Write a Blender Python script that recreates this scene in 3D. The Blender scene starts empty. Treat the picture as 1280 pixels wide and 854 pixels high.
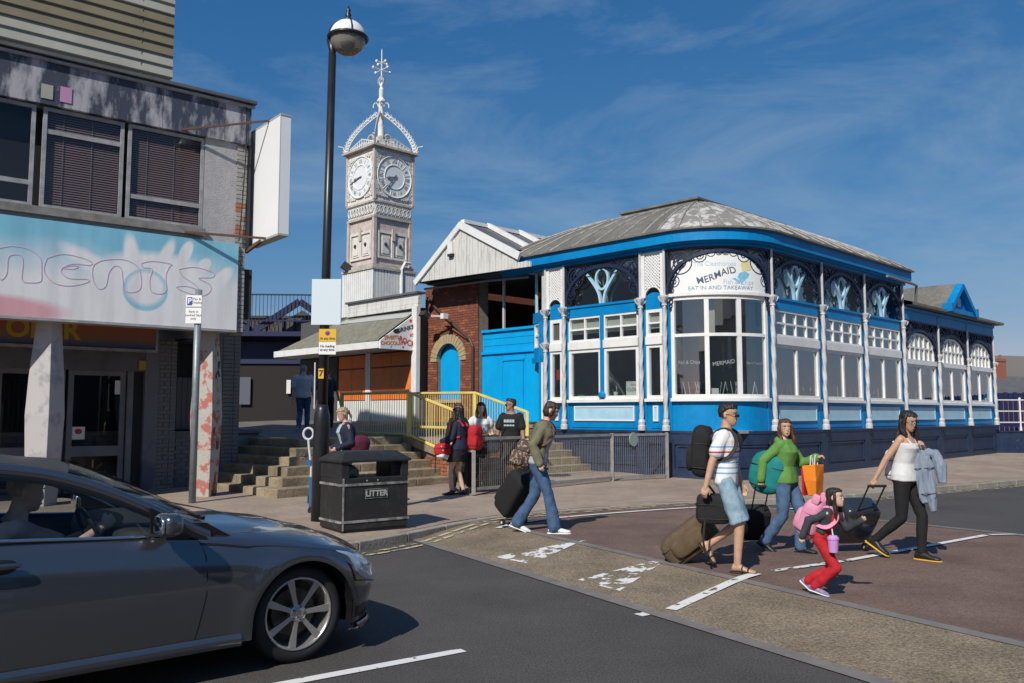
import bpy, bmesh, math, random
from mathutils import Vector, Matrix, noise
random.seed(7)
sc = bpy.context.scene
COL = sc.collection
rad = math.radians

# ------------------------------------------------------------------ camera, light, exposure
PITCH = math.atan(91 / 1070.0)
cam_d = bpy.data.cameras.new('camera')
cam_d.sensor_width = 36.0
cam_d.lens = 36.0 * 1070 / 1280
cam_d.clip_start = 0.05
cam_d.clip_end = 3000
cam = bpy.data.objects.new('camera', cam_d)
COL.objects.link(cam)
cam.location = (0, 0, 1.64)
cam.rotation_euler = (math.pi / 2 + PITCH, 0, 0)
sc.camera = cam
sc.render.resolution_x = 1024
sc.render.resolution_y = 683

SUN_EL = rad(40)
SUN_AZ = math.atan2(-0.42, -0.905)      # compass angle of the sun, clockwise from +Y
world = bpy.data.worlds.new('World')
sc.world = world
world.use_nodes = True
wt = world.node_tree
wt.nodes.clear()
N = wt.nodes.new
out = N('ShaderNodeOutputWorld')
bg = N('ShaderNodeBackground')
sky = N('ShaderNodeTexSky')
sky.sky_type = 'NISHITA'
sky.sun_disc = False
sky.sun_elevation = SUN_EL
sky.sun_rotation = SUN_AZ
sky.altitude = 0
sky.air_density = 1.0
sky.dust_density = 0.25
sky.ozone_density = 4.5
bg.inputs['Strength'].default_value = 0.12
tc = N('ShaderNodeTexCoord')
mp = N('ShaderNodeMapping')
mp.inputs['Rotation'].default_value = (0.35, 0.5, 0.5)
mp.inputs['Scale'].default_value = (1.2, 2.6, 4.5)
ns = N('ShaderNodeTexNoise')
ns.inputs['Scale'].default_value = 2.1
ns.inputs['Detail'].default_value = 14
ns.inputs['Roughness'].default_value = 0.64
ns.inputs['Distortion'].default_value = 0.45
rp = N('ShaderNodeValToRGB')
rp.color_ramp.elements[0].position = 0.47
rp.color_ramp.elements[0].color = (0, 0, 0, 1)
rp.color_ramp.elements[1].position = 0.80
rp.color_ramp.elements[1].color = (0.50, 0.50, 0.50, 1)
mx = N('ShaderNodeMixRGB')
mx.inputs['Color2'].default_value = (2.9, 3.9, 4.9, 1)
L = wt.links.new
L(tc.outputs['Generated'], mp.inputs['Vector'])
L(mp.outputs['Vector'], ns.inputs['Vector'])
L(ns.outputs['Fac'], rp.inputs['Fac'])
L(rp.outputs['Color'], mx.inputs['Fac'])
# film-like response of the clear sky: one even curve per colour over the whole dome
sx = N('ShaderNodeSeparateColor'); cx_ = N('ShaderNodeCombineColor'); L(sky.outputs['Color'], sx.inputs[0])
for i_, (k_, g_) in enumerate(((0.612, 1.40), (0.479, 0.82), (0.575, 0.56))):
    a_ = N('ShaderNodeMath'); a_.operation = 'MULTIPLY'; a_.inputs[1].default_value = 0.125
    b_ = N('ShaderNodeMath'); b_.operation = 'POWER'; b_.inputs[1].default_value = g_
    c_ = N('ShaderNodeMath'); c_.operation = 'MULTIPLY'; c_.inputs[1].default_value = k_ / 0.125
    L(sx.outputs[i_], a_.inputs[0]); L(a_.outputs[0], b_.inputs[0]); L(b_.outputs[0], c_.inputs[0]); L(c_.outputs[0], cx_.inputs[i_])
L(cx_.outputs[0], mx.inputs['Color1'])
L(mx.outputs['Color'], bg.inputs['Color'])
L(bg.outputs['Background'], out.inputs['Surface'])

sun_d = bpy.data.lights.new('sun', 'SUN')
sun_d.energy = 4.6
sun_d.angle = rad(0.53)
sun_d.color = (1.0, 0.95, 0.87)
sun = bpy.data.objects.new('sun', sun_d)
COL.objects.link(sun)
sdir = Vector((math.sin(SUN_AZ) * math.cos(SUN_EL), math.cos(SUN_AZ) * math.cos(SUN_EL), math.sin(SUN_EL)))
sun.rotation_euler = sdir.to_track_quat('Z', 'Y').to_euler()
sun.location = (-10, -15, 30)
sc.view_settings.view_transform = 'Standard'
sc.view_settings.look = 'None'
sc.view_settings.exposure = -0.05
sc.view_settings.gamma = 1.0

# ------------------------------------------------------------------ materials
MATS = {}
def mat(name, col, rough=0.7, metal=0.0, col2=None, ns=4.0, lo=0.35, hi=0.65, detail=6, bump=0.0, bs=None,
        stretch=(1, 1, 1), coat=0.0, spec=None, speck=None, chips=None):
    """plain or two-tone noise material with optional bump and fine speckle"""
    if name in MATS: return MATS[name]
    m = bpy.data.materials.new(name); m.use_nodes = True
    t = m.node_tree; b = t.nodes['Principled BSDF']
    b.inputs['Base Color'].default_value = (*col, 1)
    b.inputs['Roughness'].default_value = rough
    b.inputs['Metallic'].default_value = metal
    if coat: b.inputs['Coat Weight'].default_value = coat; b.inputs['Coat Roughness'].default_value = 0.03
    if spec is not None: b.inputs['Specular IOR Level'].default_value = spec
    tcn = t.nodes.new('ShaderNodeTexCoord'); mpn = t.nodes.new('ShaderNodeMapping')
    mpn.inputs['Scale'].default_value = stretch
    t.links.new(tcn.outputs['Object'], mpn.inputs['Vector'])
    cur = None
    if col2 is not None:
        n = t.nodes.new('ShaderNodeTexNoise'); n.inputs['Scale'].default_value = ns; n.inputs['Detail'].default_value = detail
        n.inputs['Roughness'].default_value = 0.65
        r = t.nodes.new('ShaderNodeValToRGB')
        r.color_ramp.elements[0].position = lo; r.color_ramp.elements[0].color = (*col, 1)
        r.color_ramp.elements[1].position = hi; r.color_ramp.elements[1].color = (*col2, 1)
        t.links.new(mpn.outputs[0], n.inputs['Vector']); t.links.new(n.outputs['Fac'], r.inputs['Fac'])
        cur = r.outputs['Color']
    if speck:
        sc_, amt, dk, lt = speck
        n = t.nodes.new('ShaderNodeTexNoise'); n.inputs['Scale'].default_value = sc_; n.inputs['Detail'].default_value = 3
        n.inputs['Roughness'].default_value = 0.8
        r = t.nodes.new('ShaderNodeValToRGB')
        r.color_ramp.elements[0].position = 0.33; r.color_ramp.elements[0].color = (dk, dk, dk, 1)
        r.color_ramp.elements[1].position = 0.68; r.color_ramp.elements[1].color = (lt, lt, lt, 1)
        mm = t.nodes.new('ShaderNodeMixRGB'); mm.blend_type = 'MULTIPLY'; mm.inputs['Fac'].default_value = amt
        t.links.new(mpn.outputs[0], n.inputs['Vector']); t.links.new(n.outputs['Fac'], r.inputs['Fac'])
        if cur: t.links.new(cur, mm.inputs['Color1'])
        else: mm.inputs['Color1'].default_value = (*col, 1)
        t.links.new(r.outputs['Color'], mm.inputs['Color2']); cur = mm.outputs['Color']
    if chips:
        sc_, thr, cc = chips
        n = t.nodes.new('ShaderNodeTexNoise'); n.inputs['Scale'].default_value = sc_; n.inputs['Detail'].default_value = 10; n.inputs['Roughness'].default_value = 0.7
        mq = t.nodes.new('ShaderNodeMapping'); mq.inputs['Scale'].default_value = (1, 1, 0.55); mq.inputs['Location'].default_value = (3.3, 1.7, 5.1)
        t.links.new(tcn.outputs['Object'], mq.inputs['Vector'])
        r = t.nodes.new('ShaderNodeValToRGB'); r.color_ramp.elements[0].position = thr; r.color_ramp.elements[0].color = (0, 0, 0, 1)
        r.color_ramp.elements[1].position = thr + 0.025; r.color_ramp.elements[1].color = (0.8, 0.8, 0.8, 1)
        mm = t.nodes.new('ShaderNodeMixRGB'); t.links.new(mq.outputs[0], n.inputs['Vector']); t.links.new(n.outputs['Fac'], r.inputs['Fac']); t.links.new(r.outputs['Color'], mm.inputs['Fac'])
        if cur: t.links.new(cur, mm.inputs['Color1'])
        else: mm.inputs['Color1'].default_value = (*col, 1)
        mm.inputs['Color2'].default_value = (*cc, 1); cur = mm.outputs['Color']
    if cur: t.links.new(cur, b.inputs['Base Color'])
    if bump:
        n = t.nodes.new('ShaderNodeTexNoise'); n.inputs['Scale'].default_value = bs or ns * 4; n.inputs['Detail'].default_value = 4
        bp = t.nodes.new('ShaderNodeBump'); bp.inputs['Strength'].default_value = bump; bp.inputs['Distance'].default_value = 0.02
        t.links.new(mpn.outputs[0], n.inputs['Vector']); t.links.new(n.outputs['Fac'], bp.inputs['Height'])
        t.links.new(bp.outputs['Normal'], b.inputs['Normal'])
    MATS[name] = m
    return m

def glass(name, tint=(0.6, 0.65, 0.66), refl=0.2, rough=0.01, shine=1.0):
    if name in MATS: return MATS[name]
    m = bpy.data.materials.new(name); m.use_nodes = True
    t = m.node_tree; t.nodes.clear()
    o = t.nodes.new('ShaderNodeOutputMaterial'); mixn = t.nodes.new('ShaderNodeMixShader')
    tr = t.nodes.new('ShaderNodeBsdfTransparent'); tr.inputs['Color'].default_value = (*tint, 1)
    gl = t.nodes.new('ShaderNodeBsdfGlossy'); gl.inputs['Roughness'].default_value = rough
    gl.inputs['Color'].default_value = (0.92 * shine, 0.94 * shine, 0.95 * shine, 1)
    lw = t.nodes.new('ShaderNodeFresnel'); lw.inputs['IOR'].default_value = 1.5
    ad = t.nodes.new('ShaderNodeMath'); ad.operation = 'ADD'; ad.use_clamp = True; ad.inputs[1].default_value = refl
    ge = t.nodes.new('ShaderNodeNewGeometry'); iv = t.nodes.new('ShaderNodeMath'); iv.operation = 'SUBTRACT'; iv.inputs[0].default_value = 1.0
    ml = t.nodes.new('ShaderNodeMath'); ml.operation = 'MULTIPLY'
    t.links.new(ge.outputs['Backfacing'], iv.inputs[1]); t.links.new(lw.outputs[0], ad.inputs[0]); t.links.new(ad.outputs[0], ml.inputs[0]); t.links.new(iv.outputs[0], ml.inputs[1]); t.links.new(ml.outputs[0], mixn.inputs[0])
    t.links.new(tr.outputs[0], mixn.inputs[1]); t.links.new(gl.outputs[0], mixn.inputs[2]); t.links.new(mixn.outputs[0], o.inputs[0])
    MATS[name] = m
    return m

def worn(name, col, thr=0.45, scale=7, soft=0.04, stretch=(1, 1, 1)):
    """paint worn away to holes that show the surface beneath"""
    if name in MATS: return MATS[name]
    m = bpy.data.materials.new(name); m.use_nodes = True
    t = m.node_tree; b = t.nodes['Principled BSDF']; o = t.nodes['Material Output']
    b.inputs['Base Color'].default_value = (*col, 1); b.inputs['Roughness'].default_value = 0.75
    tcn = t.nodes.new('ShaderNodeTexCoord'); mpn = t.nodes.new('ShaderNodeMapping'); mpn.inputs['Scale'].default_value = stretch
    n = t.nodes.new('ShaderNodeTexNoise'); n.inputs['Scale'].default_value = scale; n.inputs['Detail'].default_value = 9
    n.inputs['Roughness'].default_value = 0.62
    r = t.nodes.new('ShaderNodeValToRGB')
    r.color_ramp.elements[0].position = thr; r.color_ramp.elements[0].color = (0, 0, 0, 1)
    r.color_ramp.elements[1].position = thr + soft; r.color_ramp.elements[1].color = (1, 1, 1, 1)
    tr = t.nodes.new('ShaderNodeBsdfTransparent'); mixn = t.nodes.new('ShaderNodeMixShader')
    t.links.new(tcn.outputs['Object'], mpn.inputs[0]); t.links.new(mpn.outputs[0], n.inputs['Vector'])
    t.links.new(n.outputs['Fac'], r.inputs['Fac']); t.links.new(r.outputs['Color'], mixn.inputs[0])
    t.links.new(tr.outputs[0], mixn.inputs[1]); t.links.new(b.outputs[0], mixn.inputs[2]); t.links.new(mixn.outputs[0], o.inputs['Surface'])
    MATS[name] = m
    return m

# ------------------------------------------------------------------ mesh building
class MB:
    def __init__(s, T=None): s.v = []; s.f = []; s.m = []; s.T = T
    def add(s, vs, fs, m=0):
        o = len(s.v)
        s.v += [s.T(Vector(p)) for p in vs] if s.T else [Vector(p) for p in vs]
        for f in fs: s.f.append([i + o for i in f]); s.m.append(m)
    def box(s, x0, x1, y0, y1, z0, z1, m=0):
        vs = [(x0, y0, z0), (x1, y0, z0), (x1, y1, z0), (x0, y1, z0), (x0, y0, z1), (x1, y0, z1), (x1, y1, z1), (x0, y1, z1)]
        s.add(vs, [(3, 2, 1, 0), (4, 5, 6, 7), (0, 1, 5, 4), (1, 2, 6, 5), (2, 3, 7, 6), (3, 0, 4, 7)], m)
        return s
    def sbox(s, x0, x1, y0, y1, z0, z1, n=1, m=0):       # box cut into n lengths along x, so that T can bend it
        for i in range(n):
            s.box(x0 + (x1 - x0) * i / n, x0 + (x1 - x0) * (i + 1) / n, y0, y1, z0, z1, m)
        return s
    def obox(s, c, size, M=None, m=0):
        M = M or Matrix.Identity(3); c = Vector(c); sx, sy, sz = [k / 2 for k in size]
        vs = [c + M @ Vector(p) for p in [(-sx, -sy, -sz), (sx, -sy, -sz), (sx, sy, -sz), (-sx, sy, -sz), (-sx, -sy, sz), (sx, -sy, sz), (sx, sy, sz), (-sx, sy, sz)]]
        s.add(vs, [(3, 2, 1, 0), (4, 5, 6, 7), (0, 1, 5, 4), (1, 2, 6, 5), (2, 3, 7, 6), (3, 0, 4, 7)], m)
        return s
    def bar(s, p, q, w, h, m=0, up=(0, 0, 1)):
        p = Vector(p); q = Vector(q); d = (q - p); l = d.length; d.normalize(); up = Vector(up)
        if abs(d.dot(up)) > 0.98: up = Vector((0, 1, 0))
        sd = d.cross(up).normalized(); u = sd.cross(d).normalized()
        M = Matrix((sd, d, u)).transposed()
        return s.obox((p + q) / 2, (w, l, h), M, m)
    def tube(s, pts, r, n=8, m=0, closed=False, sq=1.0):
        pts = [Vector(p) for p in pts]; k = len(pts)
        if not hasattr(r, '__len__'): r = [r] * k
        vs = []; prev = None
        for i in range(k):
            if closed: d = pts[(i + 1) % k] - pts[i - 1]
            else: d = pts[min(i + 1, k - 1)] - pts[max(i - 1, 0)]
            if d.length < 1e-9: d = Vector((0, 0, 1))
            d.normalize()
            ref = prev if prev is not None else (Vector((0, 0, 1)) if abs(d.z) < 0.9 else Vector((1, 0, 0)))
            a = (ref - d * ref.dot(d))
            if a.length < 1e-6: a = d.orthogonal()
            a.normalize(); b = d.cross(a); prev = a
            for j in range(n):
                t = 2 * math.pi * (j + 0.5) / n
                vs.append(pts[i] + (a * math.cos(t) + b * math.sin(t) * sq) * r[i])
        fs = []
        rng = k if closed else k - 1
        for i in range(rng):
            for j in range(n):
                a0 = i * n + j; a1 = i * n + (j + 1) % n; b0 = ((i + 1) % k) * n + j; b1 = ((i + 1) % k) * n + (j + 1) % n
                fs.append((a0, a1, b1, b0))
        if not closed:
            fs.append(tuple(range(n - 1, -1, -1))); fs.append(tuple((k - 1) * n + j for j in range(n)))
        s.add(vs, fs, m)
        return s
    def cap(s, p, q, r0, r1, n=12, m=0):                   # capsule with round ends
        p = Vector(p); q = Vector(q); d = (q - p).normalized() if (q - p).length > 1e-6 else Vector((0, 0, 1))
        pts = []; rs = []
        for t in (80, 55, 25): pts.append(p - d * r0 * math.sin(rad(t))); rs.append(r0 * math.cos(rad(t)))
        pts += [p, q]; rs += [r0, r1]
        for t in (25, 55, 80): pts.append(q + d * r1 * math.sin(rad(t))); rs.append(r1 * math.cos(rad(t)))
        return s.tube(pts, rs, n, m)
    def loft(s, secs, m=0, caps=True):
        n = len(secs[0]); vs = [p for c in secs for p in c]; fs = []
        for i in range(len(secs) - 1):
            for j in range(n):
                fs.append((i * n + j, i * n + (j + 1) % n, (i + 1) * n + (j + 1) % n, (i + 1) * n + j))
        if caps:
            fs.append(tuple(range(n - 1, -1, -1))); fs.append(tuple((len(secs) - 1) * n + j for j in range(n)))
        s.add(vs, fs, m)
        return s
    def lathe(s, prof, c=(0, 0, 0), n=16, m=0):
        secs = [[(c[0] + r * math.cos(2 * math.pi * j / n), c[1] + r * math.sin(2 * math.pi * j / n), c[2] + z) for j in range(n)] for r, z in prof]
        return s.loft(secs, m)
    def prism(s, poly, d0, d1, plane='xz', m=0):
        def P(a, b, d): return {'xz': (a, d, b), 'xy': (a, b, d), 'yz': (d, a, b)}[plane]
        n = len(poly); vs = [P(a, b, d0) for a, b in poly] + [P(a, b, d1) for a, b in poly]
        fs = [tuple(range(n - 1, -1, -1)), tuple(range(n, 2 * n))] + [(i, (i + 1) % n, n + (i + 1) % n, n + i) for i in range(n)]
        s.add(vs, fs, m)
        return s
    def ribbon(s, pts, w, d0, d1, m=0, closed=False, ws=None):   # flat strip in the xz plane, from y=d0 to y=d1
        k = len(pts); P = [Vector((p[0], p[1])) for p in pts]
        lf = []; rt = []
        for i in range(k):
            d = (P[(i + 1) % k] - P[i - 1]) if closed else (P[min(i + 1, k - 1)] - P[max(i - 1, 0)])
            d.normalize(); nn = Vector((-d.y, d.x)) * ((ws[i] if ws else w) / 2)
            lf.append(P[i] + nn); rt.append(P[i] - nn)
        rng = k if closed else k - 1
        for i in range(rng):
            j = (i + 1) % k
            q = [lf[i], lf[j], rt[j], rt[i]]
            s.prism([(a.x, a.y) for a in q], d0, d1, 'xz', m)
        return s
    def ell(s, c, r, e=1.0, n=14, k=9, m=0, M=None):      # (super)ellipsoid
        c = Vector(c); secs = []
        def sp(x): return math.copysign(abs(x) ** e, x)
        for i in range(1, k):
            t = -math.pi / 2 + math.pi * i / k
            ct = sp(math.cos(t)); st = sp(math.sin(t))
            ring = []
            for j in range(n):
                a = 2 * math.pi * j / n
                p = Vector((r[0] * ct * sp(math.cos(a)), r[1] * ct * sp(math.sin(a)), r[2] * st))
                if M: p = M @ p
                ring.append(c + p)
            secs.append(ring)
        return s.loft(secs, m)
    def mesh(s, name, mats):
        me = bpy.data.meshes.new(name)
        me.from_pydata([tuple(p) for p in s.v], [], s.f)
        for mm in (mats if isinstance(mats, (list, tuple)) else [mats]): me.materials.append(mm)
        if any(s.m): me.polygons.foreach_set('material_index', s.m)
        return me
    def build(s, name, mats, parent=None, smooth=False, bevel=0, kind=None, label=None, fix=True, loc=None):
        me = s.mesh(name, mats)
        if fix:
            bm = bmesh.new(); bm.from_mesh(me); bmesh.ops.recalc_face_normals(bm, faces=bm.faces); bm.to_mesh(me); bm.free()
        if smooth:
            me.polygons.foreach_set('use_smooth', [True] * len(me.polygons))
        o = bpy.data.objects.new(name, me); COL.objects.link(o)
        if loc is not None: o.location = loc
        if parent is not None: o.parent = parent
        if bevel:
            bv = o.modifiers.new('bevel', 'BEVEL'); bv.width = bevel; bv.segments = 2; bv.limit_method = 'ANGLE'; bv.angle_limit = rad(40)
            if smooth is False: me.polygons.foreach_set('use_smooth', [False] * len(me.polygons))
        if kind: o['kind'] = kind
        if label: o['label'] = label
        return o

def thing(name, label, cat, loc=(0, 0, 0), rz=0, group=None, parent=None):
    o = bpy.data.objects.new(name, None); COL.objects.link(o)
    o.empty_display_size = 0.2
    o.location = loc; o.rotation_euler = (0, 0, rz); o['label'] = label; o['category'] = cat
    if group: o['group'] = group
    return o
def tag(o, label, cat, group=None):
    o['label'] = label; o['category'] = cat
    if group: o['group'] = group
    return o
def inst(name, me, parent, M=None, loc=None, rot=None, sc_=None):
    o = bpy.data.objects.new(name, me); COL.objects.link(o)
    if parent is not None: o.parent = parent
    if M is not None: o.matrix_local = M
    if loc is not None: o.location = loc
    if rot is not None: o.rotation_euler = rot
    if sc_ is not None: o.scale = sc_
    return o
WS = bpy.data.scenes.new('work')                       # holds one object at a time while its modifiers are applied
def evaluated(o):
    WS.collection.objects.link(o); WS.view_layers[0].update(); dg = WS.view_layers[0].depsgraph
    me = bpy.data.meshes.new_from_object(o.evaluated_get(dg), depsgraph=dg)
    WS.collection.objects.unlink(o); return me
def bake(o, smooth=True, post=None):
    """apply the modifiers of o"""
    me = evaluated(o)
    o.modifiers.clear(); old = o.data; o.data = me; me.name = o.name; bpy.data.meshes.remove(old)
    if post: post(me)
    if smooth: me.polygons.foreach_set('use_smooth', [True] * len(me.polygons))
    return o
def remesh(mb, name, mats, parent, vox, fold=0, fscale=9, stretch=(1, 1, 1), smooth_it=0, seed=0, loc=None):
    o = mb.build(name, mats, parent, loc=loc)
    r = o.modifiers.new('r', 'REMESH'); r.mode = 'VOXEL'; r.voxel_size = vox; r.use_smooth_shade = True
    if smooth_it:
        sm = o.modifiers.new('s', 'SMOOTH'); sm.iterations = smooth_it; sm.factor = 0.5
    def post(me):
        if fold:
            nv = len(me.vertices); co = [0.0] * (nv * 3); no = [0.0] * (nv * 3)
            me.vertices.foreach_get('co', co); me.vertices.foreach_get('normal', no)
            for i in range(0, nv * 3, 3):
                p = Vector((co[i] * stretch[0], co[i + 1] * stretch[1], co[i + 2] * stretch[2])) * fscale + Vector((seed, seed * 2, seed * 3))
                k = (noise.noise(p) + 0.5 * noise.noise(p * 2.3)) * fold
                co[i] += no[i] * k; co[i + 1] += no[i + 1] * k; co[i + 2] += no[i + 2] * k
            me.vertices.foreach_set('co', co); me.update()
    return bake(o, True, post)
def text_mesh(name, body, size, m, parent, M, ext=0.003, bevel=0.0, outline=False, align='CENTER', xs=1.0, spacing=1.0, shear=0):
    cu = bpy.data.curves.new(name, 'FONT'); cu.body = body; cu.size = size; cu.extrude = ext; cu.align_x = align; cu.align_y = 'CENTER'
    cu.space_character = spacing; cu.shear = shear
    if outline: cu.fill_mode = 'NONE'; cu.bevel_depth = bevel; cu.extrude = 0
    elif bevel: cu.offset = bevel
    cu.materials.append(m); cu.resolution_u = 4
    o = bpy.data.objects.new(name, cu)
    me = evaluated(o)
    bpy.data.objects.remove(o); bpy.data.curves.remove(cu)
    if not me.materials: me.materials.append(m)
    q = bpy.data.objects.new(name, me); COL.objects.link(q)
    if parent is not None: q.parent = parent
    q.matrix_local = M @ Matrix.Diagonal((xs, 1, 1, 1))
    return q
def face_M(origin, xdir, up=(0, 0, 1)):
    """text matrix: letters run along xdir, stand along up"""
    x = Vector(xdir).normalized(); u = Vector(up).normalized(); n = x.cross(u).normalized(); u = n.cross(x)
    M = Matrix((x, u, n)).transposed().to_4x4(); M.translation = Vector(origin)
    return M

# shared frames: the station front stands at 44.5 degrees, the arcade at 39.2 degrees
CAFE = Vector((4.72, 20.62)); CAFE_R = rad(44.5)
CA = Vector((math.cos(CAFE_R), math.sin(CAFE_R))); CB = Vector((-CA.y, CA.x))
def cw(a, b, z=0.0):
    p = CAFE + CA * a + CB * b; return Vector((p.x, p.y, z))
ARC = Vector((-4.72, 14.5)); ARC_R = rad(39.2)
AD = Vector((math.cos(ARC_R), math.sin(ARC_R))); AI = Vector((-AD.y, AD.x))
def aw(x, y, z=0.0):
    p = ARC + AD * x + AI * y; return Vector((p.x, p.y, z))
# ------------------------------------------------------------------ ground, road, pavement
M_asph = mat('asphalt', (0.046, 0.041, 0.038), 0.82, col2=(0.082, 0.074, 0.067), ns=0.55, lo=.3, hi=.75, detail=9, bump=0.35, bs=90, speck=(60, 0.9, 0.45, 1.9))
M_ramp = mat('ramp_surface', (0.165, 0.130, 0.085), 0.9, col2=(0.255, 0.20, 0.135), ns=1.6, bump=0.6, bs=60, speck=(45, 0.9, 0.35, 1.7))
M_red = mat('red_surface', (0.115, 0.070, 0.055), 0.9, col2=(0.185, 0.120, 0.092), ns=0.9, detail=9, bump=0.5, bs=60, speck=(55, 0.8, 0.5, 1.6))
M_pave = mat('pavement', (0.27, 0.195, 0.155), 0.9, col2=(0.42, 0.34, 0.26), ns=0.45, lo=.3, hi=.7, detail=10, bump=0.4, bs=30, speck=(14, 0.35, 0.6, 1.3))
M_kerb = mat('kerb_stone', (0.25, 0.22, 0.18), 0.85, col2=(0.36, 0.33, 0.28), ns=3, bump=0.4, bs=25, speck=(40, 0.6, 0.6, 1.3))
M_strip = mat('channel_strip', (0.15, 0.135, 0.125), 0.85, col2=(0.21, 0.19, 0.175), ns=4, bump=0.3, bs=40)
M_white = worn('white_road_paint', (0.72, 0.71, 0.68), 0.36, 9)
M_white_w = worn('worn_white_paint', (0.72, 0.71, 0.68), 0.505, 5.5, 0.02, (1, 1, 1))
M_yellow = worn('yellow_road_paint', (0.52, 0.45, 0.28), 0.47, 7)

def add_pavers(m, sx, sy, rot, dark=0.72, mort=0.02, var=0.12):
    t = m.node_tree; b = t.nodes['Principled BSDF']; src = b.inputs['Base Color'].links[0].from_socket
    tcn = t.nodes.new('ShaderNodeTexCoord'); mp_ = t.nodes.new('ShaderNodeMapping'); mp_.inputs['Rotation'].default_value = (0, 0, rot)
    br = t.nodes.new('ShaderNodeTexBrick'); br.inputs['Scale'].default_value = 1; br.inputs['Brick Width'].default_value = sx; br.inputs['Row Height'].default_value = sy
    br.inputs['Mortar Size'].default_value = mort; br.inputs['Mortar Smooth'].default_value = .3; br.inputs['Bias'].default_value = 0
    br.inputs['Color1'].default_value = (1, 1, 1, 1); br.inputs['Color2'].default_value = (1 - var, 1 - var, 1 - var, 1); br.inputs['Mortar'].default_value = (dark, dark, dark, 1)
    mm = t.nodes.new('ShaderNodeMixRGB'); mm.blend_type = 'MULTIPLY'; mm.inputs[0].default_value = 1
    t.links.new(tcn.outputs['Object'], mp_.inputs[0]); t.links.new(mp_.outputs[0], br.inputs['Vector']); t.links.new(src, mm.inputs[1]); t.links.new(br.outputs['Color'], mm.inputs[2]); t.links.new(mm.outputs[0], b.inputs['Base Color'])
add_pavers(M_pave, .40, .20, rad(-40), .78, .012, .16)

KERB = [(-60, -35), (-30, -12.4), (-12, 2.0), (-5.6, 7.1), (-3.2, 9.1), (-1.87, 10.45), (-1.42, 11.1), (-0.47, 12.72), (0.65, 13.75), (2.9, 15.05),
        (5.94, 16.3), (8.5, 18.0), (11.9, 20.3), (20, 26.3), (40, 41.5), (90, 79)]
def cr(pts, n=6):                                          # smooth the polyline
    P = [Vector(p) for p in pts]; o = []
    for i in range(len(P) - 1):
        p0 = P[max(i - 1, 0)]; p1 = P[i]; p2 = P[i + 1]; p3 = P[min(i + 2, len(P) - 1)]
        for k in range(n):
            t = k / n
            o.append(0.5 * ((2 * p1) + (p2 - p0) * t + (2 * p0 - 5 * p1 + 4 * p2 - p3) * t * t + (3 * p1 - p0 - 3 * p2 + p3) * t ** 3))
    o.append(P[-1]); return o
KP = cr(KERB)
def kdist(x, y):
    best = 1e9; p = Vector((x, y))
    for i in range(len(KP) - 1):
        a = KP[i]; d = KP[i + 1] - a; t = max(0, min(1, (p - a).dot(d) / d.dot(d)))
        q = (p - a - d * t).length
        if q < best: best = q
    return best
def zpave(x, y): return 0.105 + min(0.035 * kdist(x, y), 0.17)
def koff(i, d):                                            # point at kerb station i moved d toward the road
    a = KP[max(i - 1, 0)]; b = KP[min(i + 1, len(KP) - 1)]; t = (b - a).normalized()
    return KP[i] + Vector((t.y, -t.x)) * d
# lines of the raised crossing
L0 = (Vector((-0.77, 10.54)), Vector((2.25, 5.40))); L1 = (Vector((0.21, 11.49)), Vector((3.43, 5.89))); L2 = (Vector((5.26, 12.68)), Vector((6.51, 11.05)))
d0_ = (L0[1] - L0[0]).normalized(); d1_ = (L1[1] - L1[0]).normalized(); d2_ = (L2[1] - L2[0]).normalized()
def on0(t): return L0[0] + d0_ * t
def on1(t): return L1[0] + d1_ * t
def on2(t): return L2[0] + d2_ * t
n2_ = Vector((-d2_.y, d2_.x))
def roadz(x, y):
    p = Vector((x, y))
    a = (p - L0[0]); s0 = d0_.x * a.y - d0_.y * a.x      # >0 toward the crossing
    b = (p - L1[0]); s1 = d1_.x * b.y - d1_.y * b.x
    c = (p - L2[0]); s2 = d2_.x * c.y - d2_.y * c.x
    if s0 <= 0: return 0.0
    if s1 <= 0: return 0.1 * s0 / (s0 - s1)
    if s2 <= 0: return 0.1
    return max(0.0, 0.1 - 0.1 * s2 / 0.9)
g = MB()
g.add([(-900, -900, 0), (900, -900, 0), (900, 1200, 0), (-900, 1200, 0)], [(0, 1, 2, 3)])
g.build('road', M_asph, kind='structure')
# ramp, table, far ramp
g = MB(); A0 = on0(-2.2); A1 = on0(16); B0 = on1(-2.4); B1 = on1(16)
g.add([(A0.x, A0.y, 0.004), (A1.x, A1.y, 0.004), (B1.x, B1.y, 0.1), (B0.x, B0.y, 0.1)], [(0, 1, 2, 3)])
g.build('crossing_ramp', M_ramp, kind='structure')
g = MB(); C0 = on2(-5); C1 = on2(16)
g.add([(B0.x, B0.y, 0.1), (B1.x, B1.y, 0.1), (C1.x, C1.y, 0.1), (C0.x, C0.y, 0.1)], [(0, 1, 2, 3)])
g.build('raised_crossing', M_red, kind='structure')
g = MB(); D0 = C0 + n2_ * 0.9; D1 = C1 + n2_ * 0.9
g.add([(C0.x, C0.y, 0.1), (C1.x, C1.y, 0.1), (D1.x, D1.y, 0.004), (D0.x, D0.y, 0.004)], [(0, 1, 2, 3)])
g.build('far_crossing_ramp', M_strip, kind='structure')
def strip_line(p, q, w, name, m, dz=0.005, seg=12):
    p = Vector(p); q = Vector(q); d = (q - p).normalized(); nn = Vector((-d.y, d.x)) * w / 2
    g = MB(); vs = []
    for i in range(seg + 1):
        c = p.lerp(q, i / seg)
        for e in (c + nn, c - nn): vs.append((e.x, e.y, roadz(e.x, e.y) + dz))
    g.add(vs, [(2 * i, 2 * i + 1, 2 * i + 3, 2 * i + 2) for i in range(seg)])
    return g.build(name, m, kind='structure', fix=False)
strip_line(on0(-1.6), on0(16), 0.13, 'channel_strip', M_strip, 0.009, 1)
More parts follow.
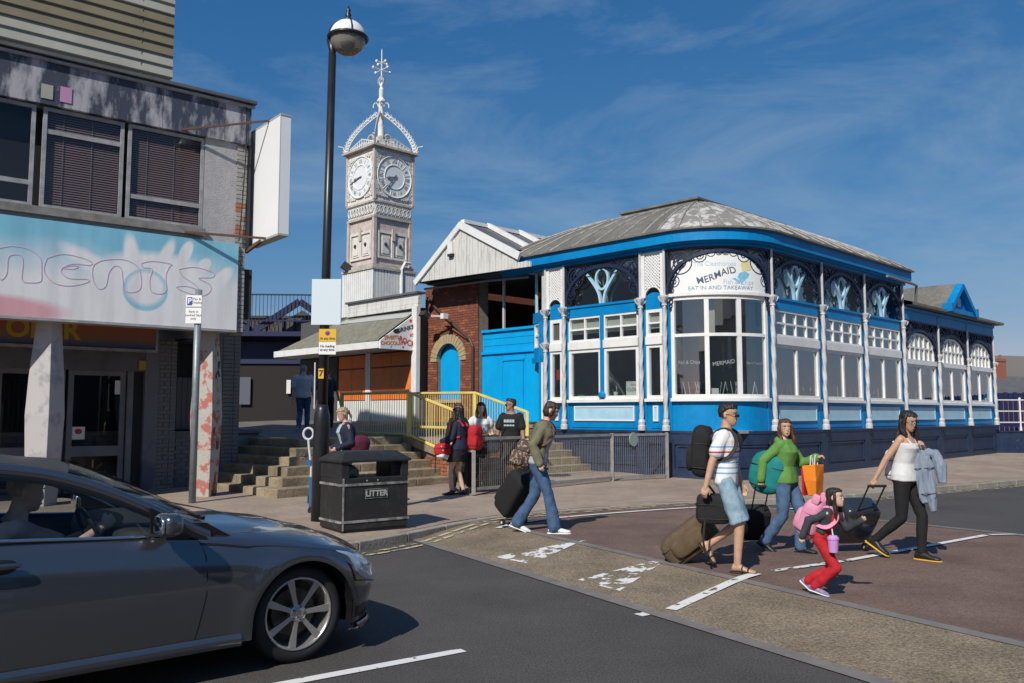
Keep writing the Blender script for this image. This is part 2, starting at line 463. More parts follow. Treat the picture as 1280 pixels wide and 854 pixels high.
strip_line(on1(-1.3), on1(16), 0.12, 'channel_strip', M_strip, 0.006, 1)
strip_line(on2(-4), on2(16), 0.10, 'channel_strip', M_strip, 0.006, 1)
# pavement sheet following the kerb
g = MB(); rows = [0.14, 0.6, 1.2, 2.2, 3.5, 5, 8, 14, 30, 70, 200]
n = len(KP); vs = []
for i in range(n):
    for r in rows:
        p = koff(i, -r)
        if r > 8: p = KP[i] + Vector((-0.64, 0.77)) * r
        vs.append((p.x, p.y, 0.105 + min(0.035 * r, 0.17)))
R_ = len(rows)
g.add(vs, [(i * R_ + j, (i + 1) * R_ + j, (i + 1) * R_ + j + 1, i * R_ + j + 1) for i in range(n - 1) for j in range(R_ - 1)])
pv = g.build('pavement', M_pave, kind='structure', fix=False)
pv.data.polygons.foreach_set('use_smooth', [True] * len(pv.data.polygons))
# kerb stones, one by one in view
kerb = thing('kerb', 'pale concrete kerb stones along the far edge of the road', 'kerb', (0, 0, 0)); del kerb['category']; del kerb['label']; kerb['kind'] = 'structure'
# walk along at 0.9 m
acc = []; 
for i in range(len(KP) - 1):
    a = KP[i]; b = KP[i + 1]; acc.append((a, b, (b - a).length))
def walk(s):
    for a, b, l in acc:
        if s <= l: return a.lerp(b, s / l)
        s -= l
    return acc[-1][1]
tot = sum(l for _, _, l in acc)
s0_ = sum((KP[i + 1] - KP[i]).length for i in range(len(KP) - 1) if KP[i].x < -4.5)
s = s0_; ends = []
rk = random.Random(3)
while s < tot:
    p = walk(s); q = walk(min(s + 0.9, tot))
    if p.x > 32: ends.append(p); break
    d = (q - p); l = d.length; d.normalize(); nn = Vector((d.y, -d.x))
    g = MB()
    y0 = 0.0; e = 0.006
    P = [p + d * e, q - d * e, q - d * e - nn * 0.145, p + d * e - nn * 0.145]
    zt = 0.108 + rk.uniform(-0.002, 0.003)
    g.add([(v.x, v.y, -0.05) for v in P] + [(v.x, v.y, zt) for v in P], [(3, 2, 1, 0), (4, 5, 6, 7), (0, 1, 5, 4), (1, 2, 6, 5), (2, 3, 7, 6), (3, 0, 4, 7)])
    g.build('kerb_stone', M_kerb, kerb, bevel=0.012)
    if not ends: ends.append(p)
    s += 0.9
for lo_, hi_ in ((0, s0_), (s, tot)):
    g = MB(); k = 40
    for i in range(k):
        p = walk(lo_ + (hi_ - lo_) * i / k); q = walk(lo_ + (hi_ - lo_) * (i + 1) / k); d = (q - p).normalized(); nn = Vector((d.y, -d.x))
        P = [p, q, q - nn * 0.145, p - nn * 0.145]
        g.add([(v.x, v.y, -0.05) for v in P] + [(v.x, v.y, 0.108) for v in P], [(4, 5, 6, 7), (0, 1, 5, 4), (2, 3, 7, 6)])
    g.build('kerb_run', M_kerb, kerb)
# painted lines that follow the kerb
def follow(off, w, x0, x1, name, m, dz=0.012):
    g = MB(); vs = []; c = 0
    for i in range(1, n - 1):
        if not (x0 <= KP[i].x <= x1): continue
        for o_ in (off - w / 2, off + w / 2):
            e = koff(i, o_); vs.append((e.x, e.y, roadz(e.x, e.y) + dz))
        c += 1
    g.add(vs, [(2 * i, 2 * i + 1, 2 * i + 3, 2 * i + 2) for i in range(c - 1)])
    g.build(name, m, kind='structure', fix=False)
follow(0.20, 0.07, -12, 3.4, 'yellow_line', M_yellow)
follow(0.36, 0.07, -12, 3.4, 'yellow_line', M_yellow)
follow(0.16, 0.06, 5.5, 60, 'yellow_line', M_yellow)
follow(0.30, 0.06, 5.5, 60, 'yellow_line', M_yellow)
follow(0.72, 0.09, -0.95, 5.2, 'edge_line', M_white, 0.013)
def poly_paint(pts, name, m, dz=0.012):
    g = MB(); g.add([(x, y, roadz(x, y) + dz) for x, y in pts], [tuple(range(len(pts)))])
    o = g.build(name, m, kind='structure', fix=False)
    return o
strip_line((-1.55, 5.26), (-0.34, 6.12), 0.095, 'centre_line', M_white, 0.006, 2)
strip_line((-4.6, 3.05), (-3.0, 4.2), 0.095, 'centre_line', M_white, 0.006, 2)
strip_line((1.03, 7.16), (1.14, 7.24), 0.1, 'centre_line', M_white, 0.006, 1)
strip_line((1.32, 7.28), (2.36, 8.42), 0.11, 'centre_line', M_white, 0.013, 6)
strip_line((2.55, 8.55), (3.55, 9.18), 0.085, 'centre_line', M_white_w, 0.012, 4)
strip_line((3.52, 9.16), (6.02, 11.05), 0.085, 'centre_line', M_white, 0.012, 4)
strip_line((6.1, 11.1), (9.0, 11.6), 0.085, 'centre_line', M_white, 0.012, 8)
# worn triangles on the ramp
T_ = [((-0.20, 9.93), (0.20, 9.42), (0.90, 10.62)), ((0.63, 8.55), (0.99, 8.02), (1.72, 9.35))]
for t in T_:
    a, b, c = [Vector(p) for p in t]; g = MB(); k = 8; vs = []
    for i in range(k + 1):
        for e in (a.lerp(c, i / k), b.lerp(c, i / k)): vs.append((e.x, e.y, roadz(e.x, e.y) + 0.008))
    g.add(vs, [(2 * i, 2 * i + 1, 2 * i + 3, 2 * i + 2) for i in range(k)])
    g.build('ramp_triangle', M_white_w, kind='structure', fix=False)
# ------------------------------------------------------------------ terrace and steps
M_step = mat('step_stone', (0.19, 0.15, 0.095), 0.9, col2=(0.36, 0.295, 0.20), ns=2.2, bump=0.6, bs=18, speck=(25, 0.5, 0.55, 1.3))
M_terr = mat('terrace_paving', (0.13, 0.12, 0.11), 0.9, col2=(0.21, 0.19, 0.17), ns=0.9, bump=0.3, bs=20)
add_pavers(M_terr, .60, .45, rad(45.5), .7, .015, .14)
M_brick = mat('brick_red', (0.25, 0.075, 0.038), 0.85, col2=(0.13, 0.05, 0.032), ns=9, lo=0.3, hi=0.75, bump=0.4, bs=60)
M_brick2 = mat('brick_orange', (0.36, 0.13, 0.06), 0.85, col2=(0.22, 0.075, 0.04), ns=9, bump=0.4, bs=60)
M_mort = mat('mortar', (0.28, 0.24, 0.20), 0.95, col2=(0.18, 0.15, 0.13), ns=6)
FK = Vector((-3.93, 14.45)); FR = math.atan2(0.757, 0.653)
fe = Vector((math.cos(FR), math.sin(FR))); fn = Vector((-fe.y, fe.x))
def fw(x, y): p = FK + fe * x + fn * y; return p
def terr(x, y):
    d = Vector((x, y)) - CAFE; a = d.dot(CA); return 1.165 + max(0.0, min(4.8, a + 6.4)) * 0.055
g = MB()
def P3(p): return (p.x, p.y, terr(p.x, p.y))
flat = [fw(1.78, 1.78), fw(4.15, 1.78), cw(-6.4, 3.5).to_2d(), cw(-6.4, 40).to_2d(), cw(-30, 40).to_2d(), cw(-30, 5.2).to_2d(), cw(-9.0, 5.2).to_2d(), fw(1.78, 3.6)]
g.add([P3(p) for p in flat], [tuple(range(len(flat)))])
slope = [cw(-6.4, 2.3).to_2d(), cw(-4.35, 2.3).to_2d(), cw(-4.35, 4.05).to_2d(), cw(-1.66, 4.05).to_2d(), cw(-1.66, 40).to_2d(), cw(-6.4, 40).to_2d()]
g.add([P3(p) for p in slope], [tuple(range(len(slope)))])
for fl in (flat[:3], [flat[6], flat[5]], slope[:4]):
    pass
g.build('terrace', M_terr, kind='structure')
RISE = 0.155
def flight(name, label, loc, rz, spec):
    t = thing(name, label, 'steps', loc, rz); spec(t); return t
def f1(t):
    rr = random.Random(5)
    for i in range(6):
        z1 = 0.235 + RISE * (i + 1) - 0.001; z0 = 0.0 if i == 0 else 0.235 + RISE * i - 0.03
        def cut(a, b, k):
            e = [a + (b - a) * j / k + (rr.uniform(-.12, .12) if 0 < j < k else 0) for j in range(k + 1)]
            return [(e[j] + 0.004, e[j + 1] - 0.004) for j in range(k)]
        o = 0.30 * i; dep = 0.36 if i < 5 else 0.30
        for a, b in cut(o, 4.15, 4): MB().box(a, b, o, o + dep, z0, z1 + rr.uniform(-.004, .003)).build('step_stone', M_step, t, bevel=0.018)
        for a, b in cut(o + dep, 3.55, 3): MB().box(o, o + dep, a, b, z0, z1 + rr.uniform(-.004, .003)).build('step_stone', M_step, t, bevel=0.018)
flight('stone_steps', 'broad worn stone steps with a turned corner below the terrace', (FK.x, FK.y, 0), FR, f1)
def f2(t):
    rr = random.Random(8)
    for i in range(6):
        z1 = 0.27 + 0.163 * (i + 1); z0 = 0.0 if i == 0 else 0.27 + 0.163 * i - 0.03
        xs = [0, 0.95 + rr.uniform(-.1, .1), 1.85 + rr.uniform(-.1, .1), 2.68]
        for j in range(3):
            MB().box(xs[j] + .004, xs[j + 1] - .004, 0.30 * i, 0.30 * i + (0.36 if i < 5 else 0.3), z0, z1 + rr.uniform(-.003, .003)).build('step_stone', M_step, t, bevel=0.018)
flight('stone_steps', 'short flight of stone steps beside the navy plinth behind the grey fence', cw(-4.35, 2.28, 0), CAFE_R, f2)
# brick block with stone coping between the flights
blk = thing('retaining_wall', 'low brick retaining wall with sloping stone coping under the yellow railing', 'wall', cw(-6.4, 2.0, 0), CAFE_R)
def brick_field(mb, x0, x1, z0, z1, y, depth, rnd, bl=0.225, bh=0.075, j=0.01, inside=None, nm=2):
    r = 0; z = z0
    while z < z1 - 0.01:
        zt = min(z + bh - j, z1); x = x0 - (bl / 2 if r % 2 else 0)
        while x < x1:
            a = max(x, x0); b = min(x + bl - j, x1)
            if b - a > 0.02 and (inside is None or inside((a + b) / 2, (z + zt) / 2)):
                mb.box(a, b, y - rnd.uniform(0.0, 0.006), y + depth, z, zt, rnd.randrange(nm))
            x += bl
        z += bh; r += 1
rb = random.Random(11)
g = MB()
MB().box(0.02, 2.03, 0.05, 2.0, 0, 0.95).build('core', M_mort, blk)
brick_field(g, 0.0, 2.05, 0.1, 0.98, 0.02, 0.03, rb)
g.build('brickwork', [M_brick, M_brick2], blk, kind='stuff')
g2 = MB(T=lambda p: Vector((0.02 - p.y * 1.0 + 0.02, p.x, p.z)))
brick_field(g2, 0.0, 2.0, 0.1, 0.75, 0.02, 0.03, rb)
g2.build('side_brickwork', [M_brick, M_brick2], blk, kind='stuff')
g = MB(); g.prism([(-0.05, 0.80), (-0.05, 0.70), (1.6, 1.05), (2.2, 1.05), (2.2, 1.2), (1.55, 1.2)], -0.06, 0.22, 'yz'); g.build('coping', M_step, blk)
g = MB(); g.box(0.23, 2.05, -0.02, 0.2, 0.99, 1.2); g.build('coping', M_step, blk)
# low wall left of the steps
lw_ = thing('low_wall', 'low grey painted brick wall at the left end of the stone steps', 'wall', cw(-16, 5.08, 0), CAFE_R)
M_gbrick = mat('grey_painted_brick', (0.16, 0.15, 0.15), 0.85, col2=(0.22, 0.21, 0.20), ns=3, bump=0.5, bs=14)
MB().box(0, 7.0, 0.03, 0.3, 0, 1.25).build('core', M_gbrick, lw_)
g = MB(); brick_field(g, 0, 7.0, 0.25, 1.2, 0.0, 0.035, rb, nm=1); g.build('brickwork', M_gbrick, lw_, kind='stuff')
MB().box(-0.02, 7.05, -0.03, 0.34, 1.25, 1.33).build('coping', M_gbrick, lw_, bevel=0.01)
g = MB(); g.box(5.6, 7.08, -0.05, -0.01, 0.7, 1.2); g.build('render_patch', mat('render_grey', (0.28, 0.27, 0.26), 0.9, col2=(0.19, 0.18, 0.18), ns=4), lw_)


rs_ = random.Random(5); g = MB()
for k in range(70):
    x, y = rs_.uniform(-3, 6), rs_.uniform(5.2, 15); z = roadz(x, y) + .006; r = rs_.uniform(.006, .016)
    if kdist(x, y) < .8 or y > 13: continue
    g.add([(x + r * math.cos(t), y + r * math.sin(t), z) for t in [1.05 * q for q in range(6)]], [tuple(range(6))])
g.build('gum_spots', mat('gum_grey', (.22, .21, .20), .8), kind='stuff', fix=False)
# ------------------------------------------------------------------ the station cafe
M_blue = mat('blue_paint', (0.0, 0.19, 0.47), 0.45, col2=(0.002, 0.245, 0.56), ns=1.5, detail=10, bump=0.12, bs=12, spec=.3, speck=(5, .35, .75, 1.15), chips=(9, .68, (.30, .42, .50)))
M_blue2 = mat('bright_blue_paint', (0.0, 0.33, 0.70), 0.5, col2=(0.0, 0.38, 0.78), ns=1.2, detail=10, spec=.3, speck=(4, .3, .75, 1.15), stretch=(1, 1, .5), chips=(7, .70, (.12, .2, .27)))
M_lblue = mat('light_blue_paint', (0.33, 0.55, 0.68), 0.5, col2=(0.42, 0.63, 0.74), ns=3)
M_navy = mat('navy_paint', (0.010, 0.022, 0.055), 0.45, col2=(0.022, 0.040, 0.085), ns=3, detail=10, bump=0.3, bs=20, chips=(11, .66, (.16, .15, .14)))
M_navyiron = mat('navy_iron', (0.012, 0.022, 0.055), 0.5)
M_wht = mat('white_paint', (0.78, 0.78, 0.76), 0.5, col2=(0.66, 0.64, 0.60), ns=3, detail=10, lo=0.45, hi=0.75, chips=(14, .70, (.34, .30, .26)))
M_col = mat('column_paint', (0.60, 0.60, 0.61), 0.45, col2=(0.45, 0.44, 0.44), ns=5, detail=10, chips=(16, .68, (.26, .24, .22)))
M_lead = mat('roof_lead', (0.125, 0.118, 0.10), 0.75, col2=(0.205, 0.19, 0.16), ns=1.3, bump=0.3, bs=10, speck=(6, 0.5, 0.55, 1.3))
M_leadw = mat('roof_lead_flaked', (0.22, 0.21, 0.19), 0.8, col2=(0.50, 0.49, 0.46), ns=2.6, lo=0.50, hi=0.56, detail=9, stretch=(1.3, 1.3, 0.8))
M_seam = mat('roof_seam', (0.20, 0.19, 0.17), 0.75, col2=(0.42, 0.41, 0.38), ns=5)
M_glass = glass('window_glass', (0.88, 0.91, 0.90), 0.20)
M_room = mat('room_wall', (0.66, 0.67, 0.64), 0.9, col2=(0.48, 0.48, 0.46), ns=0.8)
M_roomd = mat('room_dark', (0.08, 0.08, 0.08), 0.9)
M_blind = mat('blind_cloth', (0.62, 0.60, 0.54), 0.8)
R0 = 1.64
def T_right(p): return Vector((p.x, -R0 - p.y, p.z))          # facade space: x along, y outward, z up
def T_left(p): return Vector((-R0 - p.y, p.x, p.z))
ARCL = R0 * math.pi / 2
def T_arc(p):
    th = p.x / R0; r = R0 + p.y
    return Vector((-r * math.cos(th), -r * math.sin(th), p.z))
cafe = thing('cafe_building', 'blue and white seafront cafe with curved corner, twisted columns and a grey lead roof', 'building', (CAFE.x, CAFE.y, 0), CAFE_R)
def arcbox(mb, x0, x1, y0, y1, z0, z1, m=0, n=None):
    n = n or max(1, int(abs(x1 - x0) / 0.16)) if mb.T is T_arc else 1
    return mb.sbox(x0, x1, y0, y1, z0, z1, n, m)
def column(T, s, base, low=False, second=None, top=5.42):
    """twisted column with base, capital and slim upper post"""
    o = 0.10
    capz = 3.36 if low else 4.22
    g = MB(T); k = 26; secs = []
    n = 12
    for i in range(k * 2 + 1):
        z = base + 0.24 + (capz - 0.1 - base - 0.24) * i / (k * 2); ring = []
        for j in range(n):
            t = 2 * math.pi * j / n
            r = 0.050 + 0.010 * math.cos(3 * t - z * 14)
            ring.append((s + r * math.cos(t), o + r * math.sin(t), z))
        secs.append(ring)
    g.loft(secs)
    c = g.build('column', M_col, cafe, smooth=True)
    g = MB(T); g.lathe([(0.092, 0), (0.092, 0.1), (0.074, 0.13), (0.082, 0.2), (0.06, 0.26)], (s, o, base), 14); g.build('column_base', M_col, c, smooth=False)
    def capital(z):
        g = MB(T); g.lathe([(0.056, -0.12), (0.07, -0.10), (0.056, -0.07), (0.07, 0.0), (0.105, 0.09), (0.105, 0.13)], (s, o, z), 12)
        for q in range(4):
            t = math.pi / 4 + q * math.pi / 2; dx, dy = math.cos(t), math.sin(t)
            g.tube([(s + dx * .05, o + dy * .05, z - .03), (s + dx * .10, o + dy * .10, z + .02), (s + dx * .135, o + dy * .135, z + .09), (s + dx * .11, o + dy * .11, z + .11)], [.016, .02, .02, .012], 5)
        g.build('capital', M_col, c)
    capital(capz)
    if second: capital(second)
    g = MB(T); g.tube([(s, o, capz + .13), (s, o, top)], 0.032, 8); g.build('upper_post', M_col, c)
def ring_pts(cx, cz, rx, rz, a0=0, a1=360, k=16):
    return [(cx + rx * math.cos(rad(a0 + (a1 - a0) * i / k)), cz + rz * math.sin(rad(a0 + (a1 - a0) * i / k))) for i in range(k + 1)]
def scroll(g, x, z, r, a0, turns, d0, d1, w=0.022, sgn=1):
    pts = []
    k = int(14 * turns)
    for i in range(k + 1):
        t = i / k; rr = r * (1 - 0.75 * t); a = a0 + sgn * t * turns * 360
        pts.append((x + rr * math.cos(rad(a)), z + rr * math.sin(rad(a))))
    g.ribbon(pts, w, d0, d1)
def spandrel(T, s0, s1, z0, z1, peak, dense=True, name='iron_spandrel'):
    """pierced iron work filling the corners above an arch"""
    g = MB(T); w = s1 - s0; cx = (s0 + s1) / 2; d0, d1 = 0.03, 0.065
    arch = [(cx - (w / 2) * math.cos(rad(a)), z0 + (peak - z0) * math.sin(rad(a)) ** 0.9) for a in [180 * i / 24 for i in range(25)]]
    g.ribbon(arch, 0.07, 0.0, 0.09)
    g.ribbon([(cx + (x - cx) * 0.96 if True else x, z0 + (z - z0) * 1.06) for x, z in arch[2:-2]], 0.018, d0, d1)
    arcbox(g, s0, s1, 0.0, 0.08, z1 - 0.05, z1)
    arcbox(g, s0, s0 + 0.03, 0.0, 0.08, z0, z1); arcbox(g, s1 - 0.03, s1, 0.0, 0.08, z0, z1)
    h = z1 - z0
    for sg, e in ((1, s0), (-1, s1)):
        R1 = min(0.26, w * 0.13); X = e + sg * (R1 + 0.06); Z = z1 - R1 - 0.08
        g.ribbon(ring_pts(X, Z, R1, R1, k=18), 0.026, d0, d1)
        scroll(g, X, Z, R1 * 0.72, 90, 1.4, d0, d1, 0.03, sg)
        R2 = R1 * 0.55
        g.ribbon(ring_pts(X + sg * (R1 + R2 + .02), z1 - R2 - .07, R2, R2, k=12), 0.022, d0, d1)
        scroll(g, X + sg * (R1 + R2 + .02), z1 - R2 - .07, R2 * .6, 0, 1.2, d0, d1, 0.022, -sg)
        R3 = R1 * 0.5
        g.ribbon(ring_pts(e + sg * (R3 + .03), Z - R1 - R3 - .02, R3, R3, k=12), 0.022, d0, d1)
        scroll(g, e + sg * (R3 + .03), Z - R1 - R3 - .02, R3 * .6, 200, 1.2, d0, d1, 0.022, sg)
        x2 = X + sg * (R1 + 2 * R2 + .03)
        for q in range(4):
            r = R2 * (0.62 - 0.11 * q)
            if r < .02: break
            g.ribbon(ring_pts(x2 + sg * r, z1 - .06 - r, r, r, k=10), 0.018, d0, d1); x2 += sg * (2 * r + .01)
        z2 = Z - R1 - 2 * R3 - .04
        for q in range(5):
            r = R3 * (0.5 - 0.07 * q)
            if r < .02: break
            g.ribbon(ring_pts(e + sg * (r + .035), z2 - r, r, r, k=8), 0.018, d0, d1); z2 -= 2 * r + .01
    return g.build(name, M_navyiron, cafe)
def yoke(T, cx, z0, z1, sc_=1.0):
    """light blue Y shaped tracery with a ring between its arms"""
    g = MB(T); h = z1 - z0; d0, d1 = -0.01, 0.05
    rw, rh = 0.19 * sc_, 0.29 * h / 1.0
    cz = z1 - rh - 0.03
    g.ribbon(ring_pts(cx, cz, rw, rh, k=26)[:-1], 0.055 * sc_, d0, d1, closed=True)
    for sg in (-1, 1):
        pts = [(cx + sg * 0.47 * sc_, z1 - 0.13), (cx + sg * 0.33 * sc_, z1 - 0.30), (cx + sg * 0.19 * sc_, cz - rh * 0.75), (cx + sg * 0.09 * sc_, z0 + h * 0.25), (cx + sg * 0.045 * sc_, z0)]
        g.ribbon([tuple(p) for p in cr(pts, 4)], 0.062 * sc_, d0 - 0.004, d1 + 0.006)
    g.build('arch_tracery', M_lblue, cafe)
def pane(T, x0, x1, z0, z1, par, o=0.0, m=None):
    g = MB(T); arcbox(g, x0, x1, o - 0.006, o, z0, z1)
    return g.build('pane', m or M_glass, par)
def window(T, x0, x1, z0, z1, cols, rows, fw_=0.07, bw_=0.04, o=0.0, blind=0.0, pane_m=None):
    g = MB(T)
    arcbox(g, x0, x0 + fw_, o - .05, o + .04, z0, z1); arcbox(g, x1 - fw_, x1, o - .05, o + .04, z0, z1)
    arcbox(g, x0 + fw_, x1 - fw_, o - .05, o + .037, z0, z0 + fw_); arcbox(g, x0 + fw_, x1 - fw_, o - .05, o + .037, z1 - fw_, z1)
    W = g.build('window', M_wht, cafe)
    xi0, xi1, zi0, zi1 = x0 + fw_, x1 - fw_, z0 + fw_, z1 - fw_
    cwid = (xi1 - xi0) / cols; rh = (zi1 - zi0) / rows
    for i in range(1, cols):
        q = MB(T); x = xi0 + cwid * i; arcbox(q, x - bw_ / 2, x + bw_ / 2, o - .03, o + .03, zi0, zi1, n=1); q.build('glazing_bar', M_wht, W)
    for j in range(1, rows):
        q = MB(T); z = zi0 + rh * j; arcbox(q, xi0, xi1, o - .028, o + .027, z - bw_ / 2, z + bw_ / 2); q.build('glazing_bar', M_wht, W)
    for i in range(cols):
        for j in range(rows): pane(T, xi0 + cwid * i, xi0 + cwid * (i + 1), zi0 + rh * j, zi0 + rh * (j + 1), W, o - .01, pane_m)
    if blind:
        q = MB(T); arcbox(q, xi0, xi1, o - .07, o - .06, zi1 - (zi1 - zi0) * blind, zi1); q.build('blind', M_blind, W)
    return W
def dado(T, s0, s1, z0, z1, panel=True):
    g = MB(T); arcbox(g, s0, s1, -0.06, 0.0, z0, z1); g.build('dado', M_blue, cafe)
    if panel:
        a, b = s0 + 0.2, s1 - 0.2; c, d = z0 + 0.24, z1 - 0.12
        g = MB(T); arcbox(g, a, b, 0.002, 0.02, c, d); P = g.build('dado_panel', M_lblue, cafe)
        g = MB(T)
        for q in ((a - .03, b + .03, c - .03, c), (a - .03, b + .03, d, d + .03), (a - .03, a, c, d), (b, b + .03, c, d)): g.box(q[0], q[1], 0.001, 0.035, q[2], q[3])
        g.build('panel_moulding', M_wht if T is T_left else M_lblue, P)
        g = MB(T); arcbox(g, s0 + .1, s1 - .1, 0.003, 0.016, z0 + .05, z0 + .10); g.build('moulding', M_blue, P)
def plinth(T, s0, s1, z1=1.27):
    g = MB(T); arcbox(g, s0, s1, -0.10, 0.02, -0.1, z1 - .06)
    arcbox(g, s0, s1, -0.10, 0.075, z1 - .06, z1)
    arcbox(g, s0, s0 + .17, 0.02, 0.06, -0.1, z1 - .06); arcbox(g, s1 - .17, s1, 0.02, 0.06, -0.1, z1 - .06)
    arcbox(g, s0 + .17, s1 - .17, 0.02, 0.058, z1 - .3, z1 - .06); arcbox(g, s0 + .17, s1 - .17, 0.02, 0.058, -.1, 0.42)
    g.build('plinth', M_navy, cafe)
    g = MB(T)
    a, b, c, d = s0 + .24, s1 - .24, .5, z1 - .36
    if b - a > .4:
        arcbox(g, a, b, .02, .05, c - .03, c); arcbox(g, a, b, .02, .05, d, d + .04)
        if T is not T_arc: g.box(a, a + .03, .02, .045, c, d); g.box(b - .03, b, .02, .045, c, d)
        g.build('plinth_panel', M_navy, cafe)
PL = 1.27; SILL = 1.97; TR0, TR1 = 3.25, 3.44; UP1 = 4.06; BEAM1 = 4.34; IR1 = 5.40
RS = [0.0, 2.5, 5.0, 7.6]; LS = [10.35, 13.0, 15.7]
def pil(T, s, z0, z1, w=0.15, m=None):
    g = MB(T); g.box(s - w, s + w, -0.08, 0.012, z0, z1); g.build('pilaster', m or M_blue, cafe)
def sill(T, s0, s1):
    g = MB(T); arcbox(g, s0, s1, -0.08, 0.10, SILL - .04, SILL + .03); g.build('sill', M_wht, cafe)
def beam(T, s0, s1, z0=UP1, z1=BEAM1, o=0.05):
    g = MB(T); arcbox(g, s0, s1, -0.08, o, z0, z1); arcbox(g, s0, s1, -0.08, o + .03, z1 - .05, z1 + .004); g.build('beam', M_blue, cafe)
# right front, tall part
for i in range(3):
    s0, s1 = RS[i], RS[i + 1]; a, b = s0 + .14, s1 - .14
    plinth(T_right, s0, s1); dado(T_right, s0 + .15, s1 - .15, PL, SILL - .04); sill(T_right, a, b)
    w = window(T_right, a, b, SILL + .03, TR0, 2, 1, 0.085, 0.07)
    g = MB(T_right); g.box(a, b, -.05, .075, TR0, TR1); g.build('transom', M_wht, w)
    window(T_right, a, b, TR1, UP1, 4, 2, 0.05, 0.045)
    beam(T_right, a - .02, b + .02)
    spandrel(T_right, s0 + .05, s1 - .05, BEAM1 + .01, IR1, 5.26)
    yoke(T_right, (s0 + s1) / 2, BEAM1 + .01, 5.2, 1.0)
    g = MB(T_right); g.box(s0, s1, -0.10, -0.094, BEAM1, IR1); g.build('arch_pane', M_glass, cafe)
for s in RS: pil(T_right, s, PL, UP1 + .02)
for s in RS: column(T_right, s, PL)
# right front, low part
s_prev = RS[-1]
for i, s1 in enumerate(LS):
    s0 = s_prev; s_prev = s1; a, b = s0 + .14, s1 - .14
    plinth(T_right, s0, s1); dado(T_right, s0 + .15, s1 - .15, PL, SILL - .04); sill(T_right, a, b)
    w = window(T_right, a, b, SILL + .03, 3.12, 2, 1, 0.085, 0.07)
    g = MB(T_right); g.box(a, b, -.05, .075, 3.12, 3.26); g.build('transom', M_wht, w)
    cx = (a + b) / 2; hw = (b - a) / 2 - .12
    W = MB(T_right)
    arch = [(cx - hw * math.cos(rad(t)), 3.26 + .78 * max(0.0, math.sin(rad(t))) ** 0.6) for t in [180 * k / 20 for k in range(21)]]
    W.ribbon(arch, .06, -.03, .04); W = W.build('arch_window', M_wht, cafe)
    def top(x): return 3.26 + .78 * max(0.0, 1 - ((x - cx) / hw) ** 2) ** 0.3
    for k in range(1, 6):
        x = cx - hw + 2 * hw * k / 6; q = MB(T_right); q.box(x - .03, x + .03, -.03, .03, 3.26, top(x)); q.build('glazing_bar', M_wht, W)
    q = MB(T_right); q.box(cx - hw * .97, cx + hw * .97, -.028, .027, 3.60, 3.65); q.build('glazing_bar', M_wht, W)
    q = MB(T_right); q.box(a, b, -.02, -.014, 3.26, 4.1); q.build('pane', M_glass, W)
    spandrel(T_right, s0 + .05, s1 - .05, 3.30, 4.42, 4.14)
    g = MB(T_right); g.box(s0 + .05, s1 + (.15 if i == 2 else .0), -.1, .07, 4.42, 4.78); g.box(s0 + .05, s1 + .15, -.1, .12, 4.70, 4.785); g.build('fascia', M_blue, cafe)
    g = MB(T_right); g.box(s0, s1, -.12, -.1, 4.1, 4.42); g.build('inner_board', M_navyiron, cafe)
    pil(T_right, s1, PL, 3.3); pil(T_right, s1 , 3.3, 4.42, .06, M_navyiron)
    column(T_right, s1, PL, low=True, top=4.42)
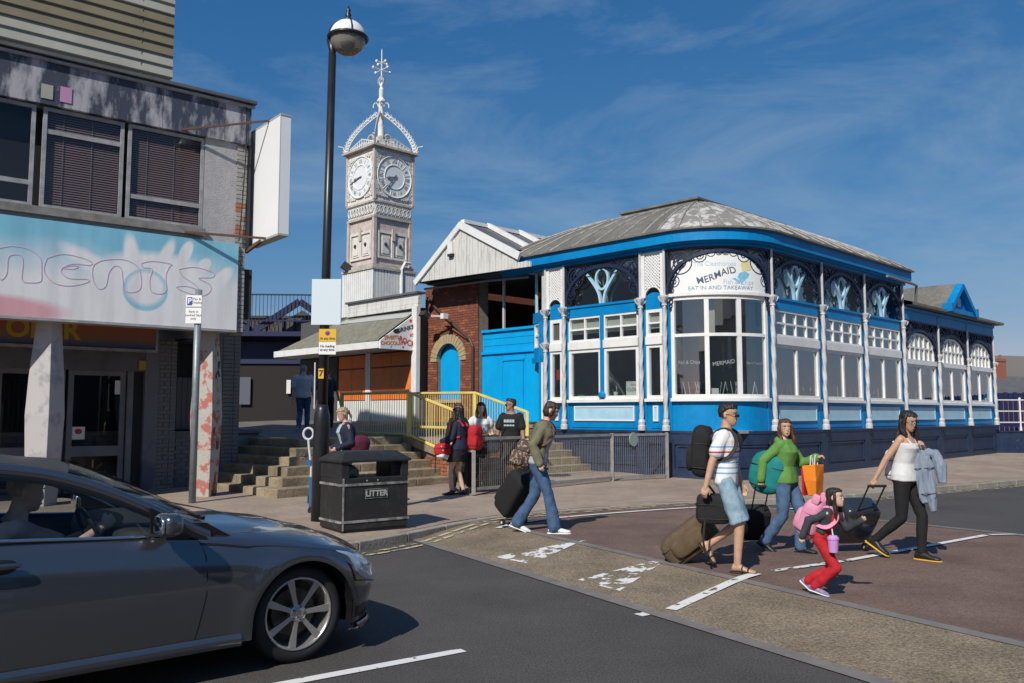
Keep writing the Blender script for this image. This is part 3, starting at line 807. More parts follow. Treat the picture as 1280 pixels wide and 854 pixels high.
# left front
for s0, s1, nar in ((0, .68, 1), (.68, 3.09, 0), (3.09, 3.73, 1)):
    a, b = s0 + .11, s1 - .11
    plinth(T_left, s0, s1) if not nar else plinth(T_left, s0, s1)
    dado(T_left, s0 + .1, s1 - .1, PL, SILL - .04, True); sill(T_left, a - .03, b + .03)
    if nar:
        w = window(T_left, a, b, SILL + .03, TR0, 1, 1, 0.075)
        g = MB(T_left); g.box(a, b, -.05, .075, TR0, TR1); g.build('transom', M_wht, w)
        if s0 > 1: window(T_left, a, b, TR1, UP1, 1, 1, 0.09, pane_m=M_roomd)
        else: window(T_left, a, b, TR1, UP1, 1, 2, 0.07, blind=.75)
        # lattice screen with an arched foot
        z0, z1 = BEAM1 + .12, IR1
        g = MB(T_left); g.box(s0 + .03, s0 + .12, 0.03, .09, BEAM1, z1); g.box(s1 - .12, s1 - .03, 0.03, .09, BEAM1, z1); g.box(s0 + .12, s1 - .12, .03, .088, z1 - .05, z1)
        fr = g.build('lattice_frame', M_wht, cafe)
        cx = (s0 + s1) / 2; ra = .23
        for sgn in (1, -1):
            k = 0
            g = MB(T_left)
            A0, A1 = s0 + .12, s1 - .12; d = .078; kk = -20
            while kk < 30:
                # line x + sgn*z = c
                c = kk * d + (A0 if sgn == 1 else A0)
                pts = []
                zz = BEAM1 - .05
                segs = []; prevp = None
                while zz < z1:
                    x = A0 + kk * d + sgn * (zz - z0); zz2 = zz + .039; x2 = A0 + kk * d + sgn * (zz2 - z0)
                    ok = A0 - .01 <= x <= A1 + .01 and A0 - .01 <= x2 <= A1 + .01 and ((x - cx) ** 2 + (zz - (BEAM1 + .02)) ** 2) > ra * ra and zz2 < z1
                    if ok: g.ribbon([(x, zz), (x2, zz2)], .034, .045 + (.012 if sgn > 0 else 0), .055 + (.012 if sgn > 0 else 0))
                    zz = zz2
                kk += 1
            g.build('lattice_slats', M_wht, fr, kind='stuff')
        g = MB(T_left); g.ribbon(ring_pts(cx, BEAM1 + .02, ra, ra, 0, 180, 10), .03, .03, .08); g.build('lattice_arch', M_wht, fr)
        g = MB(T_left); g.prism(ring_pts(cx, BEAM1 - .02, ra * .95, ra * .62, 0, 180, 8), .0, .03); g.box(s0 + .1, s1 - .1, -.08, .03, UP1, BEAM1 - .01); g.build('beam', M_blue, fr)
        g = MB(T_left); g.box(s0, s1, -.09, -.08, BEAM1, IR1); g.build('backing_board', M_roomd, cafe)
    else:
        m = (a + b) / 2
        for p0, p1 in ((a, m - .04), (m + .04, b)):
            w = window(T_left, p0, p1, SILL + .03, TR0, 1, 1, 0.085)
            g = MB(T_left); g.box(p0, p1, -.05, .075, TR0, TR1); g.build('transom', M_wht, w)
            window(T_left, p0, p1, TR1, UP1, 2, 2, 0.05, 0.045, blind=.7)
        g = MB(T_left); g.box(m - .055, m + .055, -.05, .07, SILL + .1, UP1); g.lathe([(.05, 0), (.1, .03), (.1, .1), (.055, .16)], (m, .06, SILL + .06), 10); g.build('mullion', M_blue, cafe)
        beam(T_left, s0 + .05, s1 - .05)
        spandrel(T_left, s0 + .05, s1 - .05, BEAM1 + .01, IR1, 5.26)
        yoke(T_left, (s0 + s1) / 2, BEAM1 + .01, 5.24, 1.0)
        g = MB(T_left); g.box(s0, s1, -0.10, -0.094, BEAM1, IR1); g.build('arch_pane', M_glass, cafe)
for s in (0, .68, 3.09, 3.73): pil(T_left, s, PL, UP1 + .02, .10)
for s in (0, .68, 3.09, 3.73): column(T_left, s, PL, second=(3.35 if s > 3.5 else None))
# corner bay
plinth(T_arc, 0, ARCL); dado(T_arc, .06, ARCL - .06, PL, SILL - .04, False); sill(T_arc, .12, ARCL - .12)
w = window(T_arc, .12, ARCL - .12, SILL + .03, 4.30, 3, 1, 0.085, 0.10)
g = MB(T_arc); arcbox(g, .2, ARCL - .2, -.03, .035, 3.38, 3.45); g.build('glazing_bar', M_wht, w)
g = MB(T_arc); arcbox(g, .1, ARCL - .1, -.05, .09, 4.30, 4.37); g.build('transom', M_wht, w)
cx = ARCL / 2
g = MB(T_arc)
hw = 1.10; zb = 4.37; zt = 5.26; nb = 40; h = []
for i in range(nb):
    x0 = cx - hw + 2 * hw * i / nb; x1 = x0 + 2 * hw / nb
    def tz(x): return zb + (zt - zb) * max(0, 1 - ((x - cx) / hw) ** 2) ** 0.5
    if tz(x0) - zb < .01 and tz(x1) - zb < .01: continue
    g.prism([(x0, zb), (x1, zb), (x1, max(tz(x1), zb + .01)), (x0, max(tz(x0), zb + .01))], .035, .06)
M_sign = mat('sign_white', (0.80, 0.80, 0.78), 0.4)
cs = g.build('cafe_sign', M_sign, cafe)
spandrel(T_arc, .06, ARCL - .06, 4.38, IR1, 5.30)
g = MB(T_arc); arcbox(g, .02, ARCL - .02, -.12, -.11, 4.37, IR1); g.build('backing_board', M_wht, cafe)
for s in (0, ARCL): pil(T_arc, s, PL, 4.3, .1)
# lettering bent on to the curved board
M_tb = mat('letter_pale_blue', (0.42, 0.58, 0.70), 0.5); M_td = mat('letter_dark', (0.05, 0.09, 0.13), 0.5); M_tq = mat('letter_slate', (0.16, 0.28, 0.36), 0.5)
def bend_text(body, size, m, x, z, rot=0, par=cs, off=0.064, xs=1.0, sp=1.0, shear=0, arc=None, T=T_arc, bold=0.0):
    M = Matrix.Identity(4)
    o = text_mesh('lettering', body, size, m, None, M, ext=0.0, spacing=sp, shear=shear, bevel=bold)
    me = o.data
    for v in me.vertices:
        px, pz = v.co.x * xs, v.co.y
        if arc: pz += arc(px)
        c_, s_ = math.cos(rot), math.sin(rot)
        q = T(Vector((x - (-(px * c_ - pz * s_)), off, z + px * s_ + pz * c_)))
        v.co = q
    o.parent = par; return o
bend_text('The Cleethorpes', .145, M_tb, cx - .16, 5.00, xs=.92)
bend_text('MERMAID', .215, M_td, cx - .13, 4.735, rot=0.22, xs=.95, arc=lambda x: .04 * math.sin(x * 6), bold=.002)
bend_text('Fish & Chips', .15, M_tb, cx + .36, 4.585, xs=.95)
bend_text('EAT IN AND TAKEAWAY', .125, M_tq, cx - .02, 4.455, xs=1.03)
M_hair = mat('emblem_yellow', (0.72, 0.62, 0.34), 0.5); M_tail = mat('emblem_blue', (0.20, 0.50, 0.68), 0.5)
g = MB(T_arc)
for (x, z, rx, rz) in ((.52, 4.98, .12, .10), (.59, 4.92, .08, .07), (.49, 4.89, .07, .06), (.55, 5.04, .08, .05)):
    g.prism(ring_pts(cx + x, z, rx, rz, 0, 340, 14), .06, .0645)
g.build('emblem_hair', M_hair, cs)
g = MB(T_arc)
for poly in ([(.16, 4.80), (.30, 4.83), (.40, 4.78), (.36, 4.70), (.24, 4.60), (.20, 4.53), (.17, 4.62), (.10, 4.70)], [(.20, 4.60), (.05, 4.68), (-.02, 4.66), (.06, 4.62), (.15, 4.55)]):
    g.prism([(cx + x + .22, z) for x, z in poly], .06, .0642)
g.build('emblem_tail', M_tail, cs)
bend_text('Fish & Chips', .11, mat('etched_white', (0.32, 0.34, 0.35), 0.6), .12 + .40, 2.80, par=w, off=.0, xs=.9)
bend_text('MERMAID', .13, MATS['etched_white'], cx, 2.78, rot=.15, par=w, off=.0, xs=.9)
bend_text('Eat in Takeaway', .085, MATS['etched_white'], ARCL - .5, 2.78, par=w, off=.0, xs=.9)
bend_text('PAVILION', .26, mat('etched_dark', (0.06, 0.07, 0.08), 0.7), 3.7, 4.58, par=cafe, off=-.09, T=T_right)
# end bay, set out like a small oriel
def T_end(p):
    e = Vector((-R0, 3.83)); d = Vector((math.cos(rad(62)), math.sin(rad(62)))); n = Vector((-d.y, d.x))
    q = e + d * p.x + n * p.y; return Vector((q.x, q.y, p.z))
g = MB(T_end); g.box(0, .85, -.05, .03, 3.14, 3.4); g.box(0, .85, -.05, .06, UP1, BEAM1); g.box(.8, .88, -.05, .03, 3.4, UP1); g.build('oriel_beam', M_blue, cafe)
g = MB(T_end); g.prism([(0, 3.0), (.85, 3.0), (.85, 3.14), (0, 3.14)], -.05, .1); g.build('corbel', M_blue, cafe)
window(T_end, .04, .8, 3.4, UP1, 2, 2, .05, .045, blind=1.0)
g = MB(T_end); g.box(.6, .66, 0, .06, BEAM1, IR1); g.build('upper_post', M_lblue, cafe)
g = MB(T_end); g.box(0, .8, -.06, -.054, BEAM1, IR1); g.build('arch_pane', M_glass, cafe)
g = MB(); g.box(-R0 - .02, -R0 + .1, 3.83, 4.05, 0, 4.06); g.box(-R0 - .02, -R0 + .2, 3.78, 3.83, 0, 4.06); g.build('end_pier', M_blue, cafe)
g = MB(T_left); g.box(3.86, 3.92, .02, .06, 1.4, 3.0); g.build('downpipe', M_wht, cafe)
# fascia round the eaves, roof
def fas(T, s0, s1):
    g = MB(T); arcbox(g, s0, s1, -.1, .10, IR1, IR1 + .07); arcbox(g, s0, s1, -.1, .20, IR1 + .07, IR1 + .11)
    arcbox(g, s0, s1, -.1, .28, IR1 + .11, 5.76)
    g.build('fascia', M_blue, cafe)
    g = MB(T); arcbox(g, s0, s1, -.1, .36, 5.76, 5.80); g.build('eaves_edge', M_lead, cafe)
fas(T_left, 0, 5.35); fas(T_arc, 0, ARCL); fas(T_right, 0, 7.85)
EO = R0 + .34
PX0, PY0 = .62, .63; PX1, PY1 = 5.1, 3.0; ZP = 7.02
st = []                                   # (eave point, platform point)
b = 5.6
XE = 8.0; YE = 5.6
for k in range(5): st.append(((-EO + .0 + (1.9 - k * .475) * 0 , 5.6), None)) if False else None
def clampP(x, y): return (max(PX0, min(PX1, x)), max(PY0, min(PY1, y)))
for k in range(4): st.append(((-EO + 2.6 * (1 - k / 4), YE), (PX0 + (1 - k / 4) * .0, PY1)))
for y in [5.6, 4.85, 4.1, 3.35, 2.6, 1.85, 1.1, .4, 0]: st.append(((-EO, y), clampP(-9, max(PY0, PY0 + (y - .0) * (PY1 - PY0) / 4.2))))
for k in range(1, 7): t = rad(15 * k); st.append(((-EO * math.cos(t), -EO * math.sin(t)), (PX0, PY0)))
for x in [.6, 1.4, 2.2, 3.0, 3.8, 4.6, 5.4, 6.2, 7.0, 8.0]: st.append(((x, -EO), clampP(max(PX0, PX0 + x * (PX1 - PX0) / 6.4), -9)))
for k in range(1, 6): st.append(((XE, -EO + k * 1.4), (PX1, PY0 + min(k * .5, 2.3))))
prof = [(0, 0), (.16, .22), (.36, .47), (.6, .72), (.82, .90), (1, 1)]
def rp_(sta, t, h):
    (ex, ey), (px, py) = sta; return Vector((ex + (px - ex) * t, ey + (py - ey) * t, 5.79 + (ZP - 5.79) * h))
for i in range(len(st) - 1):
    g = MB(); vs = []
    for sta in (st[i], st[i + 1]):
        for t, h in prof: vs.append(rp_(sta, t, h))
    k = len(prof)
    g.add(vs, [(j, k + j, k + j + 1, j + 1) for j in range(k - 1)])
    corner = 12 <= i <= 18
    g.build('roof_panel', M_leadw if corner else M_lead, cafe, smooth=True, fix=False)
for sta in st:
    g = MB(); g.tube([rp_(sta, t, h) + Vector((0, 0, .015)) for t, h in prof], .024, 5); g.build('roof_seam', M_seam, cafe)
g = MB(); g.box(PX0 - .03, PX1 + .03, PY0 - .03, PY1 + .03, ZP - .12, ZP + .10); g.box(PX0 - .08, PX1 + .08, PY0 - .08, PY1 + .08, ZP + .10, ZP + .15)
g.build('roof_platform', M_lead, cafe)
# low roof beyond with the small pediment
g = MB()
g.add([(7.7, -EO + .0, 4.82), (16.2, -EO + .0, 4.82), (16.2, -EO + .0, 4.90), (7.7, -EO, 4.90), (7.7, .8, 5.75), (14.2, .8, 5.75), (7.7, 5.2, 4.9), (16.2, 5.2, 4.9), (7.7, 5.2, 4.8), (16.2, 5.2, 4.8)],
      [(0, 1, 2, 3), (3, 2, 5, 4), (4, 5, 7, 6), (2, 7, 5), (1, 9, 7, 2), (0, 8, 9, 1)])
g.build('low_roof', M_lead, cafe)
PC = 11.75; PW = 1.05
ped = MB(T_right)
for sg in (-1, 1):
    ped.ribbon([(PC + sg * (PW + .16), 4.86), (PC, 5.78)], .15, .22, .46)
ped.box(PC - PW - .1, PC + PW + .1, .22, .42, 4.84, 4.98)
ped.build('pediment', M_blue, cafe)
g = MB(T_right); g.prism([(PC - PW, 4.95), (PC + PW, 4.95), (PC, 5.72)], .0, .26); g.build('pediment_board', M_blue, cafe)
g = MB(T_right); g.box(PC - .16, PC + .16, .26, .30, 5.10, 5.38); g.build('pediment_light', M_lblue, cafe)
for sg in (-1, 1): g = MB(T_right); g.obox((PC + sg * (PW + .12), .34, 4.98), (.16, .3, .26)); g.build('pediment_bracket', M_blue, cafe)
g = MB(T_right)
g.add([(PC - PW - .2, .3, 4.9), (PC, .3, 5.87), (PC + PW + .2, .3, 4.9), (PC - PW - .2, -1.6, 5.0), (PC, -1.6, 5.87), (PC + PW + .2, -1.6, 5.0)], [(0, 1, 4, 3), (1, 2, 5, 4)]); g.build('pediment_roof', M_lead, cafe)
g = MB(T_right); g.tube([(6.0, .32, 5.45), (7.75, .34, 5.42), (8.05, .34, 5.40), (8.3, .2, 4.85)], .04, 8); g.build('rain_pipe', mat('grey_pipe', (.2, .2, .21), .5), cafe)
# end wall, inner room
g = MB(); g.box(7.65, 7.75, -R0 + .1, 5.2, 4.4, 5.8); g.box(15.65, 15.8, -R0, 5.2, 0, 4.8); g.box(15.8, 15.82, -1.4, -.3, 2.1, 4.0); g.build('end_wall', M_blue, cafe)
g = MB(); g.box(-R0 + .12, 15.6, -R0 + .12, 5.2, 1.22, 1.28); g.build('inner_floor', mat('floor_pale', (.42, .40, .36), .6), cafe)
g = MB(); g.box(2.6, 15.6, 1.9, 2.0, 1.28, 4.3); g.box(2.9, 3.0, .4, 3.9, 1.28, 5.4); g.box(-1.4, 2.6, 3.85, 3.95, 1.28, 5.4); g.box(7.5, 7.6, .5, 3.0, 1.28, 5.4); g.build('inner_wall', M_room, cafe)
g = MB(); g.box(7.6, 15.6, -1.5, 5.1, 4.25, 4.3); g.build('inner_ceiling', M_room, cafe)
g = MB(); g.add([(-1.5, 0, 5.5), (0, -1.5, 5.5), (7.5, -1.5, 5.5), (7.5, 5, 5.5), (-1.5, 5, 5.5)], [(0, 1, 2, 3, 4)]); g.build('inner_ceiling', M_room, cafe)
g = MB(); g.box(.2, 6.5, 1.2, 1.5, 1.28, 2.3); g.box(9, 14, .6, 1.0, 1.28, 2.25); g.build('counter', M_roomd, cafe)
g = MB(T_right); g.box(.1, 7.5, -.75, -.70, 4.35, 5.45); g.build('added_arch_board', M_room, cafe)  # pale board added behind the right arches so their glass looks brighter
# furniture and papers seen through the glass
rr = random.Random(4)
M_steel = mat('pale_steel', (.6, .6, .6), .4)
def stool(T, s, o, k):
    t = thing('stacked_chair', 'upturned white legged chair behind the ' + k, 'chair', (0, 0, 0)); t['group'] = 'upturned chairs behind the cafe glass'
    g = MB(T)
    for dx in (-.16, .16):
        for dy in (-.12, .12): g.tube([(s + dx * .7, o + dy, 1.98), (s + dx * 1.35, o + dy * 1.2, 2.38)], .012, 5)
    g.build('leg', M_steel, t); g = MB(T); g.box(s - .18, s + .18, o - .17, o + .17, 1.94, 1.98); g.build('seat', M_roomd, t)
    t.location = (CAFE.x, CAFE.y, 0); t.rotation_euler = (0, 0, CAFE_R)
    return t
for T, ss in ((T_arc, ((.45, 'left pane of the curved corner window, its left chair'), (.8, 'left pane of the curved corner window, its right chair'), (1.2, 'middle pane of the curved corner window'), (1.75, 'right pane of the curved corner window, its left chair'), (2.1, 'right pane of the curved corner window, its right chair'))),
              (T_right, ((.6, 'left pane of the first bay past the corner'), (1.2, 'mullion of the first bay past the corner'), (1.9, 'right pane of the first bay past the corner'), (3.1, 'left pane of the second bay past the corner'), (4.2, 'right pane of the second bay past the corner'), (5.7, 'left pane of the third bay past the corner'), (6.8, 'right pane of the third bay past the corner'),
                         (8.6, 'left pane of the fourth bay, lower roof'), (9.5, 'right pane of the fourth bay, lower roof'), (11.6, 'glass of the bay under the pediment'), (14.0, 'glass of the farthest bay')))):
    for s_, k in ss: stool(T, s_, -.38 - rr.uniform(0, .2), k)
def notice(T, x0, x1, z0, z1, o, m, txt=None, ts=.1, tm=None, label='', cat='notice'):
    g = MB(T); g.box(x0, x1, o, o + .006, z0, z1); q = g.build('notice', m, None, loc=(CAFE.x, CAFE.y, 0)); q.rotation_euler = (0, 0, CAFE_R); tag(q, label, cat)
    return q
M_paper = mat('paper', (.75, .75, .72), .8); M_redp = mat('red_print', (.5, .04, .04), .7)
q = notice(T_left, .78, 1.25, 2.04, 2.42, -.07, M_paper, label='white CLOSED notice standing inside the left front window')
def flat_text(T, body, size, m, x, z, o, par, sgn=1):
    t = text_mesh('lettering', body, size, m, None, Matrix.Identity(4), ext=0.0)
    for v in t.data.vertices: v.co = T(Vector((x + sgn * v.co.x, o, z + v.co.y)))
    t.parent = par
flat_text(T_left, 'CLOSED', .11, M_td, 1.015, 2.22, -.06, q, -1)
flat_text(T_left, 'We are', .07, M_td, 1.015, 2.34, -.06, q, -1)
notice(T_arc, 1.0, 1.18, 2.05, 2.22, -.12, M_paper, label='small white card on the sill of the curved corner window')
q = notice(T_left, 3.36, 3.46, 2.52, 2.78, -.03, M_redp, label='red sticker in the narrow window beside the blue gate', cat='sticker')
q = notice(T_right, 9.35, 9.62, 2.85, 3.05, -.05, M_paper, label='white sticker with a red square in the far bay window', cat='sticker')
g = MB(T_right); g.box(9.42, 9.56, -.044, -.04, 2.88, 3.02); g.build('red_square', M_redp, q)
q = MB(T_left); q.box(2.58, 2.8, -.2, -.08, 2.0, 2.12); q = q.build('green_box', mat('green_plastic', (.02, .35, .12), .5), None, loc=(CAFE.x, CAFE.y, 0)); q.rotation_euler = (0, 0, CAFE_R); tag(q, 'small green box on the sill inside the left front window', 'box')
t = thing('drinking_cup', 'white paper cup with straws on the window sill by the blue mullion', 'cup', cw(-R0 + .14, 1.62, 2.0))
MB().lathe([(.045, 0), (.06, .18)], (0, 0, 0), 12).build('cup', M_paper, t); MB().tube([(0, 0, .1), (.02, .02, .32)], .006, 5).build('straw', M_paper, t)
# ------------------------------------------------------------------ gable hall, brick wall, gate, kiosk, clock tower
M_wboard = mat('weathered_white_board', (0.66, 0.65, 0.61), 0.7, col2=(0.42, 0.40, 0.37), ns=3.2, lo=0.5, hi=0.72, stretch=(3, 3, 0.5), bump=0.2)
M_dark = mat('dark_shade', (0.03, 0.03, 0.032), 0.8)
M_slate = mat('dark_slate', (0.09, 0.09, 0.095), 0.6, col2=(0.13, 0.13, 0.13), ns=2)
hall = thing('station_hall', 'white boarded gable hall with ribbed roof over brick wall and blue gate', 'building', cw(0, 0), CAFE_R)
AX = -R0                                       # plane of the front
# gable boards (x = b coordinate reversed look) : outline in (b, z)
apex = (7.04, 7.0); gl = (9.0, 5.62); gr = (4.75, 5.80); slb = (gl[1] - apex[1]) / (gl[0] - apex[0]); sra = (gr[1] - apex[1]) / (gr[0] - apex[0])
def roofz(b): return apex[1] + (b - apex[0]) * (slb if b > apex[0] else sra)
def botz(b): return 5.47 + (b - 4.6) * 0.022
g = MB(); b = 4.35; j = 0
while b < 8.95:
    b1 = min(b + .118, 8.97); zt0, zt1 = roofz(b) - .04, roofz(b1) - .04
    if b < 4.8: zt0 = zt1 = 5.62 if b > 4.45 else 5.6
    g.prism([(b, botz(b)), (b1 - .008, botz(b)), (b1 - .008, max(zt1, botz(b) + .02)), (b, max(zt0, botz(b) + .02))], AX - .06 - .004 * (j % 2), AX, 'yz'); b += .118; j += 1
g.build('gable_boards', M_wboard, hall, kind='stuff')
g = MB(); g.bar((AX - .09, apex[0], apex[1]), (AX - .09, 9.12, roofz(9.12)), .08, .17); g.build('barge_board', M_wht, hall)
g = MB(); g.bar((AX - .092, apex[0] + .05, apex[1] - .01), (AX - .092, 4.7, roofz(4.7)), .08, .2); g.build('barge_board', M_wht, hall)
g = MB(); g.box(AX - .16, AX - .06, 7.35, 7.56, 6.2, 6.55); g.build('gable_lamp', M_wht, hall)
g = MB(); g.box(AX - .165, AX - .05, 7.36, 7.55, 6.13, 6.2); g.build('lamp_foot', M_dark, hall)
# roof: dark slopes with white ribs running down
for sg, e in ((1, 9.15), (-1, 5.15)):
    g = MB(); z = apex[1] + (e - apex[0]) * (slb if sg > 0 else sra)
    g.add([(AX - .1, apex[0], apex[1] + .05), (22, apex[0], apex[1] + .05), (22, e, z + .05), (AX - .1, e, z + .05)], [(0, 1, 2, 3)]); g.build('roof_slope', M_slate, hall)
for k in range(14):
    x = AX + .75 + k * 1.3; zr = apex[1] + (5.15 - apex[0]) * sra
    g = MB(); g.bar((x, apex[0] - .02, apex[1] + .13), (x, 5.15, zr + .13), .14, .12); g.build('roof_rib', M_wht, hall)
g = MB(); g.bar((AX - .1, apex[0], apex[1] + .09), (20, apex[0], apex[1] + .09), .16, .1); g.build('ridge', M_wht, hall)
for ch_ in hall.children:
    if ch_.name.split('.')[0] in ('gable_boards', 'barge_board', 'gable_lamp', 'lamp_foot'): ch_.location = (-.40, -.42, 0)
    elif ch_.name.split('.')[0] in ('roof_slope', 'ridge'): ch_.location = (-.34, -.42, 0)
    elif ch_.name.split('.')[0] == 'roof_rib': ch_.location = (-.2, -.42, 0)
# cables and gutter pipe under the gable
g = MB(); g.tube([(AX - .05, 8.8, 5.42), (AX - .05, 6, 5.36), (AX - .05, 4.4, 5.28)], .035, 6); g.build('gutter_pipe', MATS['grey_pipe'], hall)
# interior seen through the upper opening
g = MB(); g.box(-1.2, 20, 8.9, 8.98, 1.3, 5.6); g.build('side_wall', M_brick, hall)
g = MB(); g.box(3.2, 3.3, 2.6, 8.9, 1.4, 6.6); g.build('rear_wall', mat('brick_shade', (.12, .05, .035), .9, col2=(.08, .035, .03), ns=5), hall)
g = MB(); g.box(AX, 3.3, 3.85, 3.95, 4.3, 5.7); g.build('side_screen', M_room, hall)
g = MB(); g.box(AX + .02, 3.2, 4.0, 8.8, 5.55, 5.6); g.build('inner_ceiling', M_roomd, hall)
for b in (4.6, 5.9): g = MB(); g.box(AX + .5, AX + .56, b, b + .06, 3.98, 5.5); g.build('inner_post', M_col, hall)
g = MB(); g.box(AX + 1.4, AX + 1.5, 4.3, 5.6, 4.1, 4.5); g.build('inner_panel', M_room, hall)
# the blue gate
gate = thing('blue_gate', 'tall bright blue boarded gate with a wicket door between brick wall and cafe', 'gate', cw(.33, .34), CAFE_R)
GX = AX + .18
for k, (b0, b1) in enumerate(((3.5, 4.72), (4.72, 5.62), (5.62, 6.46))):
    g = MB(); g.box(GX, GX + .05, b0 + .004, b1 - .004, 1.44, 3.36); g.build('gate_board', M_blue2, gate)
g = MB(); g.box(GX - .035, GX - .001, 4.78, 5.56, 1.5, 3.12); g.build('wicket_door', M_blue2, gate)
g = MB(); g.box(GX - .06, GX - .002, 4.75, 5.59, 3.13, 3.18); g.build('drip_rail', M_blue2, gate)
for k in range(3): g = MB(); g.box(GX + .02, GX + .06, 3.92, 6.46, 3.39 + k * .2, 3.58 + k * .2); g.build('upper_board', M_blue2, gate)
g = MB(); g.box(GX - .06, GX + .07, 3.9, 6.46, 3.345, 3.41); g.box(GX - .05, GX + .09, 3.9, 6.46, 3.98, 4.05); g.build('rail', M_blue2, gate)
# brick wall with arched blue opening
bw_ = thing('arched_brick_wall', 'red brick wall with a round arched boarded blue opening', 'wall', cw(.33, .34), CAFE_R)
b0, b1 = 6.46, 8.88; AC = 7.77; AR = .53; ASP = 3.22; AB = 2.08
def inside(b, z):
    if abs(b - AC) < AR + .30 and z > ASP: return (b - AC) ** 2 + (z - ASP) ** 2 > (AR + .29) ** 2 and z > ASP or False
    if abs(b - AC) < AR and AB < z <= ASP: return False
    return True
def TB(p): return Vector((AX - p.y * -1 - .0, p.x, p.z))
g = MB(T=TB)
rb2 = random.Random(2)
z = 1.35; r = 0
while z < 5.45:
    x = b0 - (.1125 if r % 2 else 0)
    while x < b1:
        a, b = max(x, b0), min(x + .215, b1); zt = z + .066
        if b - a > .03:
            segs = [(a, b)]
            zc = (z + zt) / 2
            if AB < zc <= ASP + 1e-6: hwid = AR + .0
            elif zc > ASP and zc < ASP + AR + .29: hwid = math.sqrt(max(0, (AR + .285) ** 2 - (zc - ASP) ** 2))
            else: hwid = 0
            if hwid:
                segs = []
                if a < AC - hwid: segs.append((a, min(b, AC - hwid)))
                if b > AC + hwid: segs.append((max(a, AC + hwid), b))
            for p, q in segs:
                if q - p > .02: g.box(p, q, -rb2.uniform(0, .006), .05, z, zt, rb2.choice((0, 0, 0, 1)))
        x += .225
    z += .075; r += 1
g.build('brickwork', [M_brick, M_brick2], bw_, kind='stuff')
g = MB(); g.box(AX + .04, AX + .4, b0, AC - AR, 1.2, 5.5); g.box(AX + .04, AX + .4, AC + AR, b1, 1.2, 5.5); g.box(AX + .04, AX + .4, AC - AR, AC + AR, 1.2, AB); g.box(AX + .04, AX + .4, AC - AR, AC + AR, ASP + AR, 5.5)
g.box(AX + .3, AX + .4, AC - AR, AC + AR, AB, ASP + AR); g.build('core', M_mort, bw_)
M_stn = mat('arch_stone', (.46, .36, .22), .85, col2=(.34, .26, .15), ns=6, bump=.3)
nv = 17
for i in range(nv):
    t0, t1 = math.pi * i / nv + .012, math.pi * (i + 1) / nv - .012
    P = [(AC + (AR) * math.cos(t0), ASP + AR * math.sin(t0)), (AC + (AR + .28) * math.cos(t0), ASP + (AR + .28) * math.sin(t0)), (AC + (AR + .28) * math.cos(t1), ASP + (AR + .28) * math.sin(t1)), (AC + AR * math.cos(t1), ASP + AR * math.sin(t1))]
    g = MB(); g.prism(P, AX - .03 - rb2.uniform(0, .008), AX + .1, 'yz'); g.build('arch_stone', M_stn, bw_)
P = [(AC - AR, AB), (AC + AR, AB)] + [(AC + AR * math.cos(t), ASP + AR * math.sin(t)) for t in [math.pi * k / 14 for k in range(15)]]
g = MB(); g.prism(P, AX + .16, AX + .2, 'yz'); g.build('blue_panel', M_blue2, bw_)
g = MB(); g.box(AX - .06, AX + .16, AC - AR - .08, AC + AR + .08, AB - .1, AB); g.build('stone_sill', M_stn, bw_)
g = MB(); g.tube([(AX - .06, 6.62, 1.4), (AX - .06, 6.62, 3.6), (AX - .06, 6.75, 3.8), (AX - .06, 8.3, 4.85), (AX - .05, 8.7, 5.2)], .045, 8); g.build('downpipe', mat('dark_pipe', (.06, .035, .03), .5), bw_)
g = MB(); g.tube([(AX - .05, 6.7, 3.75), (AX - .05, 7.9, 4.35)], .03, 6); g.build('conduit', M_brick, bw_)
t = thing('floodlight', 'small dark floodlight on a bracket on the brick wall', 'lamp', cw(AX - .2, 8.3, 4.55), CAFE_R)
MB().obox((-.15, .1, .02), (.22, .26, .16), Matrix.Rotation(.6, 3, 'Y')).build('lamp_body', M_dark, t); MB().bar((0, 0, 0), (.2, -.5, -.04), .05, .05).build('bracket', M_col, t); MB().box(.02, .2, -.56, -.42, -.12, .04).build('junction_box', M_wht, t)
MB().box(0, 0.25, 8.88, 9.12, 1.2, 4.9) 
# kiosk
M_orange = mat('orange_shutter', (.90, .24, .04), .55, col2=(.78, .19, .035), ns=4)
M_mossroof = mat('mossy_roof', (.15, .145, .105), .9, col2=(.24, .235, .18), ns=2.4, bump=.5, bs=12, stretch=(.5, 3, 3), speck=(12, .5, .6, 1.3))
kio = thing('kiosk', 'seaside kiosk with orange shutters under a mossy lean-to canopy', 'kiosk', cw(0, 0), CAFE_R)
KX = -1.78; KB0, KB1 = 9.12, 15.8
g = MB(); g.box(KX, KX + 3, KB0 + .0, KB1, 1.2, 2.08); g.build('white_base', M_wht, kio)
g = MB(); g.box(KX + .04, KX + 3, KB0, KB1, 2.08, 4.9); g.build('wall', M_roomd, kio)
g = MB(); g.box(KX - .12, KX + .02, 8.9, 9.14, 1.3, 4.9); g.build('white_post', M_wht, kio)
for p0, p1 in ((9.2, 11.35), (11.65, 13.2), (13.3, 15.7)):
    for k in range(2):
        m_ = (p0 + p1) / 2; a, b = (p0, m_ - .01) if k == 0 else (m_ + .01, p1)
        g = MB(); g.box(KX - .03, KX + .04, a, b, 2.10 if p0 < 13 else 1.3, 3.55); g.build('shutter', M_orange if p0 < 13.25 else M_roomd, kio)
    g = MB(); g.box(KX - .06, KX - .03, p0 + .1, p1 - .05, 3.1, 3.14); g.build('shutter_bar', mat('rust_bar', (.16, .05, .02), .7), kio); g = MB(); g.box(KX - .07, KX - .03, p0 + .15, p1 - .1, 2.35, 2.4); g.build('shutter_bar', mat('rust_bar', (.16, .05, .02), .7), kio)
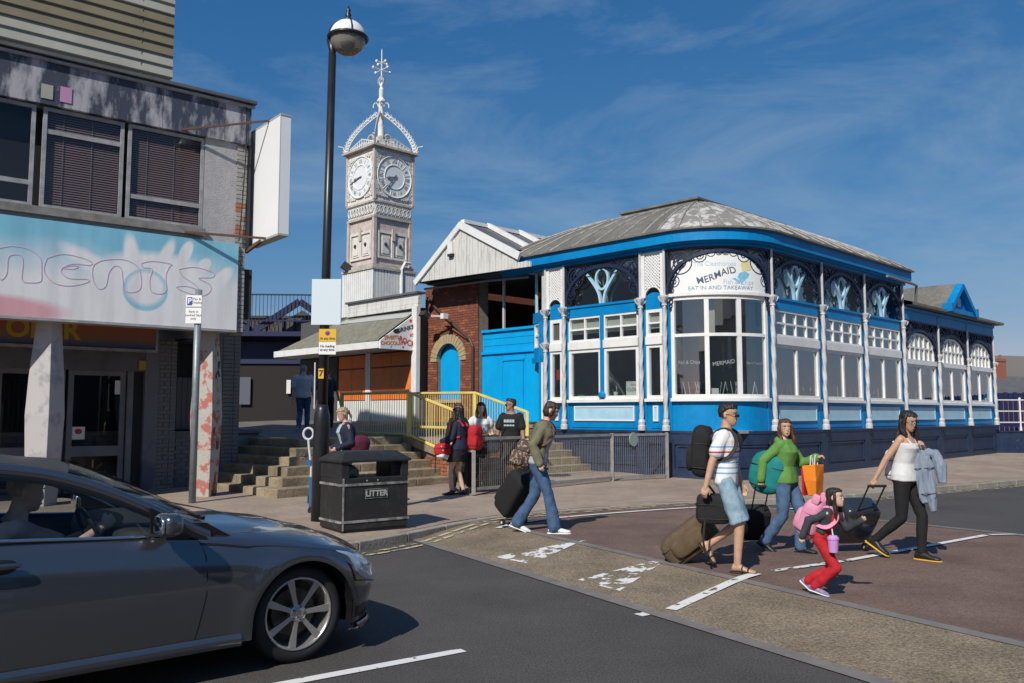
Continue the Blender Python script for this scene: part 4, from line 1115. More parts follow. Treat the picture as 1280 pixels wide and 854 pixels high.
g = MB(); g.box(KX - .05, KX + .03, 11.37, 11.63, 1.4, 3.6); g.build('white_post', M_wht, kio)
CX = -3.1; Z0, Z1 = 3.60, 3.84
g = MB(); g.add([(CX, 9.15, Z1), (CX, 15.2, Z1 - .1), (KX - .7, 15.9, Z1 - .12), (KX + .1, 15.9, Z1 - .1), (KX + .05, 12.9, 4.85), (KX + .05, 9.15, 4.78),
                 (CX, 9.15, Z1 - .04), (CX, 15.2, Z1 - .14), (KX - .7, 15.9, Z1 - .16), (KX + .1, 15.9, Z1 - .16)],
                [(0, 5, 4, 1), (1, 4, 2), (2, 4, 3), (0, 1, 7, 6), (1, 2, 8, 7), (2, 3, 9, 8)]); g.build('canopy_roof', M_mossroof, kio)
g = MB()
fp = [(CX, 9.12), (CX, 11.6), (CX, 15.2), (CX + .25, 15.6), (KX - .7, 15.92), (KX, 15.95)]
for p, q in zip(fp[:-1], fp[1:]): g.bar((p[0], p[1], 3.68), (q[0], q[1], 3.68), .05, .2)
g.build('canopy_fascia', M_wht, kio)
g = MB(); g.add([(CX + .04, 9.2, 3.60), (KX, 9.2, 3.60), (KX, 15.9, 3.60), (CX + .04, 15.3, 3.60)], [(0, 1, 2, 3)]); g.build('canopy_soffit', M_room, kio)
g = MB(); g.prism([(CX, 3.56), (KX - .06, 3.56), (KX - .06, 4.66), (CX, 3.80)], 9.06, 9.12, 'xz'); sgp = g.build('side_sign', M_sign, kio)
M_lo = mat('letter_orange', (.75, .25, .03), .5); M_lr = mat('letter_red', (.65, .03, .06), .5); M_lbk = mat('letter_black', (.03, .03, .03), .5)
def signtext(body, size, m, x, z, rot, xs=1, b=.004):
    o = text_mesh('lettering', body, size, m, sgp, Matrix.Identity(4), ext=0, bevel=b)
    for v in o.data.vertices:
        px, pz = v.co.x * xs, v.co.y; v.co = Vector((x + px * math.cos(rot) - pz * math.sin(rot), 9.052, z + px * math.sin(rot) + pz * math.cos(rot)))
    return o
signtext('DRINKS', .18, M_lbk, KX - .42, 4.19, .28); signtext('SWEETS', .15, M_lo, KX - .93, 3.90, .10); signtext('CHOCOLATE', .15, M_lo, KX - .87, 3.74, .05)
signtext('ROCK', .25, M_lr, KX - .36, 3.80, -.28, .9); signtext('ICE', .12, M_lr, KX - .16, 4.02, .2)
g = MB(); g.ell((KX - .75, 9.055, 4.1), (.12, .003, .07)); g.build('sign_ball', M_lbk, sgp)
for (x, z, r, m) in ((KX - .62, 3.76, .06, M_lblue), (KX - .22, 4.45, .05, M_lr), (KX - 1.1, 3.95, .04, M_lblue), (KX - .5, 3.64, .035, M_lr), (KX - .95, 3.64, .04, M_lblue), (KX - .12, 4.3, .04, M_lr)):
    g = MB(); g.ell((x, 9.056, z), (r, .004, r)); g.build('sweet_print', m, sgp)
# boarded parapet above the canopy
for k in range(3): g = MB(); g.box(KX - .02 - .012 * (2 - k), KX + .1, 8.95, 12.75, 4.86 + k * .145, 4.998 + k * .145); g.build('parapet_board', M_wboard, kio)
g = MB(); g.box(KX - .1, KX + .25, 8.93, 12.8, 5.30, 5.36); g.build('parapet_cap', M_slate, kio)
g = MB(); g.add([(KX - .01, 9.2, 4.75), (KX - .01, 12.8, 4.8), (KX - .3, 12.9, 4.62), (KX - .3, 9.2, 4.56)], [(0, 1, 2, 3)]); g.build('lead_flashing', mat('pale_lead', (.4, .41, .4), .7), kio)

# clock tower
M_tw = mat('tower_cream', (0.72, 0.69, 0.63), 0.7, col2=(0.52, 0.45, 0.40), ns=3.0, lo=0.50, hi=0.82, bump=0.2)
M_tw2 = mat('tower_pinkish', (0.60, 0.53, 0.49), 0.75, col2=(0.44, 0.35, 0.31), ns=4)
M_twi = mat('tower_iron', (0.76, 0.75, 0.71), 0.6, col2=(0.42, 0.36, 0.30), ns=6, lo=0.5, hi=0.8)
M_crn = mat('tower_cornice', (0.36, 0.32, 0.27), 0.8, col2=(0.54, 0.50, 0.44), ns=5)
M_dial = mat('dial_white', (0.74, 0.77, 0.78), 0.5)
M_num = mat('dial_numeral', (0.42, 0.38, 0.33), 0.6)
TY = 28.6
tower = thing('clock_tower', 'cream iron clock tower with lacy crown and weathervane spire', 'clock tower', (0, 0, 0), CAFE_R)
def zt(v): # height seen at TY
    dz = (427 - v) / 1070; c, s = math.cos(PITCH), math.sin(PITCH); return 1.64 + TY / (c - dz * s) * (s + dz * c)
HW = .845
tower.location = (-4.68, TY + HW * 1.414, 0)
def sq(g, hw, z0, z1, m=0): g.box(-hw, hw, -hw, hw, z0, z1, m)
z_sk0, z_sk1 = zt(412), zt(336); z_p1 = zt(268); z_f1 = zt(250); z_c1 = zt(182)
g = MB(); sq(g, HW + .02, 3.5, z_sk1); g.build('skirt_core', M_wht, tower)
g = MB()
for fx in range(4):
    Mr = Matrix.Rotation(fx * math.pi / 2, 3, 'Z'); x = -HW - .05
    while x < HW + .02:
        c = Mr @ Vector((x + .055, -HW - .04, (3.5 + z_sk1) / 2)); g.obox(c, (.095, .04, z_sk1 - 3.5), Mr); x += .122
g.build('skirt_boards', M_wht, tower, kind='stuff')
g = MB(); sq(g, HW + .10, z_sk1, z_sk1 + .08); sq(g, HW + .02, z_sk1 + .08, z_sk1 + .2); g.build('lower_cornice', M_crn, tower)
g = MB(); sq(g, HW - .10, z_sk1 + .2, z_p1 - .02); g.build('shaft', M_tw2, tower)
for i in (-1, 1):
    for j in (-1, 1): g = MB(); g.box(i * (HW - .09) - .06, i * (HW - .09) + .06, j * (HW - .09) - .06, j * (HW - .09) + .06, z_sk1 + .2, z_p1); g.build('corner_pilaster', M_tw2, tower)
zp0, zp1 = z_sk1 + .42, z_p1 - .5
for fx in range(4):
    Mr = Matrix.Rotation(fx * math.pi / 2, 3, 'Z')
    def fb(g, x0, x1, y, d, z0, z1, m=0): g.obox(Mr @ Vector(((x0 + x1) / 2, -(HW - .10) - y - d / 2, (z0 + z1) / 2)), (x1 - x0, d, z1 - z0), Mr, m)
    g = MB(); 
    for (x0, x1) in ((-.62, -.56), (-.05, .05), (.56, .62)): fb(g, x0, x1, 0, .06, zp0, zp1)
    fb(g, -.56, .56, 0, .058, zp1 - .07, zp1); fb(g, -.56, .56, 0, .058, zp0, zp0 + .07); g.build('panel_frame', M_tw, tower)
    for sx in (-.305, .305):
        g = MB(); fb(g, sx - .2, sx + .2, 0, .03, zp0 + .12, zp1 - .12); fb(g, sx - .14, sx + .14, .03, .02, zp0 + .18, zp1 - .2); p = g.build('panel', M_tw, tower)
        g = MB(); c = Mr @ Vector((sx, -(HW - .10) - .055, zp1 - .45)); g.ell(c, (.06, .06, .075), n=10, k=6); g.build('porthole', M_dark, p)
    g = MB(); fb(g, -.06, .06, .06, .05, zp1 - .3, zp1 + .12); g.build('bracket', mat('ochre_iron', (.56, .48, .38), .7), tower)
g = MB(); sq(g, HW - .02, z_p1 - .06, z_p1 + .02); sq(g, HW + .0, z_f1 - .02, z_f1 + .05); g.build('cornice', M_crn, tower)
g = MB(); sq(g, HW - .06, z_p1 + .02, z_f1 - .02); g.build('frieze', M_tw, tower)
for fx in range(4):
    Mr = Matrix.Rotation(fx * math.pi / 2, 3, 'Z'); g = MB()
    for k in range(9):
        x = -HW + .18 + k * (2 * HW - .36) / 8
        pts = [Mr @ Vector((x + .08 * math.cos(t), -HW + .03, (z_p1 + z_f1) / 2 + .13 * math.sin(t))) for t in [2 * math.pi * q / 10 for q in range(10)]]
        g.tube(pts, .02, 4, closed=True)
        g.bar(Mr @ Vector((x - .09, -HW + .035, z_p1 + .06)), Mr @ Vector((x + .09, -HW + .035, z_f1 - .06)), .02, .02)
    g.build('frieze_ironwork', M_twi, tower)
g = MB(); sq(g, HW - .03, z_f1 + .05, z_c1 - .05); g.build('clock_stage', M_tw, tower)
cz = (z_f1 + z_c1) / 2; DR = .71
ROM = ['XII', 'I', 'II', 'III', 'IIII', 'V', 'VI', 'VII', 'VIII', 'IX', 'X', 'XI']
for fx in range(4):
    Mr = Matrix.Rotation(fx * math.pi / 2, 3, 'Z')
    def P(x, y, z): return Mr @ Vector((x, -(HW - .03) - y, z))
    g = MB(); g.bar(P(-HW + .02, .0, z_f1 + .05), P(-HW + .02, .0, z_c1 - .05), .09, .09, up=Mr @ Vector((0, 1, 0))); g.build('corner_post', M_tw2, tower)
    g = MB(); secs = [[P(DR * r * math.cos(t), y, cz + DR * r * math.sin(t)) for t in [2 * math.pi * k / 40 for k in range(40)]] for r, y in ((1, 0), (1, .03))]
    g.loft(secs); dial = g.build('dial', M_dial, tower)
    g = MB(); g.tube([P(DR * 1.02 * math.cos(t), .04, cz + DR * 1.02 * math.sin(t)) for t in [2 * math.pi * k / 40 for k in range(40)]], .022, 6, closed=True)
    g.tube([P(DR * .6 * math.cos(t), .035, cz + DR * .6 * math.sin(t)) for t in [2 * math.pi * k / 40 for k in range(40)]], .018, 5, closed=True)
    g.build('dial_ring', M_twi, dial)
    nx = Mr @ Vector((1, 0, 0))
    for k, nm in enumerate(ROM):
        a = math.pi / 2 - k * math.pi / 6; o = P(DR * .79 * math.cos(a), .036, cz + DR * .79 * math.sin(a))
        up = (Mr @ Vector((math.cos(a), 0, math.sin(a)))); xd = (Mr @ Vector((math.sin(a), 0, -math.cos(a))))
        text_mesh('numeral', nm, .19, M_num, dial, face_M(o, xd, up), ext=.004, bevel=.003, xs=.8)
    for k in range(12):
        a = math.pi / 12 + k * math.pi / 6; g = MB(); g.bar(P(DR * .62 * math.cos(a), .035, cz + DR * .62 * math.sin(a)), P(DR * .97 * math.cos(a), .035, cz + DR * .97 * math.sin(a)), .012, .012); g.build('dial_bar', M_twi, dial)
    mins = 36; hr = 8.6
    def hand(a, l, w, tail):
        g = MB(); d = Vector((math.sin(a), math.cos(a)));
        g.bar(P(-d.x * tail, .055, cz - d.y * tail), P(d.x * l, .055, cz + d.y * l), w, .012, up=Mr @ Vector((0, 1, 0)))
        g.ell(P(d.x * l * .72, .055, cz + d.y * l * .72), (w * 1.1, w * 1.1, w * 1.1), n=8, k=5)
        g.build('clock_hand', mat('hand_grey', (.16, .16, .17), .6), dial)
    if fx == 0: hand(rad(mins * 6), DR * .82, .035, .12); hand(rad(hr * 30), DR * .5, .05, .08)
    else: hand(rad(256), DR * .85, .03, .1); hand(rad(262), DR * .5, .045, .08)
    g = MB()
    rr = random.Random(fx)
    for sx in (-1, 1):
        for sz in (-1, 1):
            X = sx * (HW - .16); Z = cz + sz * (HW - .2)
            for (dx, dz, r) in ((0, 0, .09), (-.17 * sx, .05 * sz, .06), (.02 * sx, -.18 * sz, .06), (-.28 * sx, .07 * sz, .045), (.04 * sx, -.3 * sz, .045), (-.38 * sx, .09 * sz, .03), (.06 * sx, -.39 * sz, .03)):
                g.tube([P(X + dx + r * math.cos(t), .03, Z + dz + r * math.sin(t)) for t in [2 * math.pi * k / 9 for k in range(9)]], .016, 4, closed=True)
                g.tube([P(X + dx + r * .45 * math.cos(t), .03, Z + dz + r * .45 * math.sin(t)) for t in [2 * math.pi * k / 6 for k in range(6)]], .014, 4, closed=True)
    g.build('corner_scrollwork', M_twi, tower)
g = MB(); sq(g, HW + .0, z_c1 - .06, z_c1); sq(g, HW + .13, z_c1, z_c1 + .07); g.build('top_cornice', M_crn, tower)
# crown
zt_ = lambda v: 1.64 + (zt(v) - 1.64) * 1.045
zc = z_c1 + .07; zs = zt_(62)
Hs = zs - zc
g = MB(); g.add([(-.62, -.62, zc), (.62, -.62, zc), (.62, .62, zc), (-.62, .62, zc), (-.14, -.14, zc + .62), (.14, -.14, zc + .62), (.14, .14, zc + .62), (-.14, .14, zc + .62)], [(0, 1, 5, 4), (1, 2, 6, 5), (2, 3, 7, 6), (3, 0, 4, 7), (4, 5, 6, 7)]); g.build('crown_roof', M_crn, tower)
za = zt_(139)
g = MB(); g.lathe([(.2, 0), (.17, .3), (.12, .5), (.15, .55), (.11, .6), (.09, za - zc + .25), (.15, za - zc + .3), (.15, za - zc + .36), (.08, za - zc + .45), (.09, za - zc + .75), (.05, za - zc + .85), (.06, za - zc + .9), (.025, za - zc + 1.0), (.02, Hs - .1), (.0, Hs)], (0, 0, zc + .3 - .3), 10); g.build('spire', M_twi, tower)
for q in range(4):
    dx, dy = ((1, 1), (1, -1), (-1, 1), (-1, -1))[q]; g = MB(); inn = []; ou = []
    for k in range(15):
        t = k / 14; r = .80 * (1 - (t * .96) ** 1.75) + .03; z = zc + (za - .2 - zc) * t
        o2 = .11
        inn.append(Vector((dx * r, dy * r, z))); nrm = Vector((dx * math.cos(t * 1.4), dy * math.cos(t * 1.4), 1.2 * math.sin(t * 1.4) + .2)).normalized()
        ou.append(inn[-1] + nrm * o2)
    g.tube(inn, .018, 5); g.tube(ou, .015, 5)
    for k in range(15):
        g.tube([inn[k], ou[k]], .013, 4)
        if k < 14:
            c = (inn[k] + ou[k + 1]) / 2; g.ell(c, (.045, .045, .045), n=6, k=4); g.tube([ou[k], (ou[k] + ou[k + 1]) / 2 + (ou[k] - inn[k]).normalized() * .07, ou[k + 1]], .012, 4)
    g.build('crown_rib', M_twi, tower)
    g = MB(); pts = [(dx * (.84 + .10 * math.sin(t)), dy * (.84 + .10 * math.sin(t)), zc + .02 + .12 * t) for t in (0, .6, 1.2, 1.8)]; pts.append((dx * 1.05, dy * 1.05, zc + .26)); g.tube(pts, .02, 5); g.ell(pts[-1], (.04, .04, .03), n=6, k=4); g.build('corner_curl', M_twi, tower)
for fx in range(4):
    Mr = Matrix.Rotation(fx * math.pi / 2, 3, 'Z'); g = MB()
    for k in range(-5, 6):
        x = k * .135; h = .13 + .22 * (1 - abs(k) / 5.5); g.tube([Mr @ Vector((x, -HW + .05, zc)), Mr @ Vector((x, -HW + .05, zc + h))], .018, 4)
        g.tube([Mr @ Vector((x + .05 * math.cos(t), -HW + .05, zc + h * .5 + .05 * math.sin(t))) for t in [k2 * 1.05 for k2 in range(6)]], .014, 4, closed=True)
    g.bar(Mr @ Vector((-.72, -HW + .05, zc + .13)), Mr @ Vector((0, -HW + .05, zc + .36)), .03, .03); g.bar(Mr @ Vector((.72, -HW + .05, zc + .13)), Mr @ Vector((0, -HW + .05, zc + .36)), .03, .03)
    g.build('cresting', M_twi, tower)
    g = MB(); g.tube([Mr @ Vector((.16 * math.cos(t), -.42, zc + .42 + .16 * math.sin(t))) for t in [math.pi * k / 8 for k in range(9)]], .045, 6); g.build('dormer_hood', M_crn, tower)
zk = lambda v: zt_(v)
for zz, l in ((zk(80), .22), (zk(89), .36)):
    for a in (0, math.pi / 2):
        g = MB(); g.tube([(-l * math.cos(a), -l * math.sin(a), zz), (l * math.cos(a), l * math.sin(a), zz)], .018, 5)
        for s in (-1, 1): g.ell((s * l * math.cos(a), s * l * math.sin(a), zz), (.05, .05, .06), n=7, k=5)
        g.build('weathervane_arm', M_twi, tower)
g = MB(); g.tube([(.13 * math.cos(t), -.13 * math.sin(t) * .7, zk(103) + .16 * math.sin(t)) for t in [k * math.pi / 5 for k in range(10)]], .02, 4, closed=True); g.tube([(0, .12 * math.cos(t), zk(103) + .16 * math.sin(t)) for t in [k * math.pi / 5 for k in range(10)]], .02, 4, closed=True); g.build('spire_ornament', M_twi, tower)
for a in range(4):
    g = MB(); d = Vector((math.cos(a * math.pi / 2 + .78), math.sin(a * math.pi / 2 + .78), 0)); zz = zk(138)
    g.tube([Vector((0, 0, zz)) + d * (.1 + .13 * (1 - math.cos(t)) * .7) + Vector((0, 0, .1 + .14 * math.sin(t))) for t in (0, .7, 1.4, 2.1, 2.8, 3.5)], .02, 5); g.build('spire_scroll', M_twi, tower)
t = thing('floodlight', 'black floodlight on the left corner ledge of the clock tower', 'lamp', tower.location + Vector((-1.1, -.25, z_sk1 + .1)), .3)
MB().obox((0, 0, .12), (.34, .18, .26), Matrix.Rotation(.6, 3, 'Y')).build('lamp_body', M_dark, t); MB().box(-.04, .3, -.03, .03, -.02, .04).build('bracket', M_dark, t)
g = MB(); g.tube([(HW * .35, -HW - .08, 4.2), (HW * .35, -HW - .08, z_sk1 + .1), (HW * .5, -HW - .1, z_sk1 + .35), (HW * .8, -HW - .05, z_sk1 + .35)], .05, 6); g.build('pipe', M_wht, tower)
# dark blue building beyond the terrace
M_dkblue = mat('dark_blue_boards', (.012, .02, .075), .6)
M_dkb2 = mat('blue_frame_paint', (.010, .014, .06), .5)
bb = thing('seafront_building', 'dark blue timber building with zigzag gables beyond the terrace', 'building', (-10.2, 31.5, 0), rad(4))
MB().box(-9, 3.3, 0, 5, 1.0, 4.55).build('wall', mat('shaded_brown_wall', (.016, .011, .012), .8), bb)  # wall brown is darkened to carry the shade that falls here
MB().box(-9, 3.3, -.08, 0, 3.5, 4.3).build('boarding', M_dkblue, bb)
MB().box(-9, 3.4, -.9, .1, 4.45, 4.62).build('eaves_beam', M_dkb2, bb)
for k in range(3):
    x = -4.2 + k * 3.3
    for sg in (-1, 1): g = MB(); g.bar((x + sg * 1.65, -.6, 4.62), (x, -.6, 5.75), .12, .24); g.build('gable_beam', M_dkb2, bb)
    g = MB(); g.prism([(x - 1.3, 4.7), (x + 1.3, 4.7), (x, 5.5)], 0, .05); g.build('gable_glass', M_roomd, bb)
    for q in range(4): g = MB(); g.box(x - .7 + q * .4, x - .66 + q * .4, -.1, -.04, 4.65, 5.2); g.build('gable_post', M_wht if k == 1 else M_dkb2, bb)
MB().box(-9, 3.2, .1, 4.9, 4.55, 5.3).build('upper_storey', mat('tile_brown', (.07, .055, .05), .8), bb)
g = MB()
for k in range(92): x = -9 + k * .135; g.box(x, x + .018, -.75, -.73, 4.95, 5.95)
for z in (5.0, 5.95): g.box(-9, 3.4, -.77, -.72, z, z + .05)
for k in range(6): x = -9 + k * 2.4; g.box(x, x + .06, -.78, -.7, 4.6, 6.1)
g.build('balcony_bars', M_dkb2, bb, kind='stuff')
MB().box(.2, .6, -.12, -.08, 2.0, 3.0).build('notice_board', mat('grey_notice', (.10, .11, .14), .7), bb); MB().box(1.9, 2.05, -.12, -.08, 2.4, 2.9).build('notice_board', M_paper, bb)
t = thing('wall_light', 'round grey lamp on the dark blue wall left of the kiosk', 'lamp', (-10.4, 31.2, 4.0)); MB().ell((0, 0, 0), (.14, .1, .17)).build('lamp_globe', mat('dull_globe', (.4, .4, .4), .5), t); MB().box(-.05, .05, 0, .25, .1, .2).build('bracket', M_dark, t)
# thin street mast beyond
t = thing('mast', 'thin distant mast above the dark blue building', 'mast', (-14.2, 40, 0)); MB().tube([(0, 0, 0), (0, 0, 9.2)], [.06, .03], 6).build('pole', M_col, t); MB().box(-.1, .25, -.03, .03, 7.9, 8.2).build('box', M_col, t)
# dark railing on the terrace
def railing(name, label, p, q, h, m, gap=.11, z0=None, bar=.012, cat='railing', posts=True, top=.02):
    p = Vector(p); q = Vector(q); L_ = (q - p).length; d = (q - p) / L_
    t = thing(name, label, cat, p)
    g = MB(); n_ = int(L_ / gap)
    for k in range(1, n_): c = d * (L_ * k / n_); g.tube([c + Vector((0, 0, .08)), c + Vector((0, 0, h))], bar, 4)
    g.build('bars', m, t, kind='stuff')
    for z in (.08, h): g = MB(); g.bar(Vector((0, 0, z)), d * L_ + Vector((0, 0, z)), top * 2, top * 2); g.build('rail', m, t)
    if posts:
        for c in (Vector((0, 0, 0)), d * L_): g = MB(); g.bar(c, c + Vector((0, 0, h + .03)), .05, .05); g.build('post', m, t)
    return t
M_bar = mat('dark_bar', (.02, .022, .03), .5)
railing('iron_railing', 'dark vertical bar railing on the terrace left of the steps', cw(-15.5, 5.6, 1.17), cw(-10.2, 8.4, 1.17), 1.15, M_bar)
# yellow railings
M_yel = mat('yellow_rail', (.80, .63, .17), .5, col2=(.66, .52, .16), ns=4)
M_yelb = mat('yellow_bar', (.62, .50, .16), .5)
def yellow(name, label, pts):
    """pts: list of (a, b, zbottom, ztop) along the rail"""
    t = thing(name, label, 'railing', cw(pts[0][0], pts[0][1], 0)); o = Vector(cw(pts[0][0], pts[0][1], 0))
    P = [(cw(a, b) - o, z0, z1) for a, b, z0, z1 in pts]
    up = Vector((0, 0, 1))
    for (p, a0, a1), (q, b0, b1) in zip(P[:-1], P[1:]):
        for u, w in ((a0, b0), (a1, b1)): g = MB(); g.bar(p + up * u, q + up * w, .055, .055); g.build('rail', M_yel, t, bevel=.01)
        k = max(2, int((q - p).length / .085)); g = MB()
        for i in range(1, k): c = p.lerp(q, i / k); z0 = a0 + (b0 - a0) * i / k; z1 = a1 + (b1 - a1) * i / k; g.tube([c + up * z0, c + up * z1], .0085, 4)
        g.build('bars', M_yelb, t, kind='stuff')
    for p, a0, a1 in P: g = MB(); g.bar(p + up * (a0 - .12), p + up * (a1 + .01), .075, .075); g.build('post', M_yel, t, bevel=.01)
yellow('yellow_railing', 'front yellow railing that steps down beside the broad stone steps', [(-6.4, 6.0, 1.22, 2.12), (-6.4, 3.4, 1.20, 2.11), (-6.4, 1.75, .78, 1.68)])
yellow('yellow_railing', 'rear yellow railing in front of the brick arch sloping down by the blue gate', [(-4.2, 6.15, 1.33, 2.18), (-4.2, 3.72, 1.30, 2.15), (-4.2, 1.98, .85, 1.69)])
# grey mesh fence on the pavement
M_galv = mat('grey_galvanised', (.20, .19, .175), .5, col2=(.30, .28, .26), ns=8)
fence = thing('mesh_fence', 'low grey steel mesh barrier on the pavement before the navy plinth', 'fence', (-.69, 15.56, 0))
fpts = [(-.69, 15.56), (2.13, 18.39), (3.43, 19.10)]
o = Vector((-.69, 15.56, 0)); up = Vector((0, 0, 1))
for (p, q) in zip(fpts[:-1], fpts[1:]):
    p = Vector((*p, 0)) - o; q = Vector((*q, 0)) - o
    for z in (.30, 1.20): g = MB(); g.bar(p + up * z, q + up * z, .05, .05); g.build('rail', M_galv, fence)
    k = int((q - p).length / .05); g = MB()
    for i in range(1, k): c = p.lerp(q, i / k); g.tube([c + up * .3, c + up * 1.2], .0035, 3)
    for i in range(1, 6): z = .3 + .9 * i / 6; g.tube([p + up * z, q + up * z], .0035, 3)
    g.build('mesh_wires', M_galv, fence, kind='stuff')
for p in fpts: p = Vector((*p, 0)) - o; g = MB(); g.bar(p + up * .2, p + up * 1.24, .07, .07); g.build('post', M_galv, fence)
t = MB(); 
q = thing('round_badge', 'round pale badge hanging on the grey mesh fence', 'sign', (2.62, 18.62, 1.1)); g = MB(); g.lathe([(.15, 0), (.15, .02)], (0, 0, 0), 20); b_ = g.build('disc', mat('pale_green', (.28, .36, .30), .6), q); b_.rotation_euler = (math.pi / 2, 0, rad(45))
# far right: wall, fence, white railings, roofs
nw = thing('navy_wall', 'low navy wall beyond the far end of the cafe', 'wall', cw(15.9, -1.62, 0), rad(8))
MB().box(0, 14, 0, .25, 0, 1.0).build('wall', M_navy, nw)
MB().box(-.02, 14, -.03, .28, 1.0, 1.06).build('coping', M_navy, nw)
wr = thing('white_railing', 'white three bar railing on the navy wall at far right', 'railing', cw(15.9, -1.62, 0), rad(8))
for z in (1.35, 1.75, 2.15): g = MB(); g.tube([(.1, .12, z), (14, .12, z)], .022, 6); g.build('rail', M_wht, wr)
for x in (1.1, 3.2, 5.3, 7.4): g = MB(); g.lathe([(.05, 0), (.03, .2), (.03, 1.1), (.05, 1.18), (0, 1.22)], (x, .12, 1.03), 8); g.build('post', M_wht, wr)
M_fbl = mat('fence_blue', (.010, .018, .075), .6)
bf = thing('blue_fence', 'tall dark blue slatted fence behind the white railing', 'fence', cw(16.6, -.6, 0), rad(8))
for k in range(60): x = k * .2; g = MB(); g.box(x, x + .15, 0, .03, .9, 2.42 + (.04 if k % 2 else 0)); g.build('fence_slat', M_fbl, bf)
MB().box(0, 12, .03, .08, 2.2, 2.3).build('rail', M_fbl, bf); MB().box(0, 12, .03, .08, 1.2, 1.3).build('rail', M_fbl, bf)
q = thing('poster_board', 'small pale blue poster on the dark blue fence at far right', 'sign', cw(17.3, -.85, 0), rad(8))
MB().box(0, .75, -.03, 0, 1.55, 2.25).build('board', mat('poster_print', (.25, .42, .68), .6, col2=(.72, .76, .8), ns=1.6, lo=.45, hi=.6, stretch=(1, 1, 2)), q)
text_mesh('lettering', 'Seaside', .2, mat('poster_blue', (.03, .12, .45), .6), q, face_M((.37, -.035, 1.88), (1, 0, 0)), ext=.001)
hs_ = thing('brick_house', 'distant brick house with grey roof and red chimney stack at far right', 'house', (44.5, 76, 0), rad(20))
M_hbr = mat('far_brick', (.27, .10, .06), .9)
MB().box(-6, 14, 0, 7, 0, 3.6).build('wall', M_hbr, hs_)
g = MB(); g.add([(-6.3, -.3, 3.5), (14, -.3, 3.5), (14, 3.5, 5.2), (-6.3, 3.5, 5.2), (14, 7.3, 3.5), (-6.3, 7.3, 3.5)], [(0, 1, 2, 3), (3, 2, 4, 5)]); g.build('roof', M_slate, hs_)
def chim(x, y, z0, z1, w): 
    g = MB(); g.box(x, x + w, y, y + .8, z0, z1); g.box(x - .06, x + w + .06, y - .06, y + .86, z1 - .25, z1 - .1); c = g.build('chimney', M_hbr, hs_)
    for k in range(2): g = MB(); g.lathe([(.13, 0), (.1, .4)], (x + .25 + k * (w - .5), y + .4, z1), 8); g.build('chimney_pot', M_hbr, c)
chim(.0, 3, 4, 6.0, .9); chim(1.3, 3, 4, 6.8, 1.5)
MB().box(3.2, 8, 4, 7, 4, 7.2).build('upper_wall', mat('grey_concrete', (.22, .21, .2), .9), hs_)
# ------------------------------------------------------------------ the arcade on the left
M_par = mat('peeling_parapet', (.045, .055, .085), .8, col2=(.40, .39, .42), ns=1.5, lo=.45, hi=.56, detail=10, stretch=(1.6, 1.6, .55), bump=.3)
M_corr = mat('cladding_cream', (.40, .39, .33), .6, col2=(.33, .32, .27), ns=1.5)
M_corrt = mat('cladding_tan', (.22, .19, .12), .6, col2=(.18, .155, .10), ns=1.5)
M_rend = mat('render_pale', (.42, .41, .42), .9, col2=(.34, .33, .34), ns=9, bump=.6, bs=60)
M_frame = mat('grey_white_frame', (.38, .39, .40), .6, col2=(.24, .24, .24), ns=6, detail=10)
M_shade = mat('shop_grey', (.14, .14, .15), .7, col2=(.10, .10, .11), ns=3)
arc = thing('arcade_building', 'run-down two storey amusement arcade with faded bubble lettering over tapered pillars', 'building', (ARC.x, ARC.y, 0), ARC_R)
# upper cladding set back
strips = ['w', 'w', 't', 't', 't', 't', 'w', 'w', 'w', 'w', 't', 't', 't', 't', 't']
for k, c in enumerate(strips):
    z = 7.36 + k * .185
    g = MB(); g.prism([(.5, z + .185), (.5, z), (.455, z), (.435, z + .014), (.468, z + .185)], -12, -1.03, 'yz', 0); g.build('cladding_board', M_corr if c == 'w' else M_corrt, arc)
MB().box(-12, -1.05, .5, 6, 6.9, 10.5).build('upper_wall', M_corr, arc)
g = MB(); g.box(-1.55, -1.542, .45, .47, 7.3, 10); g.build('cladding_joint', M_shade, arc)
# parapet
for k, (a, b) in enumerate(((-12, -8.5), (-8.5, -4.9), (-4.9, -1.3), (-1.3, -.27), (-.27, .2))):
    MB().box(a + .004, b - .004, 0.0, .25, 6.32, 7.05).build('parapet_panel', M_par, arc)
MB().box(-12, .22, .25, 5.5, 6.3, 7.0).build('flat_roof', M_slate, arc)
MB().box(-12, .26, -.10, .3, 7.05, 7.10).build('parapet_cap', M_slate, arc); MB().box(-12, .24, -.05, .02, 6.98, 7.02).build('parapet_trim', M_frame, arc)
g = MB(); g.box(-3.08, -2.92, -.012, 0, 6.40, 6.62); g.build('patch', M_corr, arc); g = MB(); g.box(-2.82, -2.66, -.012, 0, 6.40, 6.64); g.build('pink_patch', mat('pink_board', (.52, .26, .44), .7), arc)
# window band
WZ0, WZ1 = 4.74, 6.30
def aframe(x0, x1, z0, z1, w=.07, y=.12, d=.05, bars=()):
    g = MB(); g.box(x0, x0 + w, y - d, y, z0, z1); g.box(x1 - w, x1, y - d, y, z0, z1); g.box(x0 + w, x1 - w, y - d, y - .003, z0, z0 + w); g.box(x0 + w, x1 - w, y - d, y - .003, z1 - w, z1)
    W = g.build('window', M_frame, arc)
    for zz in bars: g = MB(); g.box(x0 + w, x1 - w, y - d + .01, y - .01, zz - .035, zz + .035); g.build('glazing_bar', M_frame, W)
    zs = [z0 + w] + list(bars) + [z1 - w]
    for a, b in zip(zs[:-1], zs[1:]): g = MB(); g.box(x0 + w, x1 - w, y - .03, y - .025, a, b); g.build('pane', M_glassd, W)
    return W
M_glassd = glass('arcade_glass', (.82, .82, .84), .0)
M_bl = mat('blind_brown', (.33, .225, .195), .7)
